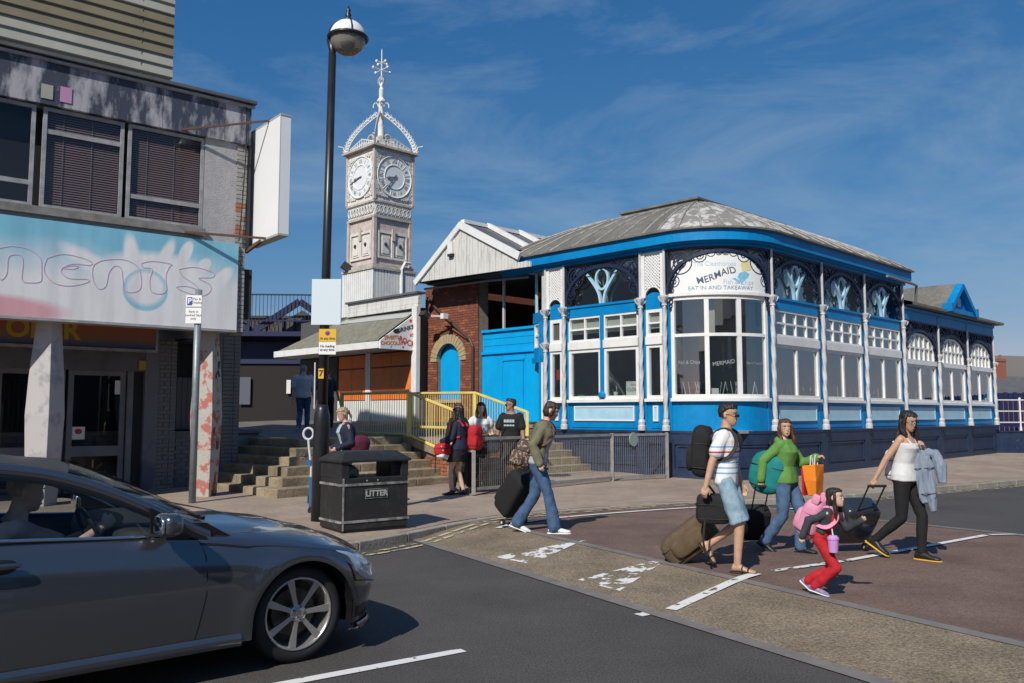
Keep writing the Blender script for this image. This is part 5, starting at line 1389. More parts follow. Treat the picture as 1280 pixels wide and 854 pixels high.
for (x0, x1, bars, bl) in ((-6.6, -4.9, (5.1,), 1), (-4.85, -3.12, (5.1,), 0), (-3.02, -1.86, (5.93,), 1), (-1.80, -.58, (5.13,), 1)):
    W = aframe(x0, x1, WZ0, WZ1, .055, bars=bars)
    if bl:
        z = WZ0 + .06; k = 0
        while z < WZ1 - .08:
            g = MB(); g.add([(x0 + .06, .128, z), (x1 - .06, .128, z), (x1 - .06, .142, z + .031), (x0 + .06, .142, z + .031)], [(0, 1, 2, 3)]); g.build('blind_slat', M_bl, W); z += .038
        for q in (.25, .6): g = MB(); x = x0 + (x1 - x0) * q; g.box(x, x + .008, .118, .122, WZ0 + .08, WZ1 - .08); g.build('blind_cord', M_frame, W)
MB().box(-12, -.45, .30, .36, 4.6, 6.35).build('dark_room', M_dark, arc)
MB().box(-12, -.55, -.02, .14, 4.62, 4.74).build('window_ledge', mat('ledge_grey', (.27, .26, .25), .8, col2=(.16, .15, .13), ns=5), arc)
MB().box(-12, .0, .06, .3, 3.05, 4.62).build('wall', M_rend, arc)
MB().box(-.57, -.02, .06, .3, 4.62, 6.32).build('rendered_panel', M_rend, arc)
M_qb = mat('quoin_brick_white', (.36, .35, .33), .85, col2=(.26, .25, .24), ns=8, bump=.4); M_qo = mat('quoin_brick_orange', (.36, .14, .07), .85)
rq = random.Random(6); z = 3.05; k = 0
MB().box(-.02, .16, .07, .3, 3.0, 6.32).build('quoin_core', M_mort, arc)
while z < 6.26:
    cuts = (-.02, .09, .17) if k % 2 else (-.02, .17)
    for a, b in zip(cuts[:-1], cuts[1:]):
        g = MB(); g.box(a, b - .008, .05 - rq.uniform(0, .008), .09, z, z + .067); g.build('brick', M_qo if (4.7 < z < 5.25 and rq.random() < .6) else M_qb, arc)
    z += .077; k += 1
MB().box(.17, .22, .02, .5, 4.5, 6.4).build('dark_corner_trim', M_dark, arc)
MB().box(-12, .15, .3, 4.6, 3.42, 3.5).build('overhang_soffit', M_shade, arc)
MB().box(-.02, .15, .3, 9.5, 3.1, 6.9).build('side_wall', M_rend, arc)
g = MB(); g.tube([(.1, -.02, 7.0), (.11, -.01, 6.2), (.07, .0, 5.2), (.03, .0, 4.6)], .012, 4); g.build('cable', M_dark, arc)
# painted signboard
def sign_material():
    m = bpy.data.materials.new('bubble_sign_print'); m.use_nodes = True; t = m.node_tree; b = t.nodes['Principled BSDF']; b.inputs['Roughness'].default_value = .6
    tcn = t.nodes.new('ShaderNodeTexCoord'); sp = t.nodes.new('ShaderNodeSeparateXYZ'); t.links.new(tcn.outputs['Object'], sp.inputs[0])
    def M(op, a, b_=None, cl=False):
        n = t.nodes.new('ShaderNodeMath'); n.operation = op; n.use_clamp = cl
        for i, v in enumerate((a, b_)):
            if v is None: continue
            if isinstance(v, (int, float)): n.inputs[i].default_value = v
            else: t.links.new(v, n.inputs[i])
        return n.outputs[0]
    X, Z = sp.outputs['X'], sp.outputs['Z']
    def mix(f, c1, c2):
        n = t.nodes.new('ShaderNodeMixRGB'); t.links.new(f, n.inputs[0])
        for i, v in ((1, c1), (2, c2)):
            if isinstance(v, tuple): n.inputs[i].default_value = (*v, 1)
            else: t.links.new(v, n.inputs[i])
        return n.outputs[0]
    # height blend: sky blue at the top fading to white
    nz = t.nodes.new('ShaderNodeTexNoise'); nz.inputs['Scale'].default_value = 2.0; t.links.new(tcn.outputs['Object'], nz.inputs['Vector'])
    zz = M('ADD', Z, M('MULTIPLY', M('SUBTRACT', nz.outputs['Fac'], .5), .35))
    f = M('MULTIPLY', M('SUBTRACT', zz, 3.72), 1.7, True)
    col = mix(f, (.78, .78, .79), (.22, .54, .70))
    def ellm(cx, cz, rx, rz, ang, soft):
        c, s = math.cos(rad(ang)), math.sin(rad(ang))
        dx = M('SUBTRACT', X, cx); dz = M('SUBTRACT', Z, cz)
        u = M('DIVIDE', M('ADD', M('MULTIPLY', dx, c), M('MULTIPLY', dz, s)), rx); v = M('DIVIDE', M('SUBTRACT', M('MULTIPLY', dz, c), M('MULTIPLY', dx, s)), rz)
        r = M('SQRT', M('ADD', M('MULTIPLY', u, u), M('MULTIPLY', v, v)))
        return M('DIVIDE', M('SUBTRACT', 1.0, r), soft, True)
    for e in ((-2.25, 3.95, .62, .17, -28, .45), (-1.7, 4.15, .14, .42, 8, .4), (-1.3, 3.95, .95, .34, 0, .35), (-1.18, 4.2, .12, .36, -22, .4), (-.86, 4.30, .11, .24, -22, .25), (-.55, 4.12, .11, .16, -40, .3), (-.25, 3.92, .13, .3, -40, .3), (-.6, 3.75, .5, .25, 10, .4)):
        col = mix(ellm(*e), col, (.80, .81, .82))
    ring = M('MULTIPLY', ellm(-1.47, 3.62, .36, .35, 0, .08), M('SUBTRACT', 1.0, ellm(-1.47, 3.65, .33, .31, 0, .25)))
    col = mix(M('MULTIPLY', ring, .8), col, (.18, .50, .66))
    pk = M('MULTIPLY', ellm(-3.6, 3.15, 1.15, .26, 0, .35), .75)
    col = mix(pk, col, (.66, .24, .30))
    n2 = t.nodes.new('ShaderNodeTexNoise'); n2.inputs['Scale'].default_value = 3; n2.inputs['Detail'].default_value = 8
    mp2 = t.nodes.new('ShaderNodeMapping'); mp2.inputs['Scale'].default_value = (1.6, 1, .25); t.links.new(tcn.outputs['Object'], mp2.inputs[0]); t.links.new(mp2.outputs[0], n2.inputs['Vector'])
    r2 = t.nodes.new('ShaderNodeValToRGB'); r2.color_ramp.elements[0].position = .35; r2.color_ramp.elements[0].color = (.86, .86, .86, 1); r2.color_ramp.elements[1].position = .6; r2.color_ramp.elements[1].color = (1, 1, 1, 1)
    t.links.new(n2.outputs['Fac'], r2.inputs['Fac'])
    mm = t.nodes.new('ShaderNodeMixRGB'); mm.blend_type = 'MULTIPLY'; mm.inputs[0].default_value = 1; t.links.new(col, mm.inputs[1]); t.links.new(r2.outputs[0], mm.inputs[2])
    t.links.new(mm.outputs[0], b.inputs['Base Color']); return m
sb = MB().box(-12, .03, 0, .06, 3.07, 4.55).build('signboard', sign_material(), arc)
MB().box(-12, .03, -.012, .3, 3.03, 3.07).build('sign_edge', M_frame, sb)
M_pur = mat('faded_purple', (.60, .47, .58), .6)
def outline(pts, w=.013): g = MB(); g.ribbon([tuple(p) for p in cr(pts + [pts[0]], 5)][:-1], w, -.004, 0.0, closed=True); g.build('lettering', M_pur, sb)
def at(u, v): # picture of the sign -> sign plane (only used for the letter outlines)
    dx = (u - 640) / 1070; k = dx / math.cos(PITCH)
    t_ = (k * ARC.y - ARC.x) / (AD.x - k * AD.y); Y = ARC.y + AD.y * t_
    dz = (427 - v) / 1070; c, s = math.cos(PITCH), math.sin(PITCH)
    return (t_, 1.64 + Y / (c - dz * s) * (s + dz * c))
def L4(l): return [at(x / 3.99, 200 + y / 3.99) for x, y in l]
outline(L4([(-60, 450), (30, 430), (120, 445), (180, 490), (190, 560), (188, 605), (140, 612), (95, 600), (95, 520), (85, 480), (50, 472), (20, 490), (15, 570), (-20, 590)]))
outline(L4([(215, 490), (290, 470), (380, 485), (440, 510), (430, 525), (350, 518), (300, 535), (290, 560), (330, 590), (420, 595), (425, 610), (340, 628), (260, 615), (210, 570), (203, 530)]))
outline(L4([(295, 540), (330, 528), (375, 530), (350, 545)]), .010)
outline(L4([(455, 520), (500, 500), (600, 497), (670, 530), (690, 580), (690, 640), (655, 660), (610, 650), (600, 600), (590, 545), (560, 528), (530, 560), (515, 630), (480, 642), (452, 600), (445, 550)]))
outline(L4([(690, 515), (750, 505), (840, 520), (830, 535), (815, 580), (820, 650), (790, 668), (745, 655), (735, 600), (745, 545), (700, 535)]))
outline(L4([(880, 545), (960, 535), (1050, 560), (1050, 585), (980, 590), (1035, 620), (1040, 655), (1000, 678), (920, 660), (870, 635), (920, 630), (980, 645), (960, 620), (900, 580)]))
# pillars
M_pil = mat('pillar_white', (.44, .42, .42), .7, col2=(.30, .29, .31), ns=2.2, lo=.52, hi=.62, bump=.2)
M_pilp = mat('pillar_poster_scraps', (.42, .40, .36), .8, col2=(.42, .14, .11), ns=4.2, lo=.52, hi=.56, detail=10, bump=.4)
def pillar(x, y, label, m, grp='tapered pillars under the signboard'):
    t = thing('pillar', label, 'pillar', aw(x, y, 0), ARC_R + rad(45), grp)
    prof = [(0.1, .15), (.6, .165), (1.62, .195), (2.2, .175), (3.06, .125)]
    secs = [[(r * a, r * b, z) for a, b in ((-1, -1), (1, -1), (1, 1), (-1, 1))] for z, r in prof]
    MB().loft(secs).build('shaft', m, t, bevel=.01)
    return t
p1 = pillar(-2.76, .36, 'tapered white pillar standing behind the car under the letter e of the signboard', M_pil)
p2 = pillar(-.31, .36, 'tapered pillar covered in torn red poster scraps beside the parking sign pole', M_pilp)
pillar(-6.2, .36, 'tapered white pillar left of the other two, outside the picture', M_pil)
M_scr = [mat('scrap_' + n, c, .8, col2=tuple(k * .5 for k in c), ns=14, lo=.4, hi=.6) for n, c in (('red', (.38, .07, .05)), ('cream', (.55, .5, .35)), ('yellow', (.6, .45, .05)), ('dark', (.06, .06, .06)))]
rs = random.Random(12)
for k in range(46):
    z = rs.uniform(.25, 2.75) ; face = rs.randrange(2); r = .15 + (.045 if z < 1.9 else .0) * (1 - abs(z - 1.3))
    rr_ = .15 + .045 * (z / 1.62 if z < 1.62 else (1 - (z - 1.62) / 1.0)); rr_ = max(rr_, .135)
    h = rs.uniform(.04, .13); w = rs.uniform(.02, .06); c = rs.uniform(-.09, .09); poly = [(c + w * math.cos(a) * rs.uniform(.5, 1.3), z + h * math.sin(a) * rs.uniform(.5, 1.3)) for a in [q * .7 for q in range(9)]]
    g = MB()
    if face == 0: g.prism(poly, -rr_ - .006, -rr_ + .02, 'xz')
    else: g.prism(poly, rr_ - .02, rr_ + .006, 'yz')
    g.build('poster_scrap', M_scr[rs.choice((0, 0, 0, 1, 2, 3))] if z < 1.8 else M_scr[rs.choice((1, 2, 3, 3))], p2)
# recessed shop front
Y2 = 2.2
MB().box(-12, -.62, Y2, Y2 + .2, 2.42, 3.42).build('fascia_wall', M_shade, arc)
M_shopsign = bpy.data.materials.new('shop_sign_print'); M_shopsign.use_nodes = True
t_ = M_shopsign.node_tree; b_ = t_.nodes['Principled BSDF']; tcn = t_.nodes.new('ShaderNodeTexCoord'); sp = t_.nodes.new('ShaderNodeSeparateXYZ'); mr = t_.nodes.new('ShaderNodeMapRange'); cr_ = t_.nodes.new('ShaderNodeValToRGB')
mr.inputs['From Min'].default_value = 2.72; mr.inputs['From Max'].default_value = 3.3
cr_.color_ramp.elements[0].color = (.008, .08, .20, 1); cr_.color_ramp.elements[0].position = .15
cr_.color_ramp.elements[1].color = (.42, .11, .05, 1); cr_.color_ramp.elements[1].position = .75; e = cr_.color_ramp.elements.new(.42); e.color = (.25, .14, .09, 1)
t_.links.new(tcn.outputs['Object'], sp.inputs[0]); t_.links.new(sp.outputs['Z'], mr.inputs['Value']); t_.links.new(mr.outputs[0], cr_.inputs[0]); t_.links.new(cr_.outputs[0], b_.inputs['Base Color'])
ss = MB().box(-9, -.74, Y2 - .35, Y2 - .29, 2.80, 3.4).build('shop_sign', M_shopsign, arc)
g = MB(); g.box(-9, -.70, Y2 - .37, Y2 - .3, 2.75, 2.80); g.box(-.74, -.70, Y2 - .37, Y2 - .3, 2.80, 3.4); g.build('sign_frame', M_frame, ss)
text_mesh('lettering', 'OKER', .44, mat('sign_gold', (.50, .33, .04), .6), ss, face_M((-2.56, Y2 - .355, 3.06), (1, 0, 0)), ext=.003, bevel=.014, xs=.98)
def shopdoor(x0, x1, z0=.2, z1=2.42, kick=1.0, nm='shop_door'):
    g = MB(); w = .09
    g.box(x0, x0 + w, Y2 + .1, Y2 + .17, z0, z1); g.box(x1 - w, x1, Y2 + .1, Y2 + .17, z0, z1); g.box(x0 + w, x1 - w, Y2 + .1, Y2 + .168, z1 - w, z1); g.box(x0 + w, x1 - w, Y2 + .1, Y2 + .168, kick - .1, kick + .08); g.box(x0 + w, x1 - w, Y2 + .1, Y2 + .168, z0, z0 + w)
    W = g.build(nm, M_frame2, arc)
    g = MB(); g.box(x0 + w, x1 - w, Y2 + .13, Y2 + .135, kick + .08, z1 - w); g.box(x0 + w, x1 - w, Y2 + .13, Y2 + .135, z0 + w, kick - .1); g.build('pane', M_glassd, W)
    return W
M_frame2 = mat('door_frame_grey', (.20, .205, .215), .5, col2=(.15, .15, .16), ns=3)
d1_s = shopdoor(-2.05, -1.10); shopdoor(-3.15, -2.10); shopdoor(-5.6, -4.6)
MB().box(-1.08, -.98, Y2 + .05, Y2 + .2, .2, 2.42).build('door_post', M_frame2, arc)
MB().box(-3.28, -3.18, Y2 + .05, Y2 + .2, .2, 2.42).build('door_post', M_frame2, arc)
MB().box(-.98, -.80, Y2 + .1, Y2 + .3, .2, 2.45).build('side_panel', M_dark, arc)
g = MB(); g.box(-1.96, -1.75, Y2 + .115, Y2 + .122, 1.2, 1.42); q = g.build('red_round_sticker', M_paper, d1_s); g = MB(); g.ell((-1.855, Y2 + .114, 1.34), (.06, .002, .05)); g.build('red_disc', M_redp, q)
g = MB(); g.box(-1.28, -1.19, Y2 + .115, Y2 + .122, 2.0, 2.25); g.build('white_notice', M_paper, d1_s)
g = MB()
for a in range(4): g.bar((-1.6 - .22 * math.cos(a * .785), Y2 + .12, .62 - .22 * math.sin(a * .785)), (-1.6 + .22 * math.cos(a * .785), Y2 + .12, .62 + .22 * math.sin(a * .785)), .03, .004)
g.build('yellow_star', mat('dull_yellow', (.42, .30, .03), .7), d1_s)
MB().box(-.92, -.80, Y2 - .03, Y2, 2.45, 2.62).build('alarm_box', mat('dull_yellow', (.42, .30, .03), .7), arc)
MB().box(-.80, -.56, Y2 - .02, Y2 + .3, .1, 3.05).build('grey_pier', M_rend2 if 'M_rend2' in globals() else mat('pier_grey', (.17, .17, .19), .8, col2=(.10, .11, .14), ns=1.2, lo=.55, hi=.62), arc)
M_gb2 = mat('grey_brick_b', (.20, .19, .19), .85, col2=(.15, .145, .15), ns=5, bump=.4)
rr = random.Random(9)
bm_ = MB().box(.225 * 0, .215, 0, .05, 0, .066).mesh('brick', M_gb2); bh_ = MB().box(0, .10, 0, .05, 0, .066).mesh('brick', M_gb2)
MB().box(-.56, -.28, Y2 + .03, Y2 + .3, .1, 3.05).build('brick_pier_core', M_mort, arc)
z = .2; k = 0
while z < 3.0:
    if k % 2: inst('brick', bm_, arc, loc=(-.555, Y2 - rr.uniform(0, .006), z)); 
    else: inst('brick', bh_, arc, loc=(-.555, Y2 - rr.uniform(0, .006), z)); inst('brick', bh_, arc, loc=(-.445, Y2 - rr.uniform(0, .006), z))
    inst('brick', bh_, arc, loc=(-.335 if k % 2 else -.335, Y2 + .001, z)) 
    z += .076; k += 1
# opening with slatted shutter, brick beyond
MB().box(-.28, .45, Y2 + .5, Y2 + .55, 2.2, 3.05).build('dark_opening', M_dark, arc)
for k in range(7): x = -.28 + k * .1; MB().box(x + .004, x + .096, Y2 + .45, Y2 + .5, 1.35, 2.35).build('shutter_slat', mat('shutter_grey', (.17, .155, .16), .6), arc)
MB().box(-.28, .5, Y2 + .15, Y2 + .3, .1, 1.32).build('low_brick_wall', M_gbrick, arc)
g = MB(); brick_field(g, -.28, .5, .15, 1.3, Y2 + .13, .03, rr, nm=1); g.build('brickwork', M_gb2, arc, kind='stuff')
MB().box(.42, 1.0, Y2 + .04, Y2 + .3, .1, 3.2).build('brick_pier_core', M_mort, arc)
z = .2; k = 0
while z < 3.2:
    x = .42 - (.11 if k % 2 else 0)
    for q in range(3):
        inst('brick', bm_ if q != 2 or not k % 2 else bm_, arc, loc=(.42 + q * .225 - (.0 if k % 2 else .0), Y2 + .01 - rr.uniform(0, .006), z)) if q < 2 else inst('brick', bh_, arc, loc=(.87, Y2 + .01, z))
    z += .076; k += 1
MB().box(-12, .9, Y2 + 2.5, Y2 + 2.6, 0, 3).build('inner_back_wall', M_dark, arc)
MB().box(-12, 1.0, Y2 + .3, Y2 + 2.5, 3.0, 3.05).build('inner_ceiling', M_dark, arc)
MB().box(.95, 1.0, Y2 + .3, 9.5, 0, 4.4).build('side_wall', M_rend, arc)
# projecting white sign box
hb = thing('projecting_sign', 'blank white projecting sign box on brackets at the corner of the arcade', 'sign', (ARC.x, ARC.y, 0), ARC_R)
g = MB(); g.box(.30, .48, -1.0, .30, 4.62, 6.62); g.build('sign_box', mat('sign_box_white', (.78, .78, .78), .4, col2=(.80, .81, .82), ns=1), hb)
g = MB(); g.box(.296, .484, -1.01, .31, 4.585, 4.62); g.build('sign_trim', mat('trim_grey', (.38, .39, .36), .6), hb); g = MB(); g.box(.296, .484, -1.01, .31, 6.62, 6.65); g.build('sign_trim', MATS['trim_grey'], hb); g = MB(); g.box(.297, .30, -1.003, -.985, 4.62, 6.62); g.build('sign_trim', MATS['trim_grey'], hb)
for p_, q_, w_ in (((-1.0, 0, 6.35), (.35, -.55, 6.66), .03), ((.2, .1, 6.4), (.31, .3, 6.5), .07), ((-.9, .0, 4.64), (.3, -.5, 4.61), .035), ((.2, .1, 4.45), (.3, -.3, 4.6), .05)): g = MB(); g.bar(p_, q_, w_, w_); g.build('bracket', mat('rusty_iron', (.10, .05, .035), .8), hb)
g = MB(); g.box(.05, .32, .1, .75, 3.3, 4.15); q = g.build('dark_box', M_dark, None, loc=(ARC.x, ARC.y, 0)); q.rotation_euler = (0, 0, ARC_R); tag(q, 'dark blue box fixed below the projecting sign at the arcade corner', 'box'); q.name = 'wall_box'

# ------------------------------------------------------------------ street furniture
M_pole = mat('galvanised_pole', (.25, .28, .29), .45, metal=.3, col2=(.18, .20, .21), ns=8)
pp = thing('parking_sign_pole', 'grey pole with small white parking sign in front of the scrap covered pillar', 'sign', (-5.02, 13.6, .13))
MB().tube([(0, 0, 0), (-.0, 0, 3.5)], .055, 12).build('pole', M_pole, pp, smooth=True)
q = MB().box(-.17, .08, -.075, -.06, 2.95, 3.40).build('sign_plate', M_sign, pp)
M_ink = mat('sign_ink', (.03, .03, .04), .6); M_sblue = mat('sign_blue', (.02, .06, .40), .5)
MB().box(-.15, -.07, -.079, -.0752, 3.24, 3.37).build('blue_square', M_sblue, q)
text_mesh('lettering', 'P', .12, M_sign, q, face_M((-.11, -.080, 3.305), (1, 0, 0)), ext=.0005, bevel=.003)
text_mesh('lettering', 'Pay &\nDisplay', .055, M_ink, q, face_M((.005, -.077, 3.31), (1, 0, 0)), ext=.0005)
text_mesh('lettering', 'Park in\nmarked bays\nonly', .055, M_ink, q, face_M((-.045, -.077, 3.08), (1, 0, 0)), ext=.0005)
MB().box(-.17, .08, -.078, -.0755, 3.205, 3.215).build('rule', M_ink, q)
# lamp post
M_blk = mat('black_post_paint', (.012, .013, .015), .35, col2=(.02, .021, .023), ns=5)
lp = thing('lamp_post', 'tall black lamp post with a globe lantern and signs beside the litter bin', 'street lamp', (-2.69, 12.1, .12))
lean = Vector((.07, 0, 0))
def LZ(z): return Vector((lean.x * z / 7, 0, z))
g = MB(); g.tube([LZ(0), LZ(1.42), LZ(1.5), LZ(1.58), LZ(1.66)], [.114, .114, .11, .09, .075], 20); g.build('base', M_blk, lp, smooth=True)
g = MB(); g.tube([LZ(1.6), LZ(3.9), LZ(6.75)], [.072, .062, .055], 14); g.build('pole', M_blk, lp, smooth=True)
g = MB(); g.tube([LZ(1.33), LZ(1.35)], .118, 20); g.build('collar', M_blk, lp)
g = MB(); g.lathe([(.075, 0), (.08, .03), (.075, .06)], (LZ(2.42).x, 0, 2.40), 14); g.build('band', M_galv, lp)
LC = Vector((.29, 0, 7.0)); Rg = .27
g = MB(); g.tube([LZ(6.6), LZ(6.8), Vector((.03, -.02, 6.98))], .05, 10); g.build('arm', M_blk, lp, smooth=True)
def cap_(g, c, r, a0, a1, n=20, k=8, m=0):
    secs = [[(c[0] + r * math.cos(a) * math.cos(2 * math.pi * j / n), c[1] + r * math.cos(a) * math.sin(2 * math.pi * j / n), c[2] + r * math.sin(a)) for j in range(n)] for a in [a0 + (a1 - a0) * i / k for i in range(k + 1)]]
    g.loft(secs, m)
ln = thing  # the lantern is part of the lamp
g = MB(); cap_(g, LC, Rg, 0.02, math.pi / 2 - .03); lt = g.build('lantern', mat('lantern_white', (.8, .8, .8), .3), lp, smooth=True)
M_dome = bpy.data.materials.new('lantern_clear'); M_dome.use_nodes = True
_b = M_dome.node_tree.nodes['Principled BSDF']; _b.inputs['Transmission Weight'].default_value = .75; _b.inputs['Roughness'].default_value = .06; _b.inputs['Base Color'].default_value = (.75, .72, .66, 1); _b.inputs['IOR'].default_value = 1.2
g = MB(); cap_(g, LC, Rg * .97, -math.pi / 2 + .03, 0); g.build('glass_bowl', M_dome, lt, smooth=True)
g = MB(); g.lathe([(.05, -.16), (.09, -.1), (.09, .0)], LC, 12); g.build('bulb_holder', M_dark, lt); 
g = MB(); g.box(LC.x - .16, LC.x + .16, -.1, .1, 6.93, 6.99); g.build('reflector', M_steel, lt)
g = MB(); g.tube([LC + Vector((Rg * 1.03 * math.cos(t), Rg * 1.03 * math.sin(t), 0)) for t in [2 * math.pi * k / 28 for k in range(28)]], .026, 8, closed=True); g.build('rim', M_blk, lt, smooth=True)
for a in (0, math.pi / 2, math.pi, -math.pi / 2):
    g = MB(); g.tube([LC + Vector(((Rg + .01) * math.cos(t) * math.cos(a + .4), (Rg + .01) * math.cos(t) * math.sin(a + .4), (Rg + .01) * math.sin(t))) for t in [0, .4, .8, 1.2, 1.5]], .011, 5); g.build('strap', M_blk, lt)
g = MB(); g.lathe([(.06, 0), (.065, .03), (.03, .05), (.045, .09), (.025, .13), (.035, .16), (.0, .24)], (LC.x, 0, LC.z + Rg - .01), 12); g.build('finial', M_blk, lt, smooth=True)
q = MB().box(-.145, .27, -.085, -.065, 2.78, 3.43).build('blank_plate', mat('blank_plate', (.62, .70, .74), .4), lp)
q = MB().box(-.03, .21, -.085, -.07, 2.54, 2.72).build('yellow_plate', mat('plate_yellow', (.72, .42, .02), .5), lp)
text_mesh('lettering', 'At any time', .05, M_ink, q, face_M((.09, -.087, 2.585), (1, 0, 0)), ext=.0006, xs=.9, bevel=.001)
MB().ell((.09, -.086, 2.66), (.035, .003, .035), n=14).build('no_waiting_disc', M_redp, q); MB().ell((.09, -.088, 2.66), (.025, .003, .025), n=14).build('no_waiting_centre', M_sblue, q)
q = MB().box(-.03, .21, -.085, -.07, 2.36, 2.535).build('white_plate', M_sign, lp)
text_mesh('lettering', 'No loading\nat any time', .05, M_ink, q, face_M((.09, -.087, 2.45), (1, 0, 0)), ext=.0006, xs=.9, bevel=.001)
q = MB().box(-.03, .045, -.085, -.065, 2.02, 2.16).build('number_plate', mat('plate_yellow', (.72, .42, .02), .5), lp)
text_mesh('lettering', '7', .12, M_ink, q, face_M((.008, -.087, 2.09), (1, 0, 0)), ext=.0006, bevel=.004)
MB().box(-.10, -.085, -.03, 0, 1.6, 2.25).build('conduit', M_steel, lp)
# litter bin
M_bin = mat('bin_black', (.018, .018, .019), .55, col2=(.045, .045, .045), ns=5, lo=.5, hi=.8, bump=.15)
M_scuf = mat('scuffed_metal', (.30, .29, .27), .5, col2=(.12, .12, .12), ns=9, lo=.45, hi=.6)
bn = thing('litter_bin', 'large scuffed black litter bin with a sloped lid lettered LITTER', 'litter bin', (-2.17, 11.03, .12), rad(38))
BW, BD, BH = .98, .62, .96
MB().box(0, BW, 0, BD, .04, .70).build('body', M_bin, bn, bevel=.012)
MB().box(.02, BW - .02, .02, BD - .02, -.02, .04).build('plinth', M_bin, bn)
for x in (0, BW - .1):
    for y in (0, BD - .04): MB().box(x, x + .10, y, y + .04, .70, .90).build('corner_post', M_bin, bn)
MB().box(0, .04, .04, BD - .04, .70, .90).build('end_panel', M_bin, bn); 
MB().box(BW - .2, BW - .02, .1, BD - .1, .70, .9).build('inner_box', M_bin, bn)
g = MB(); g.loft([[(-.03, -.03, .90), (BW + .03, -.03, .90), (BW + .03, BD + .03, .90), (-.03, BD + .03, .90)], [(-.03, -.03, .93), (BW + .03, -.03, .93), (BW + .03, BD + .03, .93), (-.03, BD + .03, .93)], [(.10, .14, 1.035), (BW - .10, .14, 1.035), (BW - .10, BD - .14, 1.035), (.10, BD - .14, 1.035)]]); g.build('lid', M_bin, bn, bevel=.008)
for z in (.13, .60):
    g = MB(); g.box(-.012, BW + .012, -.012, 0, z, z + .03); g.box(-.012, 0, 0, BD, z, z + .03); g.box(BW, BW + .012, 0, BD, z, z + .03); g.build('metal_band', M_scuf, bn)
for x in (0.012,): g = MB(); g.box(x, x + .02, -.01, 0, .04, .70); g.build('edge_strip', M_scuf, bn)
q = MB().box(.34, .66, -.008, 0, .43, .55).build('name_plate', M_bin, bn)
text_mesh('lettering', 'LITTER', .105, mat('letter_silver', (.42, .42, .40), .5), q, face_M((.50, -.0095, .49), (1, 0, 0)), ext=.001, bevel=.003)
g = MB(); g.box(.335, .665, -.010, -.008, .545, .552); g.box(.335, .665, -.010, -.008, .428, .434); g.box(.335, .341, -.010, -.008, .434, .545); g.box(.659, .665, -.010, -.008, .434, .545); g.build('plate_edge', M_scuf, q)
for x in (.36, .52): MB().ell((x, -.004, .66), (.012, .006, .012), n=8, k=5).build('bolt', M_scuf, bn)
q = MB(); q.ell((.22, .28, .76), (.15, .14, .10), n=14, k=8); q = remesh(q, 'carrier_bag', mat('green_plastic_bag', (.06, .16, .07), .4, col2=(.2, .25, .2), ns=8), None, .015, fold=.02, fscale=14); q.location = (-2.17, 11.03, .12); q.rotation_euler = (0, 0, rad(38)); tag(q, 'crumpled green plastic bag inside the litter bin opening', 'bag')
# folded scooter like trolley by the lamp post
sct = thing('push_trolley', 'thin silver handled folding trolley leaning beside the lamp post', 'trolley', (-3.02, 12.9, .16))
g = MB(); g.tube([(.02, 0, .25), (.02, 0, .7), (-.02, 0, 1.0), (-.03, 0, 1.12)], .017, 8); g.build('pole', M_steel, sct)
g = MB(); g.tube([(-.03 + .075 * math.cos(t), 0, 1.19 + .085 * math.sin(t)) for t in [2 * math.pi * k / 14 for k in range(14)]], .018, 8, closed=True); g.build('handle_loop', M_steel, sct)
g = MB(); g.box(.0, .12, -.03, .05, .1, .55); g.box(-.05, .02, -.03, .03, .72, .80); g.build('blue_fabric', mat('trolley_blue', (.02, .10, .25), .7), sct)
g = MB(); g.tube([(.05, -.05, .06), (.05, -.01, .06)], .06, 14); g.build('wheel', M_blk, sct); g = MB(); g.box(-.02, .06, -.025, .025, .16, .28); g.build('joint', M_blk, sct)
# ------------------------------------------------------------------ people
def skin(name, c): return mat(name, c, .55, col2=tuple(k * .82 for k in c), ns=14, detail=3)
SK_A = skin('skin_tan', (.55, .33, .215)); SK_B = skin('skin_light', (.64, .42, .31)); SK_C = skin('skin_brown', (.36, .20, .125))
M_hblk = mat('hair_black', (.010, .008, .008), .58, col2=(.025, .018, .016), ns=40, stretch=(1, 1, .15)); M_hbrn = mat('hair_brown', (.05, .022, .014), .58, col2=(.09, .04, .025), ns=40, stretch=(1, 1, .15))
M_hbld = mat('hair_blond', (.30, .20, .11), .5, col2=(.42, .31, .20), ns=40, stretch=(1, 1, .15)); M_hgry = mat('hair_grey', (.30, .28, .26), .6)
M_eye = mat('eye_white', (.7, .7, .68), .3); M_iris = mat('iris_dark', (.015, .01, .008), .2); M_lip = mat('lip', (.36, .12, .10), .5); M_lens = mat('dark_lens', (.006, .006, .007), .12)
def ik(a, c, l1, l2, hint):
    a, c, hint = Vector(a), Vector(c), Vector(hint); d = c - a; L_ = d.length
    if L_ > (l1 + l2) * .998: c = a + d * ((l1 + l2) * .998 / L_); d = c - a; L_ = d.length
    d.normalize(); x = (l1 * l1 - l2 * l2 + L_ * L_) / (2 * L_); h = math.sqrt(max(0, l1 * l1 - x * x))
    hp = hint - d * hint.dot(d)
    if hp.length < 1e-5: hp = Vector((1, 0, 0))
    return a + d * x + hp.normalized() * h, c
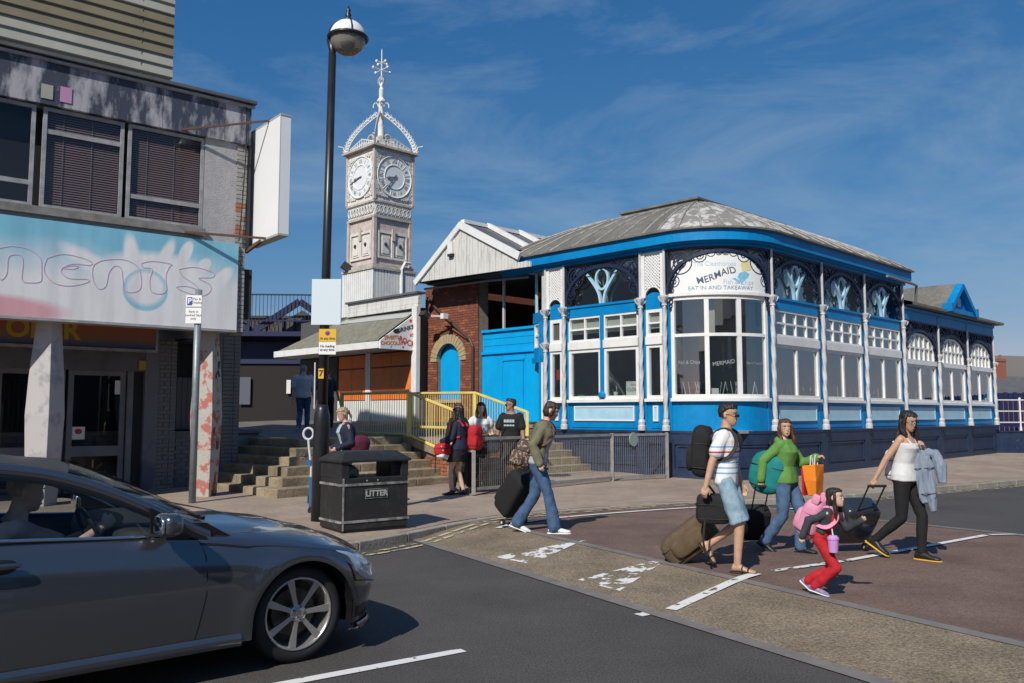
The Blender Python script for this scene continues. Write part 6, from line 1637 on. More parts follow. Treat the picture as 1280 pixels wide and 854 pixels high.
def limb(mb, pts, rs, n=12, m=0):
    """tapering limb through joints with filler balls"""
    P = []; R = []
    for i in range(len(pts) - 1):
        p, q = Vector(pts[i]), Vector(pts[i + 1])
        for k in range(6):
            t = k / 6; P.append(p.lerp(q, t)); R.append(rs[i] + (rs[i + 1] - rs[i]) * t)
    P.append(Vector(pts[-1])); R.append(rs[-1])
    mb.cap(P[0], P[0] + Vector((0, 0, 1e-4)), R[0], R[0], n, m)
    mb.tube(P, R, n, m)
    for j, r in zip(pts[1:], rs[1:]): mb.ell(j, (r * .99,) * 3, n=n, k=8, m=m)
def handm(mb, W, d, pn, curl, side, sc_=1.0):
    """palm, four bent fingers and a thumb; d = forearm direction, pn = palm normal, side=+1 thumb toward cross(d,pn)"""
    d = Vector(d).normalized(); pn = Vector(pn); pn = (pn - d * pn.dot(d)).normalized(); t = d.cross(pn).normalized() * side
    W = Vector(W)
    M = Matrix((d, t, pn)).transposed()
    mb.ell(W + d * .045 * sc_, (.05 * sc_, .038 * sc_, .016 * sc_), .8, n=12, k=8, M=M)
    mb.cap(W - d * .01, W + d * .02 * sc_, .024 * sc_, .024 * sc_, 10)
    for k, (o, l) in enumerate(((.028, .070), (.0095, .078), (-.0095, .072), (-.027, .057))):
        p = W + (d * (.082 - .004 * abs(k - 1)) + t * o) * sc_; dd = d.copy(); pts = [p - d * .02 * sc_, p]; a = curl * (1 + .12 * k)
        for seg in (.45, .32, .23):
            dd = (Matrix.Rotation(a, 3, pn.cross(d) * -1) @ dd) if False else (dd * math.cos(a) + pn * math.sin(a) if seg == .45 else dd * math.cos(a) + (pn * dd.dot(d) - d * dd.dot(pn)).normalized() * math.sin(a))
            dd.normalize(); p = p + dd * l * seg * sc_; pts.append(p)
        mb.tube(pts, [.0085 * sc_, .0088 * sc_, .0082 * sc_, .0075 * sc_, .0062 * sc_], 8)
    p = W + (d * .02 + t * .03) * sc_; q = p + (d * .03 + t * .018 + pn * .012) * sc_; r = q + (d * .028 + t * .004 + pn * .014) * sc_
    mb.tube([p - t * .01, p, q, r], [.011 * sc_, .012 * sc_, .0095 * sc_, .007 * sc_], 8)
HEADS = [(0.0, .070, .02, .018), (.010, .086, .0, .032), (.030, .091, -.03, .047), (.055, .091, -.05, .056), (.085, .089, -.075, .063), (.110, .086, -.09, .068), (.128, .083, -.097, .071), (.150, .091, -.10, .073), (.180, .084, -.098, .072), (.205, .060, -.08, .058), (.220, .02, -.045, .032), (.225, -.005, -.02, .010)]
def head_secs(MH, grow=0.0, zmin=-1, zmax=9, front=None, secs=HEADS, n=18):
    out = []
    for z, xf, xb, hw in secs:
        if z < zmin or z > zmax: continue
        xf2 = (xf if front is None else min(xf, front(z))) + grow; xb2 = xb - grow; hw2 = hw + grow
        cx = (xf2 + xb2) / 2; rx = (xf2 - xb2) / 2; zz = z + (grow if z > .15 else 0)
        out.append([MH @ Vector((cx + rx * math.copysign(abs(math.cos(a)) ** .9, math.cos(a)), hw2 * math.copysign(abs(math.sin(a)) ** .95, math.sin(a)), zz)) for a in [2 * math.pi * j / n for j in range(n)]])
    return out
def person(label, loc, yaw, h, *, fem=False, group=None, pel=(0, .92), neck=(0, 1.45), head=(0, 0, 0), ankR=(0, -.09, .08), ankL=(0, .09, .08), fpR=0, fpL=0, fyR=0, fyL=0,
           wrR=(.02, -.27, .82), wrL=(.02, .27, .82), elR=(-1, -.3, 0), elL=(-1, .3, 0), curl=.35, pnR=None, pnL=None, kR=(1, 0, 0), kL=(1, 0, 0), skinm=SK_A,
           top=None, sleeve=.35, neckline=.96, hem=-.02, loose=.014, jacket=None, jsleeve=1.0, jopen=40, jhem=-.1, pants=None, plen=1.0, ploose=.02, flare=0.0, skirt=None, shoe=None, shoe_kind='shoe', sole=None,
           hair=M_hblk, style='short', glasses=None, bulk=1.0, vox=.008, child=False, hood=None, slung=None, stripes=None, fold=.013, seed=0):
    root = thing('person', label, 'person', loc, yaw, group)
    k = h / 1.7; root.scale = (k, k, k)
    pel = Vector((pel[0], 0, pel[1])); nb = Vector((neck[0], 0, neck[1])); sp = nb - pel; spn = sp.normalized(); fx = Vector((spn.z, 0, -spn.x)); fy = Vector((0, 1, 0))
    def S(t): return pel + sp * t + fx * (-.015 * math.sin(math.pi * max(0, min(1, t))))
    hs_ = 1.18 if child else 1.0
    if fem: prof = [(-.16, .085, .12, -.005), (-.04, .115, .165, -.01), (.1, .11, .162, -.008), (.35, .088, .125, .002), (.6, .105, .14, .016), (.70, .118, .148, .022), (.82, .098, .158, .006), (.92, .07, .135, -.005), (1.0, .048, .062, -.008), (1.06, .044, .050, -.002)]
    else: prof = [(-.16, .085, .12, -.005), (-.04, .11, .158, -.01), (.15, .108, .152, 0), (.35, .105, .148, .006), (.62, .12, .17, .008), (.80, .112, .186, .0), (.90, .085, .168, -.008), (.97, .065, .10, -.008), (1.06, .052, .058, -.002)]
    bk = bulk
    def ring(t, rx, ry, xo, g=0.0, n=22, open_=None, dx=0):
        c = S(t) + fx * (xo + dx); rx = rx * bk + g; ry = ry * (1 + (bk - 1) * .6) + g
        def pt(a, s=1.0): return c + fx * (rx * s * math.copysign(abs(math.cos(a)) ** .88, math.cos(a))) + fy * (ry * s * math.copysign(abs(math.sin(a)) ** .88, math.sin(a)))
        if not open_: return [pt(2 * math.pi * j / n) for j in range(n)]
        o = rad(open_); aa = [o + (2 * math.pi - 2 * o) * j / 15 for j in range(16)]
        return [pt(a) for a in aa] + [pt(a, .86) for a in reversed(aa)]
    def sect(t0, t1, g, **kw):
        ts = [t0] + [p[0] for p in prof if t0 < p[0] < t1] + [t1]; out = []
        for t in ts:
            for a, b in zip(prof[:-1], prof[1:]):
                if a[0] <= t <= b[0] + 1e-9: u = (t - a[0]) / (b[0] - a[0]); pr = [a[i] + (b[i] - a[i]) * u for i in range(4)]; break
            else: pr = list(prof[0] if t < prof[0][0] else prof[-1])
            out.append(ring(t, pr[1], pr[2], pr[3], g, **kw))
        return out
    shw = (.150 if fem else .178) * (1 + (bk - 1) * .5)
    sh = {s: S(.87) + fy * s * shw for s in (-1, 1)}
    wr = {-1: Vector(wrR), 1: Vector(wrL)}; el = {}; eh = {-1: Vector(elR), 1: Vector(elL)}
    for s in (-1, 1): el[s], wr[s] = ik(sh[s], wr[s], .29, .25, eh[s])
    hip = {s: pel + fy * s * .088 - spn * .02 for s in (-1, 1)}
    an = {-1: Vector(ankR), 1: Vector(ankL)}; kn = {}; kh = {-1: Vector(kR), 1: Vector(kL)}
    for s in (-1, 1): kn[s], an[s] = ik(hip[s], an[s], .43, .42, kh[s])
    # head frame
    hy, hp, hr = [rad(a) for a in head]
    MH = Matrix.Translation(nb + fx * .012 + spn * .075) @ Matrix.Rotation(hy, 4, 'Z') @ Matrix.Rotation(hp, 4, 'Y') @ Matrix.Rotation(hr, 4, 'X') @ Matrix.Diagonal((hs_, hs_, hs_, 1)) @ Matrix.Translation((.0, 0, -.035))
    # ---- body: one continuous skin
    b = MB(); b.loft(sect(-.16, 1.06, 0))
    b.tube([S(.92), S(1.05), MH @ Vector((-.012, 0, .06))], [.056 if fem else .064, .046 if fem else .056, .05], 14)
    b.loft(head_secs(MH))
    b.ell(MH @ Vector((.094, 0, .082)), (.013, .012, .013), n=8, k=6); b.tube([MH @ Vector((.084, 0, .125)), MH @ Vector((.096, 0, .086))], [.008, .012], 8)
    for s in (-1, 1): b.ell(MH @ Vector((-.008, s * .072, .105)), (.018, .009, .032), n=8, k=6)
    b.ell(MH @ Vector((.086, 0, .052)), (.010, .022, .011), n=10, k=6)
    for s in (-1, 1):
        r = 1.0 if not fem else .88
        limb(b, [sh[s], el[s], wr[s]], [.052 * r * bk, .040 * r, .027 * r], 12)
        d = wr[s] - el[s]; pn = {-1: pnR, 1: pnL}[s] or (fy * -s)
        handm(b, wr[s], d, pn, curl, s * -1 if True else 1, .98 * r + .04)
        limb(b, [hip[s], kn[s]], [.088 * bk, .056], 14); cm = kn[s].lerp(an[s], .3)
        limb(b, [kn[s], cm, an[s]], [.054, .055 * bk, .036], 12)
    feet = {}
    for s, fp, fyw in ((-1, fpR, fyR), (1, fpL, fyL)):
        MF = Matrix.Translation(an[s]) @ Matrix.Rotation(rad(fyw), 4, 'Z') @ Matrix.Rotation(rad(fp), 4, 'Y'); feet[s] = MF
        b.loft([[MF @ Vector((x, w_ * math.cos(a), zc_ + hh * math.sin(a))) for a in [2 * math.pi * j / 10 for j in range(10)]] for x, w_, zc_, hh in ((-.058, .018, -.04, .02), (-.04, .03, -.03, .04), (.0, .034, -.02, .05), (.06, .038, -.042, .03), (.12, .044, -.055, .02), (.165, .038, -.060, .014), (.185, .018, -.062, .008))])
    remesh(b, 'body', skinm, root, vox, smooth_it=1)
    # ---- face
    for s in (-1, 1):
        e = MB(); e.ell(MH @ Vector((.0785, s * .031, .112)), (.009, .0125, .006), n=8, k=6); eye = e.build('eye', M_eye, root, smooth=True)
        e = MB(); e.ell(MH @ Vector((.086, s * .031, .112)), (.004, .0055, .0055), n=8, k=6); e.build('iris', M_iris, eye)
        e = MB(); e.tube([MH @ Vector((.088, s * .016, .135)), MH @ Vector((.090, s * .032, .141)), MH @ Vector((.078, s * .048, .136))], [.003, .004, .0025], 5); e.build('eyebrow', hair, root)
    e = MB(); e.ell(MH @ Vector((.0935, 0, .049)), (.006, .021, .0065), n=10, k=6); e.build('lips', M_lip, root, smooth=True)
    # ---- trousers / shorts / skirt
    def T_(name, mb_, m_, vx=.011, f=fold, **kw): return remesh(mb_, name, m_, root, vx, fold=f, fscale=kw.get('fs', 7), stretch=kw.get('st', (1, 1, .6)), smooth_it=1, seed=seed + len(name))
    if pants:
        b = MB(); b.loft(sect(-.15, .10, .014))
        for s in (-1, 1):
            if plen <= .62:
                e = hip[s].lerp(kn[s], min(1, plen * 1.75)); 
                e2 = e; k3 = [hip[s].lerp(e, q / 5) for q in range(6)]
                b.ell(hip[s], (.10 * bk,) * 3); b.tube(k3, [.096 * bk + ploose * .3 + (.070 + ploose * .9 - .096 * bk) * q / 5 for q in range(6)], 16)
            else:
                e = kn[s].lerp(an[s], plen if plen <= 1 else 1) 
                limb(b, [hip[s], kn[s], kn[s].lerp(an[s], .35), e], [.093 * bk + ploose * .4, .058 + ploose * .7, .056 + ploose * .8, .040 + ploose + flare], 14)
        T_('trousers' if plen > .62 else 'shorts', b, pants, fs=9)
    if skirt:
        b = MB(); m_ = (kn[-1] + kn[1]) / 2; z1 = pel.lerp(m_, .62)
        b.loft([ring(.22, .1, .15, 0, .012), ring(0, .12, .165, 0, .02), [z1 + Vector((.17 * math.cos(a), .20 * math.sin(a), 0)) for a in [2 * math.pi * j / 22 for j in range(22)]]]); T_('skirt', b, skirt)
    # ---- top
    def arm_cloth(b, s, frac, g, r=1.0):
        if frac <= .5: e = sh[s].lerp(el[s], frac * 2); limb(b, [sh[s] - fy * s * .02, sh[s].lerp(e, .5), e], [.060 * r * bk + g, .058 + g, .056 + g * 1.4], 12)
        else: e = el[s].lerp(wr[s], (frac - .5) * 2 * .97); limb(b, [sh[s] - fy * s * .02, el[s], e], [.058 * bk * r + g, .046 + g, .033 + g * 1.1], 12)
    if top:
        b = MB(); b.loft(sect(hem, neckline, loose))
        if sleeve > 0:
            for s in (-1, 1): arm_cloth(b, s, sleeve, loose * .75, .88 if fem else 1)
        o = T_('shirt', b, top, .009)
        if stripes:
            o.data.materials.clear(); mm = stripes; 
            for q in mm: o.data.materials.append(q)
    if jacket:
        b = MB(); b.loft(sect(jhem, .97, loose + .018, open_=jopen) if jopen else sect(jhem, .98, loose + .018))
        for s in (-1, 1): arm_cloth(b, s, jsleeve, loose * .5 + .006, .9 if fem else 1)
        c_ = S(.99); b.tube([c_ + fx * (.065 * math.cos(a) - .01) + fy * .075 * math.sin(a) for a in [rad(jopen or 20) + (2 * math.pi - 2 * rad(jopen or 20)) * j / 10 for j in range(11)]], .018, 8)
        T_('jacket', b, jacket, .010, fold * 1.3)
    if hood:
        b = MB(); c_ = S(.97) - fx * .06; b.ell(c_, (.07, .12, .06), n=14, k=8); T_('hood', b, hood)
    # ---- shoes
    if shoe:
        for s in (-1, 1):
            MF = feet[s]; b = MB()
            if shoe_kind == 'sandal':
                b.loft([[MF @ Vector((x, w_ * math.cos(a), -.078 + .010 * math.sin(a))) for a in [2 * math.pi * j / 12 for j in range(12)]] for x, w_ in ((-.075, .02), (-.05, .038), (.0, .040), (.08, .044), (.14, .05), (.18, .042), (.20, .02))])
                for x in (.05, .11): b.tube([MF @ Vector((x, .05 * math.cos(a), -.075 + (.062 if x < .1 else .045) * math.sin(a))) for a in [math.pi * j / 8 for j in range(9)]], .009, 6)
                b.build('sandal', shoe, root, smooth=True)
            else:
                low = shoe_kind == 'flat'
                zs = (.5 if low else 1)
                b.loft([[MF @ Vector((x, w_ * math.cos(a), zc_ + hh * math.sin(a))) for a in [2 * math.pi * j / 12 for j in range(12)]] for x, w_, zc_, hh in ((-.082, .02, -.05, .025 * zs), (-.066, .036, -.035, .048 * zs), (-.02, .042, -.028, .058 * zs), (.04, .042, -.038, .048 * zs), (.10, .048, -.052, .034), (.16, .046, -.058, .026), (.20, .034, -.062, .02), (.215, .014, -.065, .01))])
                if not low: b.tube([MF @ Vector((-.005, 0, -.03)), MF @ Vector((-.008, 0, .035))], [.046, .042], 12)
                sh_o = remesh(b, 'shoe', shoe, root, .008, smooth_it=1)
                b = MB(); b.loft([[MF @ Vector((x, w_ * math.cos(a), -.083 + .011 * math.sin(a))) for a in [2 * math.pi * j / 12 for j in range(12)]] for x, w_ in ((-.092, .02), (-.075, .040), (.0, .044), (.08, .047), (.14, .051), (.19, .043), (.222, .018))]); b.build('sole', sole or shoe, sh_o, smooth=True)
    # ---- hair
    if style != 'bald':
        b = MB()
        hf = lambda z: (-.012 if z < .13 else (.02 if z < .155 else (.055 if z < .17 else .2)))
        g0 = {'crop': .004, 'short': .009}.get(style, .010)
        zmin = {'crop': .08, 'short': .06}.get(style, .02)
        b.loft(head_secs(MH, g0, zmin=zmin, front=hf))
        if style == 'short': b.ell(MH @ Vector((.042, 0, .212)), (.048, .05, .024), n=12, k=7); b.ell(MH @ Vector((.0, 0, .218)), (.065, .052, .018), n=12, k=7)
        if style == 'bob':
            for s in (-1, 1): b.tube([MH @ Vector((.03, s * .055, .19)), MH @ Vector((.035, s * .082, .13)), MH @ Vector((.03, s * .085, .07)), MH @ Vector((.02, s * .07, .03))], [.02, .022, .022, .012], 8)
            b.ell(MH @ Vector((-.04, 0, .09)), (.07, .09, .09), n=14, k=8); b.ell(MH @ Vector((.06, .01, .19)), (.035, .05, .025), n=10, k=6)
        if style in ('long', 'medium'):
            ln = .30 if style == 'long' else .14
            for s in (-1, 1):
                p0 = MH @ Vector((.02, s * .06, .19)); p1 = MH @ Vector((.02, s * .086, .11)); p2 = MH @ Vector((.01, s * .088, .03)); d = Vector((.0, 0, -1))
                b.tube([p0, p1, p2, p2 + d * ln * .5 + fx * .03, p2 + d * ln * .9 + fx * .045], [.018, .024, .03, .032, .014], 9)
            pb = MH @ Vector((-.06, 0, .10)); e1 = S(.95) - fx * .075
            b.loft([[c_ + fx * (r1 * math.cos(a)) + fy * (r2 * math.sin(a)) for a in [2 * math.pi * j / 16 for j in range(16)]] for c_, r1, r2 in ((pb + Vector((0, 0, .06)), .055, .07), (pb, .055, .085), (MH @ Vector((-.065, 0, .02)), .045, .09), (e1, .04, .10), (e1 + Vector((-.02, 0, -ln * .5)), .035, .095), (e1 + Vector((-.02, 0, -ln * .95)), .02, .06))])
        if style == 'tied':
            b.ell(MH @ Vector((-.10, 0, .12)), (.035, .035, .035), n=10, k=6); b.tube([MH @ Vector((-.11, 0, .11)), MH @ Vector((-.13, 0, .03)), MH @ Vector((-.11, 0, -.06))], [.02, .022, .008], 8)
            for s in (-1, 1): b.tube([MH @ Vector((.03, s * .06, .19)), MH @ Vector((.02, s * .08, .12)), MH @ Vector((.0, s * .078, .06))], [.015, .015, .008], 7)
        if style in ('long', 'medium'):
            rh = random.Random(seed * 7 + 1); ll = {'long': .34, 'medium': .17, 'bob': .04, 'tied': .03}[style]
            for q in range(26):
                a = rad(rh.uniform(60, 300)); p0 = MH @ Vector((-.01 + .085 * math.cos(a), .080 * math.sin(a), .13)); l = ll * rh.uniform(.75, 1.1)
                o_ = Vector((fx * math.cos(a) + fy * math.sin(a))) * rh.uniform(.0, .02)
                b.tube([p0, p0 + o_ * .6 + Vector((0, 0, -.08)), p0 + o_ + fx * rh.uniform(-.01, .02) + Vector((0, 0, -.10 - l * .5)), p0 + o_ * 1.2 + fx * rh.uniform(-.01, .03) + Vector((0, 0, -.10 - l))], [.010, .011, .010, .004], 6)
        remesh(b, 'hair', hair, root, .006, fold=.009, fscale=26, stretch=(1.6, 1.6, .28), smooth_it=0, seed=seed)
    if glasses:
        b = MB()
        for s in (-1, 1):
            if glasses == 'sun': b.ell(MH @ Vector((.098, s * .034, .112)), (.006, .029, .021), .8, n=12, k=7, M=(MH.to_3x3().normalized()))
            else: b.tube([MH @ Vector((.099, s * .034 + .025 * math.cos(a), .110 + .019 * math.sin(a))) for a in [2 * math.pi * j / 14 for j in range(14)]], .002, 5, closed=True)
            b.tube([MH @ Vector((.096, s * .060, .118)), MH @ Vector((.0, s * .078, .118))], .0025, 5)
        b.tube([MH @ Vector((.102, -.012, .115)), MH @ Vector((.102, .012, .115))], .0025, 5); b.build('glasses', M_lens, root, smooth=True)
    I = dict(root=root, S=S, fx=fx, fy=fy, sh=sh, el=el, wr=wr, MH=MH, k=k, hip=hip, pel=pel)
    return I
def W_(I, p):   # a point of the figure in the world
    r = I['root']; c, s = math.cos(r.rotation_euler.z), math.sin(r.rotation_euler.z); p = Vector(p) * I['k']
    return Vector((r.location.x + p.x * c - p.y * s, r.location.y + p.x * s + p.y * c, r.location.z + p.z))
def face_yaw(x, y, deg):  # deg: 0 = faces right in the picture, -90 = faces the camera
    return rad(deg) - math.atan2(x, y)
def cloth(n, c, r=.85, c2=None, ns=9, **k): return mat(n, c, r, col2=c2 or tuple(v * .78 for v in c), ns=ns, bump=.25, bs=120, **k)
M_denim = cloth('denim_blue', (.035, .075, .16), c2=(.06, .12, .22)); M_denl = cloth('denim_light', (.16, .27, .35), c2=(.30, .42, .50)); M_denm = cloth('denim_mid', (.05, .10, .19), c2=(.09, .16, .28))
M_cblk = cloth('black_cloth', (.010, .010, .011)); M_cgrey = cloth('grey_shirt', (.22, .22, .23)); M_cwht = cloth('white_cloth', (.70, .70, .69), c2=(.60, .60, .60)); M_cnav = cloth('navy_cloth', (.012, .018, .045))
M_olive = cloth('olive_jacket', (.13, .125, .075), c2=(.17, .16, .10)); M_green = cloth('green_hoodie', (.10, .24, .045), c2=(.12, .28, .06)); M_cred = cloth('red_cloth', (.50, .012, .02), c2=(.40, .01, .018)); M_char = cloth('charcoal_cloth', (.035, .04, .05))
M_burg = cloth('burgundy_cloth', (.10, .008, .03)); M_pink = cloth('pink_cloth', (.72, .30, .42), c2=(.62, .24, .36)); M_teal = cloth('teal_bag_cloth', (.005, .22, .21), c2=(.004, .17, .17)); M_ora = cloth('orange_bag_cloth', (.85, .25, .015), c2=(.75, .2, .01))
M_blg = cloth('blue_grey_cloth', (.24, .29, .36), c2=(.18, .22, .29)); M_lg = cloth('light_grey_top', (.42, .43, .48), c2=(.34, .34, .38)); M_brn = cloth('brown_bag_cloth', (.085, .055, .028), c2=(.12, .085, .045)); M_flor = mat('floral_bag', (.07, .045, .035), .8, col2=(.38, .26, .20), ns=26, lo=.52, hi=.58, detail=3)
M_strap = mat('strap_black', (.012, .012, .012), .7); M_shwh = mat('shoe_white', (.75, .75, .74), .6); M_shbk = mat('shoe_black', (.015, .015, .016), .5); M_sby = mat('sole_yellow', (.70, .38, .02), .6); M_solw = mat('sole_white', (.7, .7, .68), .6); M_shpu = mat('shoe_purple', (.16, .11, .26), .7, col2=(.35, .3, .42), ns=30)
M_sand = mat('sandal_brown', (.035, .022, .015), .6)
# striped shirt print
def stripe_mat():
    m = bpy.data.materials.new('striped_shirt'); m.use_nodes = True; t = m.node_tree; b = t.nodes['Principled BSDF']; b.inputs['Roughness'].default_value = .85
    tcn = t.nodes.new('ShaderNodeTexCoord'); sp = t.nodes.new('ShaderNodeSeparateXYZ'); t.links.new(tcn.outputs['Object'], sp.inputs[0])
    mr = t.nodes.new('ShaderNodeMapRange'); mr.inputs['From Min'].default_value = .95; mr.inputs['From Max'].default_value = 1.40; t.links.new(sp.outputs['Z'], mr.inputs['Value'])
    r = t.nodes.new('ShaderNodeValToRGB'); r.color_ramp.interpolation = 'CONSTANT'; e = r.color_ramp.elements; W = (.74, .74, .73, 1); Bc = (.20, .40, .58, 1); Rc = (.50, .04, .04, 1)
    e[0].position = 0; e[0].color = W; e[1].position = .999; e[1].color = W
    for p, c in ((.10, Bc), (.22, Bc), (.34, Bc), (.46, Bc), (.58, Rc), (.70, Bc)):
        a = e.new(p); a.color = c; a = e.new(p + .038); a.color = W
    t.links.new(mr.outputs[0], r.inputs[0]); t.links.new(r.outputs[0], b.inputs['Base Color']); return m
M_strp = stripe_mat()

# ---- luggage
def suitcase(label, p, yaw, tilt, size, m, handle=.45, hard=False, group='suitcases pulled over the crossing', hx=0, wheelc=None, name='suitcase'):
    """upright case on two wheels tilted about them; local x = pull direction"""
    w, d, hgt = size; t = thing(name, label, name.replace('_', ' '), p, yaw, group)
    R_ = Matrix.Rotation(rad(tilt), 3, 'Y')
    M4 = R_.to_4x4()
    b = MB(T=lambda q: R_ @ q); b.ell((0, 0, hgt / 2 + .05), (d / 2, w / 2, hgt / 2), .32, n=24, k=14); bo = b.build('case', m, t, smooth=True)
    if not hard:
        b = MB(T=lambda q: R_ @ q); b.ell((-d / 2 - .005, 0, hgt * .36), (.05, w * .40, hgt * .22), .4, n=16, k=8); b.build('front_pocket', m, t, smooth=True)
        b = MB(T=lambda q: R_ @ q); b.ell((-d / 2 - .002, 0, hgt * .78), (.035, w * .38, hgt * .11), .4, n=16, k=8); b.build('front_pocket', m, t, smooth=True)
        b = MB(T=lambda q: R_ @ q)
        for zz in (.06, hgt + .0): b.tube([(d / 2 * .93, y, zz) for y in (-w * .4, w * .4)], .008, 5)
        for yy in (-w / 2 + .01, w / 2 - .01): b.tube([(-.0, yy, .12), (0, yy * 1.005, hgt * .5), (0, yy, hgt * .95)], .008, 5)
        b.build('piping', M_strap, t)
    else:
        for q in range(5): b = MB(T=lambda q_: R_ @ q_); yy = -w * .32 + q * w * .16; b.tube([(-d / 2 - .003, yy, .15), (-d / 2 - .003, yy, hgt * .85)], .008, 5); b.build('shell_rib', m, t, smooth=True)
    for s in (-1, 1):
        b = MB(T=lambda q: R_ @ q); b.tube([(d / 2 - .02, s * (w / 2 - .03) - .018, .01), (d / 2 - .02, s * (w / 2 - .03) + .018, .01)], .042, 14); wh = b.build('wheel', M_strap, t)
        b = MB(T=lambda q: R_ @ q); b.tube([(d / 2 - .02, s * (w / 2 - .03) - .020, .01), (d / 2 - .02, s * (w / 2 - .03) + .020, .01)], .018, 10); b.build('hub', M_steel, wh)
    if handle:
        b = MB(T=lambda q: R_ @ q)
        for s in (-1, 1): b.tube([(d / 2 - .03, s * w * .22, hgt), (d / 2 - .03, s * w * .22, hgt + handle)], .009, 6)
        b.tube([(d / 2 - .03, -w * .22 - .01, hgt + handle), (d / 2 - .03, w * .22 + .01, hgt + handle)], .015, 8); b.build('handle', M_strap, t)
    return t
def towed(label, wheel, hand, size, m, hard=False):
    """wheeled case pulled by its extended handle: wheels on the ground at wheel, grip at hand"""
    w, d, hgt = size; wx, wy, wz = wheel; tilt = .6; off = d / 2 - .03
    for _ in range(6):
        lz = wz + .042 + (d / 2 - .02) * math.sin(tilt); dx, dy = hand.x - wx, hand.y - wy; yaw = math.atan2(dy, dx); hx = math.hypot(dx, dy) + (d / 2 - .02) * math.cos(tilt); hz = hand.z - lz
        Lt = math.sqrt(max(.1, hx * hx + hz * hz - off * off)); tilt = math.atan2(hx, hz) - math.atan2(off, Lt)
    ox = wx - math.cos(yaw) * (d / 2 - .02) * math.cos(tilt); oy = wy - math.sin(yaw) * (d / 2 - .02) * math.cos(tilt)
    return suitcase(label, (ox, oy, lz), yaw, math.degrees(tilt), size, m, handle=max(.05, Lt - hgt), hard=hard)
def softbag(name, label, cat, p, yaw, size, m, e=.6, tilt=0, fold=.012, fs=5, fst=(1, 1, 1), group=None, straps=(), pockets=(), roll=0, vox=.014, strapm=None):
    t = thing(name, label, cat, p, yaw, group); R_ = Matrix.Rotation(rad(tilt), 3, 'Y') @ Matrix.Rotation(rad(roll), 3, 'X')
    b = MB(T=lambda q: R_ @ q); b.ell((0, 0, 0), [s / 2 for s in size], e, n=24, k=14); remesh(b, 'body', m, t, vox, fold=fold, fscale=fs, stretch=fst, smooth_it=1, seed=len(label))
    a_, b_, c_ = [s / 2 for s in size]
    for zf in (.30, -.62):
        f_ = (1 - abs(zf) ** (2 / e)) ** (e / 2); b = MB(T=lambda q: R_ @ q)
        b.tube([((a_ * f_ + fold * .35) * math.copysign(abs(math.cos(t)) ** e, math.cos(t)), (b_ * f_ + fold * .35) * math.copysign(abs(math.sin(t)) ** e, math.sin(t)), c_ * zf) for t in [2 * math.pi * k / 28 for k in range(28)]], .0045, 5, closed=True); b.build('zip', M_strap, t)
    for c, s in pockets: b = MB(T=lambda q: R_ @ q); b.ell(c, [q / 2 for q in s], .55, n=16, k=8); b.build('pocket', m, t, smooth=True)
    for pts, r in straps: b = MB(); b.tube([Vector(q) for q in cr3(pts)], r, 6, sq=.45); b.build('strap', strapm or M_strap, t)
    return t
def cr3(pts, n=4):
    P = [Vector(p) for p in pts]; o = []
    for i in range(len(P) - 1):
        p0 = P[max(i - 1, 0)]; p1 = P[i]; p2 = P[i + 1]; p3 = P[min(i + 2, len(P) - 1)]
        for k in range(n): t = k / n; o.append(0.5 * ((2 * p1) + (p2 - p0) * t + (2 * p0 - 5 * p1 + 4 * p2 - p3) * t * t + (3 * p1 - p0 - 3 * p2 + p3) * t ** 3))
    o.append(P[-1]); return o
def straps_for(I, m, back=-.10, w=.010, t=None, lift=.03, yy=.085, low=.45):
    """two shoulder straps from the back over the shoulders to under the arms"""
    S, fx, fy = I['S'], I['fx'], I['fy']
    for s in (-1, 1):
        pts = [S(.80) - fx * .15 + fy * s * yy, S(.96) - fx * .07 + fy * s * yy, S(1.0) + fx * .02 + fy * s * yy * 1.05, S(.88) + fx * .115 + fy * s * yy * 1.2, S(.68) + fx * .13 + fy * s * yy * 1.45, S(low) + fx * .06 + fy * s * .175, S(low - .05) - fx * .09 + fy * s * .15]
        b = MB(); b.tube([W_(I, q) for q in cr3(pts)], .022, 6, sq=.35)
        o = b.build('strap', m, None)
        o.parent = t; o.matrix_parent_inverse = Matrix.Identity(4)
        c, sn = math.cos(-t.rotation_euler.z), math.sin(-t.rotation_euler.z)
        for v in o.data.vertices: q = v.co - t.location; v.co = Vector((q.x * c - q.y * sn, q.x * sn + q.y * c, q.z))
# ------------------------------------------------------------------ everyone in the picture
# 1 striped man
x, y = 2.12, 8.62
P1 = person('man in sunglasses and striped white T-shirt with light denim shorts pulling bags', (x, y, .1), face_yaw(x, y, -12), 1.63, group=None, bulk=.93,
    pel=(.02, .93), neck=(.03, 1.45), head=(-8, 6, 0), ankR=(.13, -.09, .085), ankL=(-.20, .09, .24), fpL=52, wrR=(-.16, -.27, .80), elR=(-1, -.2, .1), wrL=(.12, .26, .86), elL=(-1, .3, 0), curl=.6,
    top=M_strp, sleeve=.30, hem=-.1, loose=.020, pants=M_denl, plen=.60, ploose=.022, shoe=M_sand, shoe_kind='sandal', hair=M_hblk, style='short', glasses='sun', vox=.007, seed=1, fold=.012)
bp_ = softbag('backpack', 'large black backpack on the back of the man in the striped shirt', 'backpack', W_(P1, (-.225, .0, 1.22)), P1['root'].rotation_euler.z, (.20, .30, .52), M_cblk, .5, tilt=4, pockets=(((-.10, 0, -.08), (.10, .22, .26)),))
straps_for(P1, M_strap, t=bp_)
hold = softbag('holdall', 'brown wheeled holdall dragged behind the man in the striped shirt', 'bag', (1.86, 9.12, .33), rad(-12), (.62, .34, .34), M_brn, .45, tilt=-38, fold=.012, pockets=(((0, -.17, 0), (.42, .08, .2)),), straps=(((( -.2, -.16, -.12), (-.02, -.2, .06), (.2, -.15, .16)), .014),), strapm=M_brn)
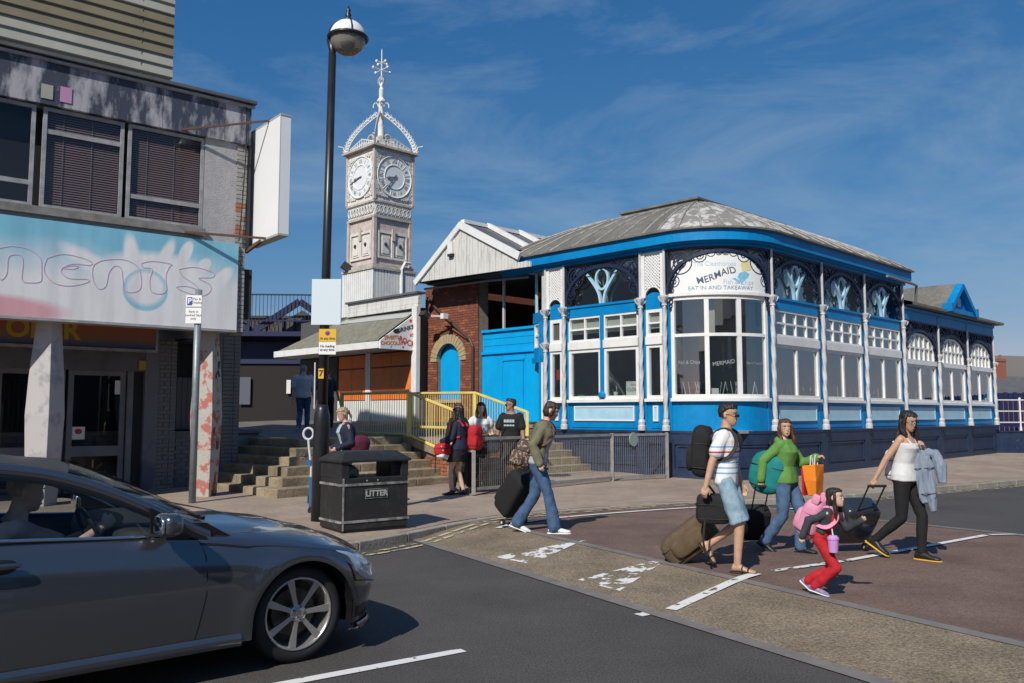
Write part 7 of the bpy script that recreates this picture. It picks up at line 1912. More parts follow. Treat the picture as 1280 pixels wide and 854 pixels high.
w = MB(); w.tube([(-.26, -.1, -.28), (-.26, .1, -.28)], .045, 12); w.build('wheel', M_strap, hold)
blkb = softbag('shoulder_bag', 'square black bag hanging from the hand of the man in the striped shirt', 'bag', W_(P1, (-.13, -.2, .60)) + Vector((.08, .12, .03)), rad(-15), (.34, .2, .30), M_cblk, .4, straps=((((-.1, 0, .14), (-.06, -.02, .24), (.02, 0, .14)), .012), (((-.08, -.1, -.1), (-.1, -.11, -.32), (-.06, -.1, -.45)), .012)))
# 2 green hoodie woman
x, y = 3.12, 9.75
P2 = person('woman in bright green hoodie and jeans looking toward the camera', (x, y, .1), face_yaw(x, y, -24), 1.47, fem=True, pel=(-.03, .92), neck=(-.04, 1.45), head=(-48, 0, 0),
    ankR=(-.30, -.09, .13), fpR=28, ankL=(.10, .09, .08), wrR=(-.27, -.25, .93), elR=(-1, -.3, 0), wrL=(.30, .22, 1.22), elL=(-.2, .4, -1), pnL=(0, 0, -1), curl=.7, top=M_green, sleeve=1.0, hem=-.06, loose=.026, neckline=1.0,
    pants=M_denm, ploose=.022, flare=.012, shoe=M_shbk, shoe_kind='flat', hair=M_hbrn, style='medium', hood=M_green, bulk=1.08, seed=2, vox=.007)
softbag('shoulder_bag', 'large teal shoulder bag at the side of the woman in green', 'bag', W_(P2, (-.24, -.12, 1.02)), P2['root'].rotation_euler.z, (.42, .18, .50), M_teal, .8, tilt=12, fold=.014, straps=((((.1, 0, .2), (.18, .05, .32), (.22, .1, .38)), .016), (((.22, .1, .38), (.2, .18, .32), (.1, .06, .2)), .016)), strapm=M_teal)
ob = thing('shopping_bag', 'orange shopping bag with red side hanging from the arm of the woman in green', 'bag', W_(P2, (.30, .10, .74)), P2['root'].rotation_euler.z)
b = MB(); b.loft([[(-.04, -.09, 0), (.05, -.09, 0), (.05, .11, 0), (-.04, .11, 0)], [(-.07, -.12, .17), (.07, -.12, .17), (.06, .12, .17), (-.06, .12, .17)], [(-.09, -.12, .33), (.06, -.12, .35), (.07, .12, .34), (-.08, .12, .32)]]); b.build('body', M_ora, ob, bevel=.01)
b = MB(); b.box(-.10, -.075, -.11, .11, .0, .31); b.build('red_side', M_cred, ob)
for s in (-.06, .06): b = MB(); b.tube(cr3([(0, s - .04, .33), (.0, s - .02, .43), (0, s + .02, .43), (0, s + .04, .33)]), .007, 5); b.build('handle', M_cwht, ob)
towed('small black wheeled case towed by the woman in green', (2.80, 10.12, .1), W_(P2, P2['wr'][-1] + Vector((.02, 0, -.08))), (.34, .2, .40), M_cblk)
# 3 running child
x, y = 2.66, 7.45
P3c = person('small child in red tracksuit running with a pink bag', (x, y, .1), face_yaw(x, y, -20), 1.0, fem=True, child=True, pel=(.0, .82), neck=(.17, 1.26), head=(0, -4, 0), bulk=.88,
    ankR=(-.10, -.07, .14), fpR=12, ankL=(-.26, .08, .17), fpL=38, wrR=(-.18, -.30, .86), elR=(-1, -.2, .2), wrL=(.52, .12, 1.10), elL=(-.2, .1, -1), curl=.8, kR=(1, 0, .2), skinm=SK_B,
    top=M_cred, sleeve=0, hem=-.18, loose=.022, neckline=1.0, jacket=M_char, jopen=62, jhem=.2, pants=M_cred, ploose=.03, shoe=M_shpu, sole=M_solw, hair=M_hblk, style='long', seed=3, vox=.008)
pb_ = softbag('backpack', 'soft pink backpack on the back of the running child', 'backpack', W_(P3c, (-.13, -.03, 1.09)), P3c['root'].rotation_euler.z, (.18, .23, .36), M_pink, .7, tilt=22, fold=.015, pockets=(((-.08, 0, -.03), (.1, .2, .2)), ((0, .09, .19), (.07, .03, .09)), ((0, -.09, .19), (.07, .03, .09))))
straps_for(P3c, M_pink, t=pb_)
cp = thing('drinking_cup', 'lilac drinking cup on a cord around the neck of the running child', 'cup', W_(P3c, (.21, -.16, .66)))
MB().lathe([(.036, 0), (.044, .10), (.048, .105), (.048, .12), (.03, .14)], (0, 0, 0), 16).build('cup', mat('cup_lilac', (.55, .28, .60), .35), cp, smooth=False)
b = MB(); b.tube(cr3([(0, 0, .13), (.0, .03, .22), (-.01, .05, .36)]), .005, 5); b.build('cord', M_cwht, cp)
# 4 woman in white top
x, y = 4.22, 9.28
P4 = person('woman in glasses, white vest top and black leggings pulling a suitcase', (x, y, .1), face_yaw(x, y, -22), 1.56, fem=True, pel=(.0, .93), neck=(.03, 1.45), head=(-22, 16, 0), ankR=(-.34, -.08, .20), fpR=30, ankL=(.12, .09, .085), fyL=0,
    wrR=(-.24, -.27, .92), elR=(-1, -.3, 0), wrL=(.20, .06, 1.30), elL=(.0, 1, -1), pnL=(-.6, -.8, 0), curl=.5, top=M_cwht, sleeve=0, neckline=.80, hem=-.04, loose=.024, pants=M_cblk, ploose=.008, plen=.97, fold=.006, shoe=M_shbk, sole=M_sby, hair=M_hblk, style='medium', glasses='clear', seed=4, vox=.007)
b = MB()
for s in (-1, 1):
    b.tube([P4['S'](.78) + P4['fx'] * .11 + P4['fy'] * s * .08, P4['S'](.95) + P4['fx'] * .03 + P4['fy'] * s * .09, P4['S'](.80) - P4['fx'] * .11 + P4['fy'] * s * .08], .010, 5)
b.build('shoulder_straps', M_cwht, P4['root'], kind='stuff')
jk = softbag('jacket', 'blue grey jacket draped over the forearm of the woman in the white top', 'jacket', W_(P4, (.20, .05, .96)), P4['root'].rotation_euler.z, (.20, .11, .58), M_blg, .75, fold=.028, vox=.009, tilt=-6, fs=9, fst=(2.4, 2.4, .35))
b = MB(); b.tube([(.0, .03, .25), (.10, .04, .24), (.15, .04, .12), (.17, .04, -.06)], [.05, .055, .06, .045], 12); remesh(b, 'sleeve', M_blg, jk, .009, fold=.016, fscale=12, stretch=(2, 2, .5))
b = MB(); b.tube([(.06, 0, -.15), (.08, 0, -.36)], [.05, .035], 10); remesh(b, 'cuff', M_blg, jk, .009, fold=.012, fscale=14, stretch=(2, 2, .5))
pk_ = softbag('backpack', 'small pale pink rucksack behind the woman in the white top', 'backpack', W_(P4, (-.17, .06, 1.08)), P4['root'].rotation_euler.z, (.12, .22, .34), mat('pale_pink_white', (.72, .52, .56), .8, col2=(.8, .75, .76), ns=12), .6)
towed('glossy dark blue hard suitcase pulled by the woman in the white top', (3.80, 9.80, .1), W_(P4, P4['wr'][-1] + Vector((.02, 0, -.08))), (.44, .27, .52), mat('hard_shell', (.022, .028, .038), .25, coat=.6), hard=True)
# 5 woman with the large black case
x, y = .36, 11.35
P5 = person('woman in olive jacket, grey top and jeans towing a large black case', (x, y, .105), face_yaw(x, y, -6), 1.70, fem=True, pel=(-.02, .92), neck=(.10, 1.44), head=(-6, 26, 0), ankR=(.20, -.09, .085), ankL=(-.30, .09, .12), fpL=20,
    wrR=(.03, -.26, .90), elR=(-1, -.25, .1), wrL=(-.05, .25, .86), curl=.6, skinm=SK_B, top=M_lg, sleeve=0, hem=-.1, loose=.024, jacket=M_olive, jopen=48, jhem=.12, pants=M_denim, ploose=.018, flare=.03, shoe=M_shwh, shoe_kind='flat', hair=mat('hair_dark_brown', (.022, .012, .009), .58, col2=(.05, .026, .018), ns=40, stretch=(1, 1, .15)), style='bob', bulk=1.06, seed=5, vox=.008)
fl = softbag('backpack', 'brown floral backpack slung behind the woman in the olive jacket', 'backpack', W_(P5, (-.20, -.04, 1.00)), P5['root'].rotation_euler.z, (.24, .30, .42), M_flor, .6, tilt=14, fold=.012, pockets=(((-.06, -.1, -.04), (.2, .14, .2)),))
straps_for(P5, mat('strap_brown', (.10, .04, .02), .7), t=fl)
towed('large soft black suitcase dragged by the woman in the olive jacket', (.02, 12.0, .12), W_(P5, P5['wr'][1] + Vector((.05, 0, -.06))), (.48, .34, .68), M_cblk)
# 6-9 the group by the mesh fence
gp = 'people waiting by the mesh fence'
def gz(x, y): return zpave(x, y)
x, y = -.95, 15.55
P6 = person('woman with long black hair in navy jacket seen from behind', (x, y, gz(x, y)), face_yaw(x, y, 150), 1.56, fem=True, group=gp, pel=(0, .92), neck=(.02, 1.45), head=(20, 8, 0), ankR=(-.05, -.10, .08), ankL=(.10, .12, .08), wrR=(.20, -.20, 1.02), wrL=(.28, .20, 1.05), curl=.6, skinm=SK_B,
    top=M_cnav, sleeve=1, hem=-.25, loose=.035, skirt=M_cblk, shoe=M_shbk, sole=M_solw, hair=M_hblk, style='long', seed=6, vox=.010)
rbk = softbag('backpack', 'bright red backpack of the woman in the navy jacket', 'backpack', (-.66, 15.62, 1.22), rad(-30), (.2, .3, .46), M_cred, .55, pockets=(((0, -.1, -.06), (.2, .1, .22)),))
straps_for(P6, M_cred, t=rbk)
rs_ = softbag('bag', 'red bag with white dots held by the woman in the navy jacket', 'bag', (-1.24, 15.42, 1.0), rad(10), (.32, .16, .26), M_cred, .8, fold=.008)
b = MB()
for px_, pz_ in ((-.09, .04), (-.03, .07), (.04, .05), (.1, .02), (0, 0), (-.06, -.01), (.06, -.03)): b.ell((px_, -.072 + abs(px_) * .2, pz_), (.013, .012, .013), n=8, k=5)
b.build('white_dots', M_cwht, rs_, kind='stuff'); b = MB(); b.ell((0, -.02, -.10), (.12, .07, .05)); b.build('white_base', M_cwht, rs_, smooth=True); b = MB(); b.tube(cr3([(-.12, 0, -.1), (-.13, 0, -.25), (-.13, 0, -.4)]), .01, 5); b.build('strap', M_strap, rs_)
x, y = -1.02, 16.3
person('woman with brown hair half hidden behind the navy jacket woman', (x, y, gz(x, y)), face_yaw(x, y, -70), 1.62, fem=True, group=gp, head=(0, 10, 0), top=M_cblk, sleeve=1, pants=M_cblk, ploose=.01, shoe=M_shbk, hair=M_hbrn, style='long', seed=7, vox=.012, skinm=SK_B)
x, y = -.60, 16.55
P8 = person('woman with long dark hair in white top facing the camera', (x, y, gz(x, y)), face_yaw(x, y, -80), 1.64, fem=True, group=gp, head=(-4, 14, 0), wrR=(.24, -.14, 1.05), wrL=(.16, .24, .92), elR=(-.3, -1, 0), skinm=SK_B, top=M_cwht, sleeve=.18, neckline=.90, hem=-.1, loose=.03, pants=M_cblk, plen=.40, shoe=M_shwh, hair=M_hblk, style='long', seed=8, vox=.010)
b = MB()
for s in (-.02, .03): b.ell(W_(P8, (.165, s, 1.19)), (.016, .016, .03))
q = b.build('sunglasses', mat('blue_lens', (.02, .12, .25), .2), None); tag(q, 'blue sunglasses hanging on the white top of the dark haired woman', 'sunglasses')
x, y = -.02, 16.55
P9 = person('man in black T-shirt and sunglasses looking left by the fence', (x, y, gz(x, y)), face_yaw(x, y, -105), 1.72, group=gp, pel=(0, .92), head=(-62, 0, 0), wrR=(.06, -.30, .80), wrL=(.10, .28, .84), ankL=(.05, .13, .08), skinm=SK_C, top=M_cblk, sleeve=.34, hem=-.14, loose=.024, pants=cloth('dark_shorts', (.02, .018, .017)), plen=.60, ploose=.03, shoe=M_cgrey if False else M_shwh, hair=M_hblk, style='short', glasses='sun', bulk=1.06, seed=9, vox=.009)
M_print = mat('print_pale', (.42, .55, .58), .8)
for bd, z, s_ in (('VERMONT', 1.30, .085), ('ATHLETIC', 1.225, .055)):
    o = text_mesh('shirt_print', 'SURF CLUB' if False else '', s_, M_print, None, Matrix.Identity(4)) if False else None
b = MB()
rr = random.Random(3)
for r in range(2):
    for c in range(7):
        y0 = -.10 + c * .03; z0 = 1.27 - r * .07
        b.box(.148 - abs(y0 + .01) * .12, .156 - abs(y0 + .01) * .12, y0, y0 + .022, z0, z0 + (.055 if r == 0 else .03))
b.build('shirt_print', M_print, P9['root'], kind='stuff')
b = MB(); b.tube([P9['S'](.97) + P9['fy'] * .10, P9['S'](.75) + P9['fx'] * .15 + P9['fy'] * .03, P9['S'](.4) + P9['fx'] * .14 - P9['fy'] * .09, P9['S'](.15) + P9['fx'] * .08 - P9['fy'] * .17], .014, 6, sq=.4); b.build('cross_strap', M_strap, P9['root'])
softbag('bag', 'dark travel bag on the pavement behind the fence between the waiting people', 'bag', (-.36, 16.2, .55), rad(40), (.40, .30, .56), cloth('dark_navy_bag', (.015, .018, .03)), .5)
softbag('bag', 'small patterned bag held in front by the woman in the white top', 'bag', (-.56, 16.28, 1.20), rad(40), (.30, .16, .24), M_flor, .7)
softbag('bag', 'dark blue rucksack held between the white top woman and the black T-shirt man', 'bag', (-.34, 16.35, 1.08), rad(0), (.22, .16, .36), M_cnav, .6)
softbag('bag', 'black suitcase standing behind the fence post beside the red backpack', 'bag', (-.72, 16.05, .62), rad(20), (.30, .26, .66), M_cblk, .4)
# 10 woman beside the lamp post
x, y = -2.62, 13.75
P10 = person('fair haired woman in navy and burgundy coat looking down beside the lamp post', (x, y, gz(x, y)), face_yaw(x, y, 192), 1.56, fem=True, pel=(0, .92), neck=(.05, 1.44), head=(6, 22, 0), wrR=(.24, -.18, 1.00), wrL=(.22, .2, 1.0), skinm=skin('skin_pale', (.60, .36, .28)), top=cloth('pale_blue_top', (.42, .55, .60)), sleeve=0, neckline=.95, jacket=M_cnav, jopen=34, jhem=-.16, pants=M_denim, shoe=M_shbk, hair=M_hbld, style='tied', bulk=1.22, seed=10, hood=M_cgrey, vox=.010)
softbag('shoulder_bag', 'burgundy shoulder bag under the arm of the fair haired woman', 'bag', W_(P10, (-.17, .12, 1.04)), P10['root'].rotation_euler.z, (.34, .26, .34), M_burg, .8, fold=.02)
# 11, 12 two men walking away
M_cgr2 = cloth('heather_grey_shirt', (.62, .58, .56)); x, y = -5.72, 23.5
person('bald man in grey T-shirt and jeans walking away over the terrace', (x, y, 1.165), face_yaw(x, y, 80), 1.80, pel=(0, .93), head=(0, 0, 0), ankR=(.12, -.09, .08), ankL=(-.12, .09, .12), fpL=25, wrR=(.1, -.26, .84), wrL=(-.08, .26, .84), top=M_cgr2, sleeve=.38, hem=-.12, loose=.028, pants=M_denim, shoe=M_cgrey, sole=M_solw, hair=M_hgry, style='crop', skinm=SK_B, bulk=1.15, vox=.012, seed=11)
x, y = -5.15, 23.9
person('person in dark top walking away half hidden by the lamp post', (x, y, 1.165), face_yaw(x, y, 80), 1.72, ankR=(.12, -.09, .08), ankL=(-.12, .09, .12), fpL=25, wrR=(.1, -.32, .84), wrL=(-.08, .30, .84), top=M_char, sleeve=.35, pants=M_cblk, shoe=M_shbk, hair=M_hbrn, style='short', bulk=1.12, vox=.012, seed=12)
# the other side of the street, behind the camera (seen only as reflections)
opp = thing('terraced_houses', 'brick terrace across the street behind the viewpoint', 'building', (-6, -30, 0), rad(38))
M_ob = mat('opposite_brick', (.20, .20, .20), .9, col2=(.27, .27, .26), ns=2)
MB().box(-45, 45, -8, 0, 0, 7.5).build('wall', M_ob, opp)
g = MB(); g.add([(-45, .3, 7.4), (45, .3, 7.4), (45, -4, 10), (-45, -4, 10), (-45, -8, 7.5), (45, -8, 7.5)], [(0, 1, 2, 3), (3, 2, 5, 4)]); g.build('roof', M_slate, opp)
for k in range(30):
    for z in (1.0, 4.4): MB().box(-44 + k * 3, -42.6 + k * 3, 0, .06, z, z + 1.9).build('window', M_frame if k % 3 else M_wht, opp)
# ------------------------------------------------------------------ the silver grey coupe
HD = rad(40); CO = (-1.924, 6.433)
car = thing('parked_car' if False else 'coupe_car', 'dark silver grey two door coupe with its driver, entering at the left', 'car', (CO[0], CO[1], 0), HD)
M_paint = mat('car_paint', (.122, .132, .148), .22, metal=.8, coat=1.0)
M_tyre = mat('tyre_rubber', (.012, .012, .013), .75); M_rimm = mat('alloy', (.50, .48, .46), .30, metal=.75); M_chr = mat('chrome', (.75, .77, .8), .12, metal=1.0)
M_cgl = glass('car_glass', (.72, .76, .76), .0, shine=.45); M_int = mat('car_interior', (.020, .021, .023), .7); M_trim = mat('car_black_trim', (.010, .010, .011), .35)
def lerp_tab(tab, x):
    if x <= tab[0][0]: return tab[0][1]
    for (a, va), (b, vb) in zip(tab[:-1], tab[1:]):
        if x <= b: t = (x - a) / (b - a); t = t * t * (3 - 2 * t) * .3 + t * .7; return va + (vb - va) * t
    return tab[-1][1]
PLAN = [(-3.86, .0), (-3.84, .3), (-3.76, .6), (-3.6, .78), (-3.3, .855), (-2.8, .88), (-1.5, .885), (-.5, .885), (0.0, .885), (.25, .87), (.38, .84), (.50, .78), (.59, .69), (.66, .56), (.705, .40), (.725, .2), (.73, 0)]
# arc-length stations along the plan
PL_ = cr(PLAN, 8); ss = [0.0]
for a, b in zip(PL_[:-1], PL_[1:]): ss.append(ss[-1] + (b - a).length)
def plan(s):
    s = max(0, min(ss[-1] - 1e-6, s))
    for i in range(len(ss) - 1):
        if s <= ss[i + 1]: t = (s - ss[i]) / max(1e-9, ss[i + 1] - ss[i]); return PL_[i].lerp(PL_[i + 1], t)
def s_at(x, front=True):  # station where the side passes x
    rng = range(len(ss) - 1)
    for i in rng:
        a, b = PL_[i].x, PL_[i + 1].x
        if a <= x <= b and PL_[i].y > .0: return ss[i] + (ss[i + 1] - ss[i]) * ((x - a) / max(1e-9, b - a))
ZU = [(-3.86, .86), (-3.7, .90), (-3.3, .95), (-2.6, .975), (-1.9, .965), (-1.0, .915), (-.66, .865), (-.24, .80), (.11, .745), (.35, .70), (.50, .655), (.62, .60), (.73, .56)]
ARX = [(0.0, .31, .365), (-2.76, .31, .365)]
def zlow(x):
    z = .17 if x > .2 else .225
    if x < -3.1: z = .25
    for cx_, cz_, R_ in ARX:
        if abs(x - cx_) < R_: z = max(z, cz_ + math.sqrt(max(0, R_ * R_ - (x - cx_) ** 2)))
    return z
def surf(s, t, off=0.0):
    """t 0..1 from the lower edge to the shoulder; returns the point on the camera side (y negative)"""
    p = plan(s); x, w = p.x, p.y; zl = zlow(x); zu = lerp_tab(ZU, x); z = zl + (zu - zl) * t
    # section: tucked at the sill, fullest at .55 m, drawn in to the shoulder, crease near .72
    k = (z - .56); inn = .0
    if k < 0: inn = .030 * min(1, (-k / .36)) ** 1.6
    else: inn = .088 * min(1, k / .40) ** 1.5
    if z > zu - .05: inn += .018 * ((z - (zu - .05)) / .05) ** 2
    cr_ = .010 * math.exp(-((z - (.70 - (x + .7) * .07)) / .02) ** 2) if x < -.2 else 0
    fl = 0
    for cx_, cz_, R_ in ARX:
        d = math.hypot(x - cx_, z - cz_); fl += .022 * math.exp(-((d - .40) / .07) ** 2)
    t2 = (plan(s + .01) - plan(s - .01)); n2 = Vector((-t2.y, t2.x)).normalized() if t2.length else Vector((1, 0)); n2 = -n2 if n2.y < 0 and w > .1 else n2
    if w <= .1 and x > 0: n2 = Vector((1, 0))
    if n2.x < 0 and x > .3: n2 = -n2
    q = Vector((x, w)) + n2 * (off - inn + cr_ + fl)
    if x > .45: q.x += .03 * math.exp(-((z - .42) / .10) ** 2) - .05 * max(0, (z - .56)) / .1 * .3
    return Vector((q.x, -max(q.y, 0.0), z))
sA = ss[-1]
stations = sorted(set([round(sA * i / 120, 4) for i in range(121)] + [round(s_at(cx_ + .365 * math.cos(a)), 4) for cx_, _, _ in ARX for a in [math.pi * k / 24 for k in range(25)]] + [round(s_at(cx_ + sg * .3655), 4) for cx_, _, _ in ARX for sg in (-1, 1)]))
NT = 16
def mir(p): return Vector((p.x, -p.y, p.z))
b = MB()
for sgn in (0, 1):
    vs = []
    for s in stations:
        for j in range(NT + 1):
            p = surf(s, j / NT); vs.append(mir(p) if sgn else p)
    K = NT + 1; f = [(i * K + j, (i + 1) * K + j, (i + 1) * K + j + 1, i * K + j + 1) for i in range(len(stations) - 1) for j in range(NT)]
    b.add(vs, [tuple(reversed(q)) for q in f] if sgn else f)
# bonnet: from the shoulder to the centre line
ZC = [(-.8, 1.0), (-.6, .985), (-.3, .945), (0, .90), (.3, .82), (.45, .765), (.6, .70)]
def top_grid(b, x0, m=0):
    vs = []; st_ = [s for s in stations if plan(s).x >= x0]
    NK = 10
    for s in st_:
        e = surf(s, 1.0); x = min(e.x, .50); zc = lerp_tab(ZC, x); sp_ = Vector((x, 0, zc))
        for k in range(NK + 1):
            u = k / NK; p = e.lerp(sp_, u); p.z = e.z + (zc - e.z) * math.sin(u * math.pi / 2) ** .8
            if .15 < u < .55: p.z += .006 * math.sin((u - .15) / .4 * math.pi)
            vs.append(p)
    K = NK + 1; n_ = len(st_)
    for sgn in (0, 1):
        f = [(i * K + j, (i + 1) * K + j, (i + 1) * K + j + 1, i * K + j + 1) for i in range(n_ - 1) for j in range(K - 1)]
        b.add([mir(p) for p in vs] if sgn else vs, [tuple(reversed(q)) for q in f] if sgn else f, m)
top_grid(b, -.66)
body = b.build('body', M_paint, car, smooth=True, fix=False)
# merge the halves so that shading is smooth over the nose
bm = bmesh.new(); bm.from_mesh(body.data); bmesh.ops.remove_doubles(bm, verts=bm.verts, dist=.0015); bmesh.ops.recalc_face_normals(bm, faces=bm.faces); bm.to_mesh(body.data); bm.free()
body.data.polygons.foreach_set('use_smooth', [True] * len(body.data.polygons))
# rear deck
b = MB(); b.add([(-3.3, -.80, .96), (-3.3, .80, .96), (-3.7, .66, .93), (-3.82, .3, .90), (-3.82, -.3, .90), (-3.7, -.66, .93)], [(0, 1, 2, 3, 4, 5)]); b.build('boot_lid', M_paint, car)
# roof rails, windows
RAIL = [(-.60, .745, .905), (-.78, .715, 1.00), (-1.0, .680, 1.115), (-1.2, .650, 1.21), (-1.4, .620, 1.285), (-1.6, .600, 1.335), (-1.9, .588, 1.368), (-2.3, .585, 1.352), (-2.7, .60, 1.29), (-3.05, .64, 1.17), (-3.35, .70, .99)]
RL = cr3(RAIL, 4)
def belt(x): return Vector((x, .80, lerp_tab(ZU, x) - .004))
for sgn in (-1, 1):
    def Y(p): return Vector((p.x, p.y * sgn, p.z))
    b = MB(); vs = []
    for p in RL: vs += [Y(p + Vector((0, -.02, .012))), Y(p + Vector((0, .012, .0))), Y(p + Vector((0, .024, -.028))), Y(p + Vector((0, .018, -.05)))]
    b.add(vs, [(i * 4 + j, i * 4 + 4 + j, i * 4 + 5 + j, i * 4 + 1 + j) for i in range(len(RL) - 1) for j in range(3)]); b.build('roof_rail', M_paint, car, smooth=True)
    b = MB(); vs = []
    for p in RL:
        q = p + Vector((0, .016, -.05)); vs += [Y(q), Y(q + Vector((0, .004, -.035)))]
    b.add(vs, [(i * 2, i * 2 + 2, i * 2 + 3, i * 2 + 1) for i in range(len(RL) - 1)]); b.build('window_seal', M_trim, car, smooth=True)
    b = MB(); vs = []; R2 = [p for p in RL if -3.1 < p.x < -.78]
    for p in R2:
        q = p + Vector((0, .014, -.06)); bl = belt(p.x); bl.z = min(bl.z, q.z - .002); vs += [Y(q), Y(q.lerp(bl, .5) + Vector((0, .012, 0))), Y(bl)]
    b.add(vs, [(i * 3 + j, i * 3 + 3 + j, i * 3 + 4 + j, i * 3 + 1 + j) for i in range(len(R2) - 1) for j in range(2)]); b.build('side_window', M_cgl, car, smooth=True)
    b = MB(); b.tube([Y(belt(x) + Vector((0, .006, .004))) for x in [-3.0 + k * .1 for k in range(21)]], .010, 6); b.build('belt_moulding', M_chr, car, smooth=True)
    b = MB(); b.prism([(-.98, .93), (-.70, .875), (-.80, .985), (-.99, 1.085)], sgn * .80, sgn * .815, 'xz'); b.build('mirror_base', M_trim, car)
# windscreen, roof, rear glass
def crossrow(p, n=10, up=.035):
    return [Vector((p.x + (.10 if p.x > -1.5 else -.06 if p.x < -2.6 else .0) * (1 - (v) ** 2) * (1 if p.x > -1.5 or p.x < -2.6 else 0), p.y * v, p.z + up * (1 - v * v) + .010)) for v in [-1 + 2 * k / n for k in range(n + 1)]]
def topstrip(x0, x1, m, nm, up=.035):
    P = [p + Vector((0, -.018, 0)) for p in RL if x1 <= p.x <= x0]; b = MB(); vs = [q for p in P for q in crossrow(p, up=up)]
    b.add(vs, [(i * 11 + j, i * 11 + 11 + j, i * 11 + 12 + j, i * 11 + 1 + j) for i in range(len(P) - 1) for j in range(10)]); return b.build(nm, m, car, smooth=True)
topstrip(-.58, -1.42, M_cgl, 'windscreen', .06); topstrip(-1.36, -2.62, M_trim, 'roof', .04); topstrip(-2.55, -3.4, M_cgl, 'rear_window', .05)
b = MB(); b.prism([(-.50, .80), (-.70, .965), (-.62, .96), (-.42, .84)], -.74, .74, 'xz'); b.build('cowl', M_trim, car)
for y0 in (-.55, .05): b = MB(); b.bar((-.60, y0, .985), (-.72, y0 + .55, 1.055), .02, .012); b.bar((-.58, y0 - .02, .97), (-.62, y0 + .12, .995), .03, .02); b.build('wiper', M_trim, car)
# panel gaps as narrow recessed dark joints
def gap(pts, w=.007, nm='panel_gap'):
    b = MB(); vs = []
    for i, (x, t) in enumerate(pts):
        a, c = pts[max(i - 1, 0)], pts[min(i + 1, len(pts) - 1)]
        vertical = abs(c[0] - a[0]) < .2 * abs(c[1] - a[1])
        if vertical: p = surf(s_at(x - w / 2), t, .0012); q = surf(s_at(x + w / 2), t, .0012)
        else: p = surf(s_at(x), t - w, .0012); q = surf(s_at(x), t + w, .0012)
        vs += [p, q]
    b.add(vs, [(2 * i, 2 * i + 1, 2 * i + 3, 2 * i + 2) for i in range(len(pts) - 1)]); b.build(nm, M_trim, car)
gap([(-.70, 1.0), (-.675, .93), (-.66, .85), (-.655, .7), (-.66, .5), (-.68, .35), (-.70, .2), (-.72, .08)])
gap([(-2.05, 1.0), (-2.06, .8), (-2.07, .5), (-2.1, .2), (-2.1, .08)])
gap([(x, .965 - (x + .7) * .02) for x in [-.69 + k * .06 for k in range(17)]], .010)
gap([(.36 + k * .02, .62 - k * .08) for k in range(4)], .008)
b = MB()
vs = []
for x in [-2.3 + k * .06 for k in range(32)]: 
    if x > -.40: break
    p = surf(s_at(x), 0, .0); vs += [p + Vector((0, -.012, .055)), p + Vector((0, -.035, .03)), p + Vector((0, -.03, -.02)), p + Vector((0, .02, -.03))]
n_ = len(vs) // 4; b.add(vs, [(i * 4 + j, i * 4 + 4 + j, i * 4 + 5 + j, i * 4 + 1 + j) for i in range(n_ - 1) for j in range(3)]); b.build('sill_skirt', M_paint, car, smooth=True)
# door handle, mirror
b = MB(); b.ell((-1.80, -.905, .835), (.13, .022, .018), .7, n=16, k=8); b.build('door_handle', M_paint, car, smooth=True)
b = MB(); b.ell((-1.80, -.885, .832), (.11, .012, .038), .7, n=16, k=8); b.build('handle_recess', M_trim, car, smooth=True)
for sgn in (-1, 1):
    b = MB(); b.ell((-.93, sgn * .97, .995), (.062, .10, .068), .6, n=18, k=10, M=Matrix.Rotation(sgn * -.15, 3, 'Z')); mi = b.build('door_mirror', M_paint, car, smooth=True)
    b = MB(); b.ell((-.985, sgn * .97, .995), (.014, .088, .056), .6, n=16, k=8); b.build('mirror_glass', M_chr, mi, smooth=True)
    b = MB(); b.bar((-.90, sgn * .84, .945), (-.92, sgn * .95, .96), .08, .04); b.build('mirror_arm', M_trim, mi)
    b = MB(); b.ell((-.885, sgn * .99, 1.0), (.02, .07, .012), .8); b.build('indicator', M_chr, mi, smooth=True)
# headlight, grille, intakes
def patch(s0, s1, t0, t1, nm, m, off=.004, ns_=10, nt=5, par=None, both=True):
    out = None
    for sg in ((0, 1) if both else (0,)):
        b = MB(); vs = []
        for i in range(ns_ + 1):
            u = i / ns_; s = s0 + (s1 - s0) * u; a = t0(u) if callable(t0) else t0; c = t1(u) if callable(t1) else t1
            for j in range(nt + 1):
                v = j / nt; p = surf(s, a + (c - a) * v, off * (1 if 0 < u < 1 and 0 < v < 1 else 0)); vs.append(mir(p) if sg else p)
        f = [(i * (nt + 1) + j, (i + 1) * (nt + 1) + j, (i + 1) * (nt + 1) + j + 1, i * (nt + 1) + j + 1) for i in range(ns_) for j in range(nt)]
        b.add(vs, [tuple(reversed(q)) for q in f] if sg else f); out = b.build(nm, m, par or car, smooth=True, fix=False)
    return out
M_hl = mat('headlight_lens', (.50, .60, .72), .12, metal=.45, coat=1.0); 
s1_ = s_at(.24); s2_ = s1_ + .50
hlp = patch(s1_, s2_, lambda u: .93 - .36 * min(1, u * 1.5), lambda u: .985 - .02 * u, 'headlight', M_hl, .012)
patch(s1_ + .05, s2_ - .02, lambda u: .62, lambda u: .64, 'headlight_rim', M_trim, .014, par=hlp)
patch(s2_ + .05, sA, .42, .95, 'grille', M_trim, .006)
for t_q in (.55, .78): patch(s2_ + .07, sA, t_q, t_q + .05, 'grille_bar', M_chr, .016, nt=1)
patch(s1_ + .16, s2_ - .05, .14, .32, 'side_intake', M_trim, .006)
patch(s1_ + .17, s2_ - .08, .27, .31, 'intake_trim', M_chr, .02, nt=1); patch(s1_ + .17, s2_ - .08, .17, .20, 'intake_trim', M_chr, .02, nt=1)
patch(s2_ + .02, sA, .05, .32, 'lower_intake', M_trim, .006)
b = MB()
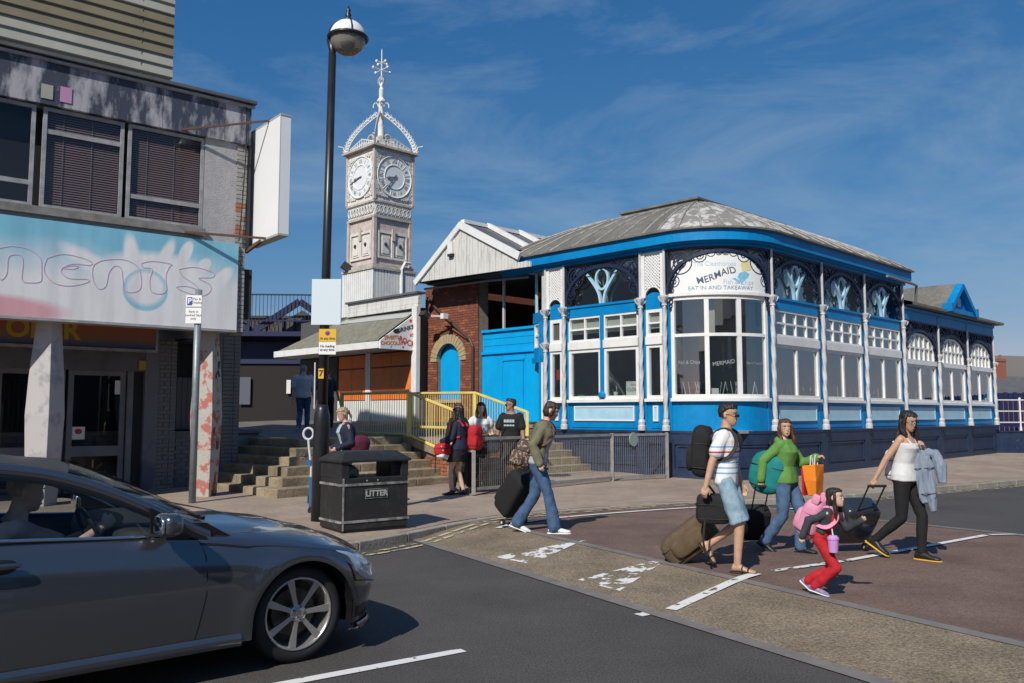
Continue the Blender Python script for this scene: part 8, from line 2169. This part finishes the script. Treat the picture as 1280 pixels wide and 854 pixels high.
for sg in (0, 1):
    vs = []
    for i in range(25):
        s = s_at(.40) + (sA - s_at(.40)) * i / 24; p = surf(s, 0.0, .0); d = Vector((plan(s).x * .0 + .028, -.0, 0)); vs += [p + Vector((.012, -.01 if plan(s).y > .3 else 0, .035)), p + Vector((.035, -.02 if plan(s).y > .3 else 0, .0)), p + Vector((-.05, .03, -.012))]
    if sg: vs = [mir(p) for p in vs]
    b.add(vs, [(i * 3 + j, i * 3 + 3 + j, i * 3 + 4 + j, i * 3 + 1 + j) for i in range(24) for j in range(2)])
b.build('front_lip', M_paint, car, smooth=True)
b = MB(); b.box(.70, .725, -.26, .26, .40, .51); b.build('number_plate', M_sign, car)
# wheels
def wheel(x, sgn):
    def TW(p): return Vector((x + p.x, sgn * (.795) - sgn * p.y, .318 + p.z))     # local y: inward from the outer face
    prof = [(.238, .012), (.262, -.006), (.292, -.002), (.312, .014), (.319, .04), (.319, .19), (.308, .215), (.24, .22)]
    b = MB(TW); n_ = 48; b.loft([[(r * math.cos(2 * math.pi * j / n_), yv, r * math.sin(2 * math.pi * j / n_)) for j in range(n_)] for r, yv in prof], caps=False); ty = b.build('tyre', M_tyre, car, smooth=True)
    b = MB(TW); b.loft([[(r * math.cos(2 * math.pi * j / n_), yv, r * math.sin(2 * math.pi * j / n_)) for j in range(n_)] for r, yv in ((.240, .010), (.236, .002), (.225, .006), (.218, .03), (.210, .15), (.21, .2))], caps=False); ri = b.build('rim', M_rimm, car, smooth=True)
    b = MB(TW); b.loft([[(r * math.cos(2 * math.pi * j / 24), yv, r * math.sin(2 * math.pi * j / 24)) for j in range(24)] for r, yv in ((.155, .10), (.155, .12))]); b.build('brake_disc', mat('brake_steel', (.10, .09, .08), .45, metal=.8), ri)
    b = MB(TW); b.loft([[(r * math.cos(2 * math.pi * j / 24), yv, r * math.sin(2 * math.pi * j / 24)) for j in range(24)] for r, yv in ((.212, .15), (.212, .17))]); b.build('wheel_back', M_trim, ri)
    for k in range(7):
        a = math.pi / 2 + .27 + k * 2 * math.pi / 7; ca, sa = math.cos(a), math.sin(a); b = MB(TW)
        def pt(r, w, yv): return (r * ca - w * sa, yv, r * sa + w * ca)
        b.loft([[pt(.035, -.016, .022), pt(.035, .016, .022), pt(.035, .016, .06), pt(.035, -.016, .06)], [pt(.12, -.017, .018), pt(.12, .017, .018), pt(.12, .013, .05), pt(.12, -.013, .05)], [pt(.222, -.026, .010), pt(.222, .026, .010), pt(.222, .02, .04), pt(.222, -.02, .04)]]); b.build('spoke', M_rimm, ri, bevel=.003)
    b = MB(TW); b.loft([[(r * math.cos(2 * math.pi * j / 24), yv, r * math.sin(2 * math.pi * j / 24)) for j in range(24)] for r, yv in ((.058, .06), (.056, .02), (.045, .012), (.033, .010), (.031, .014))]); b.build('hub', M_rimm, ri)
    b = MB(TW); b.tube([(.026 * math.cos(t), .008, .026 * math.sin(t)) for t in [2 * math.pi * k / 20 for k in range(20)]], .003, 5, closed=True)
    for k in range(3): a = math.pi / 2 + k * 2 * math.pi / 3; b.bar((0, .008, 0), (.026 * math.cos(a), .008, .026 * math.sin(a)), .005, .003, up=(0, 1, 0))
    b.build('hub_emblem', M_chr, ri)
    for k in range(5): a = k * 2 * math.pi / 5; b = MB(TW); b.ell((.043 * math.cos(a), .012, .043 * math.sin(a)), (.007, .006, .007), n=8, k=5); b.build('wheel_bolt', M_trim, ri)
for x_ in (0.0, -2.76):
    for sg in (-1, 1): wheel(x_, sg)
    # liner
    for sg in (-1, 1):
        b = MB(); b.add([(x_ + .372 * math.cos(a), sg * yv, .31 + .372 * math.sin(a)) for a in [-.25 + (math.pi + .5) * k / 20 for k in range(21)] for yv in (.872, .50)], [(2 * i, 2 * i + 2, 2 * i + 3, 2 * i + 1) for i in range(20)]); b.box(x_ - .37, x_ + .37, sg * .50 - .005, sg * .50, .15, .68); b.build('wheel_arch_liner', M_trim, car)
MB().box(-3.6, .5, -.52, .52, .16, .20).build('underbody', M_trim, car); MB().box(-3.0, -.9, -.70, .70, .20, .30).build('cabin_floor', M_int, car)
# cabin
for sgn in (-1, 1): MB().box(-3.0, -.75, sgn * .80 - .01, sgn * .80 + .01, .3, .90).build('door_card', M_int, car)
b = MB(); b.ell((-.85, 0, .86), (.28, .72, .11), .5, n=20, k=10); b.build('dashboard', M_int, car, smooth=True)
for y_ in (-.38, .38):
    b = MB(); b.ell((-1.75, y_, .45), (.28, .24, .11), .5); b.ell((-2.02, y_, .78), (.11, .24, .34), .5, M=Matrix.Rotation(-.3, 3, 'Y')); b.ell((-2.15, y_, 1.14), (.05, .12, .09), .6); b.build('seat', M_int, car, smooth=True)
b = MB(); b.tube([Vector((-1.20, -.38, .90)) + Matrix.Rotation(-.42, 3, 'Y') @ Vector((0, .18 * math.cos(t), .18 * math.sin(t))) for t in [2 * math.pi * k / 24 for k in range(24)]], .014, 8, closed=True); b.tube([(-1.20, -.38, .90), (-.95, -.38, .82)], .03, 8); b.bar((-1.2, -.55, .9), (-1.2, -.21, .9), .03, .02); b.build('steering_wheel', M_trim, car)
MB().obox((-1.0, .0, 1.18), (.02, .20, .06)).build('inner_mirror', M_trim, car)
hw0 = Vector((CO[0], CO[1], 0))
def cwld(p): c, s = math.cos(HD), math.sin(HD); return Vector((CO[0] + p[0] * c - p[1] * s, CO[1] + p[0] * s + p[1] * c, p[2]))
dp = cwld((-1.71, -.38, 0))
person('driver with short fair hair and dark shirt at the wheel of the coupe', (dp.x, dp.y, -.30), HD, 1.72, pel=(0, .83), neck=(.12, 1.38) if False else (.10, 1.32), head=(0, 8, 0), ankR=(.95, -.12, .62), ankL=(.98, .12, .62), kR=(.4, 0, 1), kL=(.4, 0, 1), wrR=(.54, -.10, 1.24), elR=(0, -.5, -1), wrL=(.52, .16, 1.18), elL=(0, .5, -1), curl=.9,
    skinm=SK_B, top=M_cnav, sleeve=.35, pants=M_cblk, shoe=M_shbk, hair=M_hbld, style='crop', vox=.010, seed=14)

bpy.data.scenes.remove(WS)
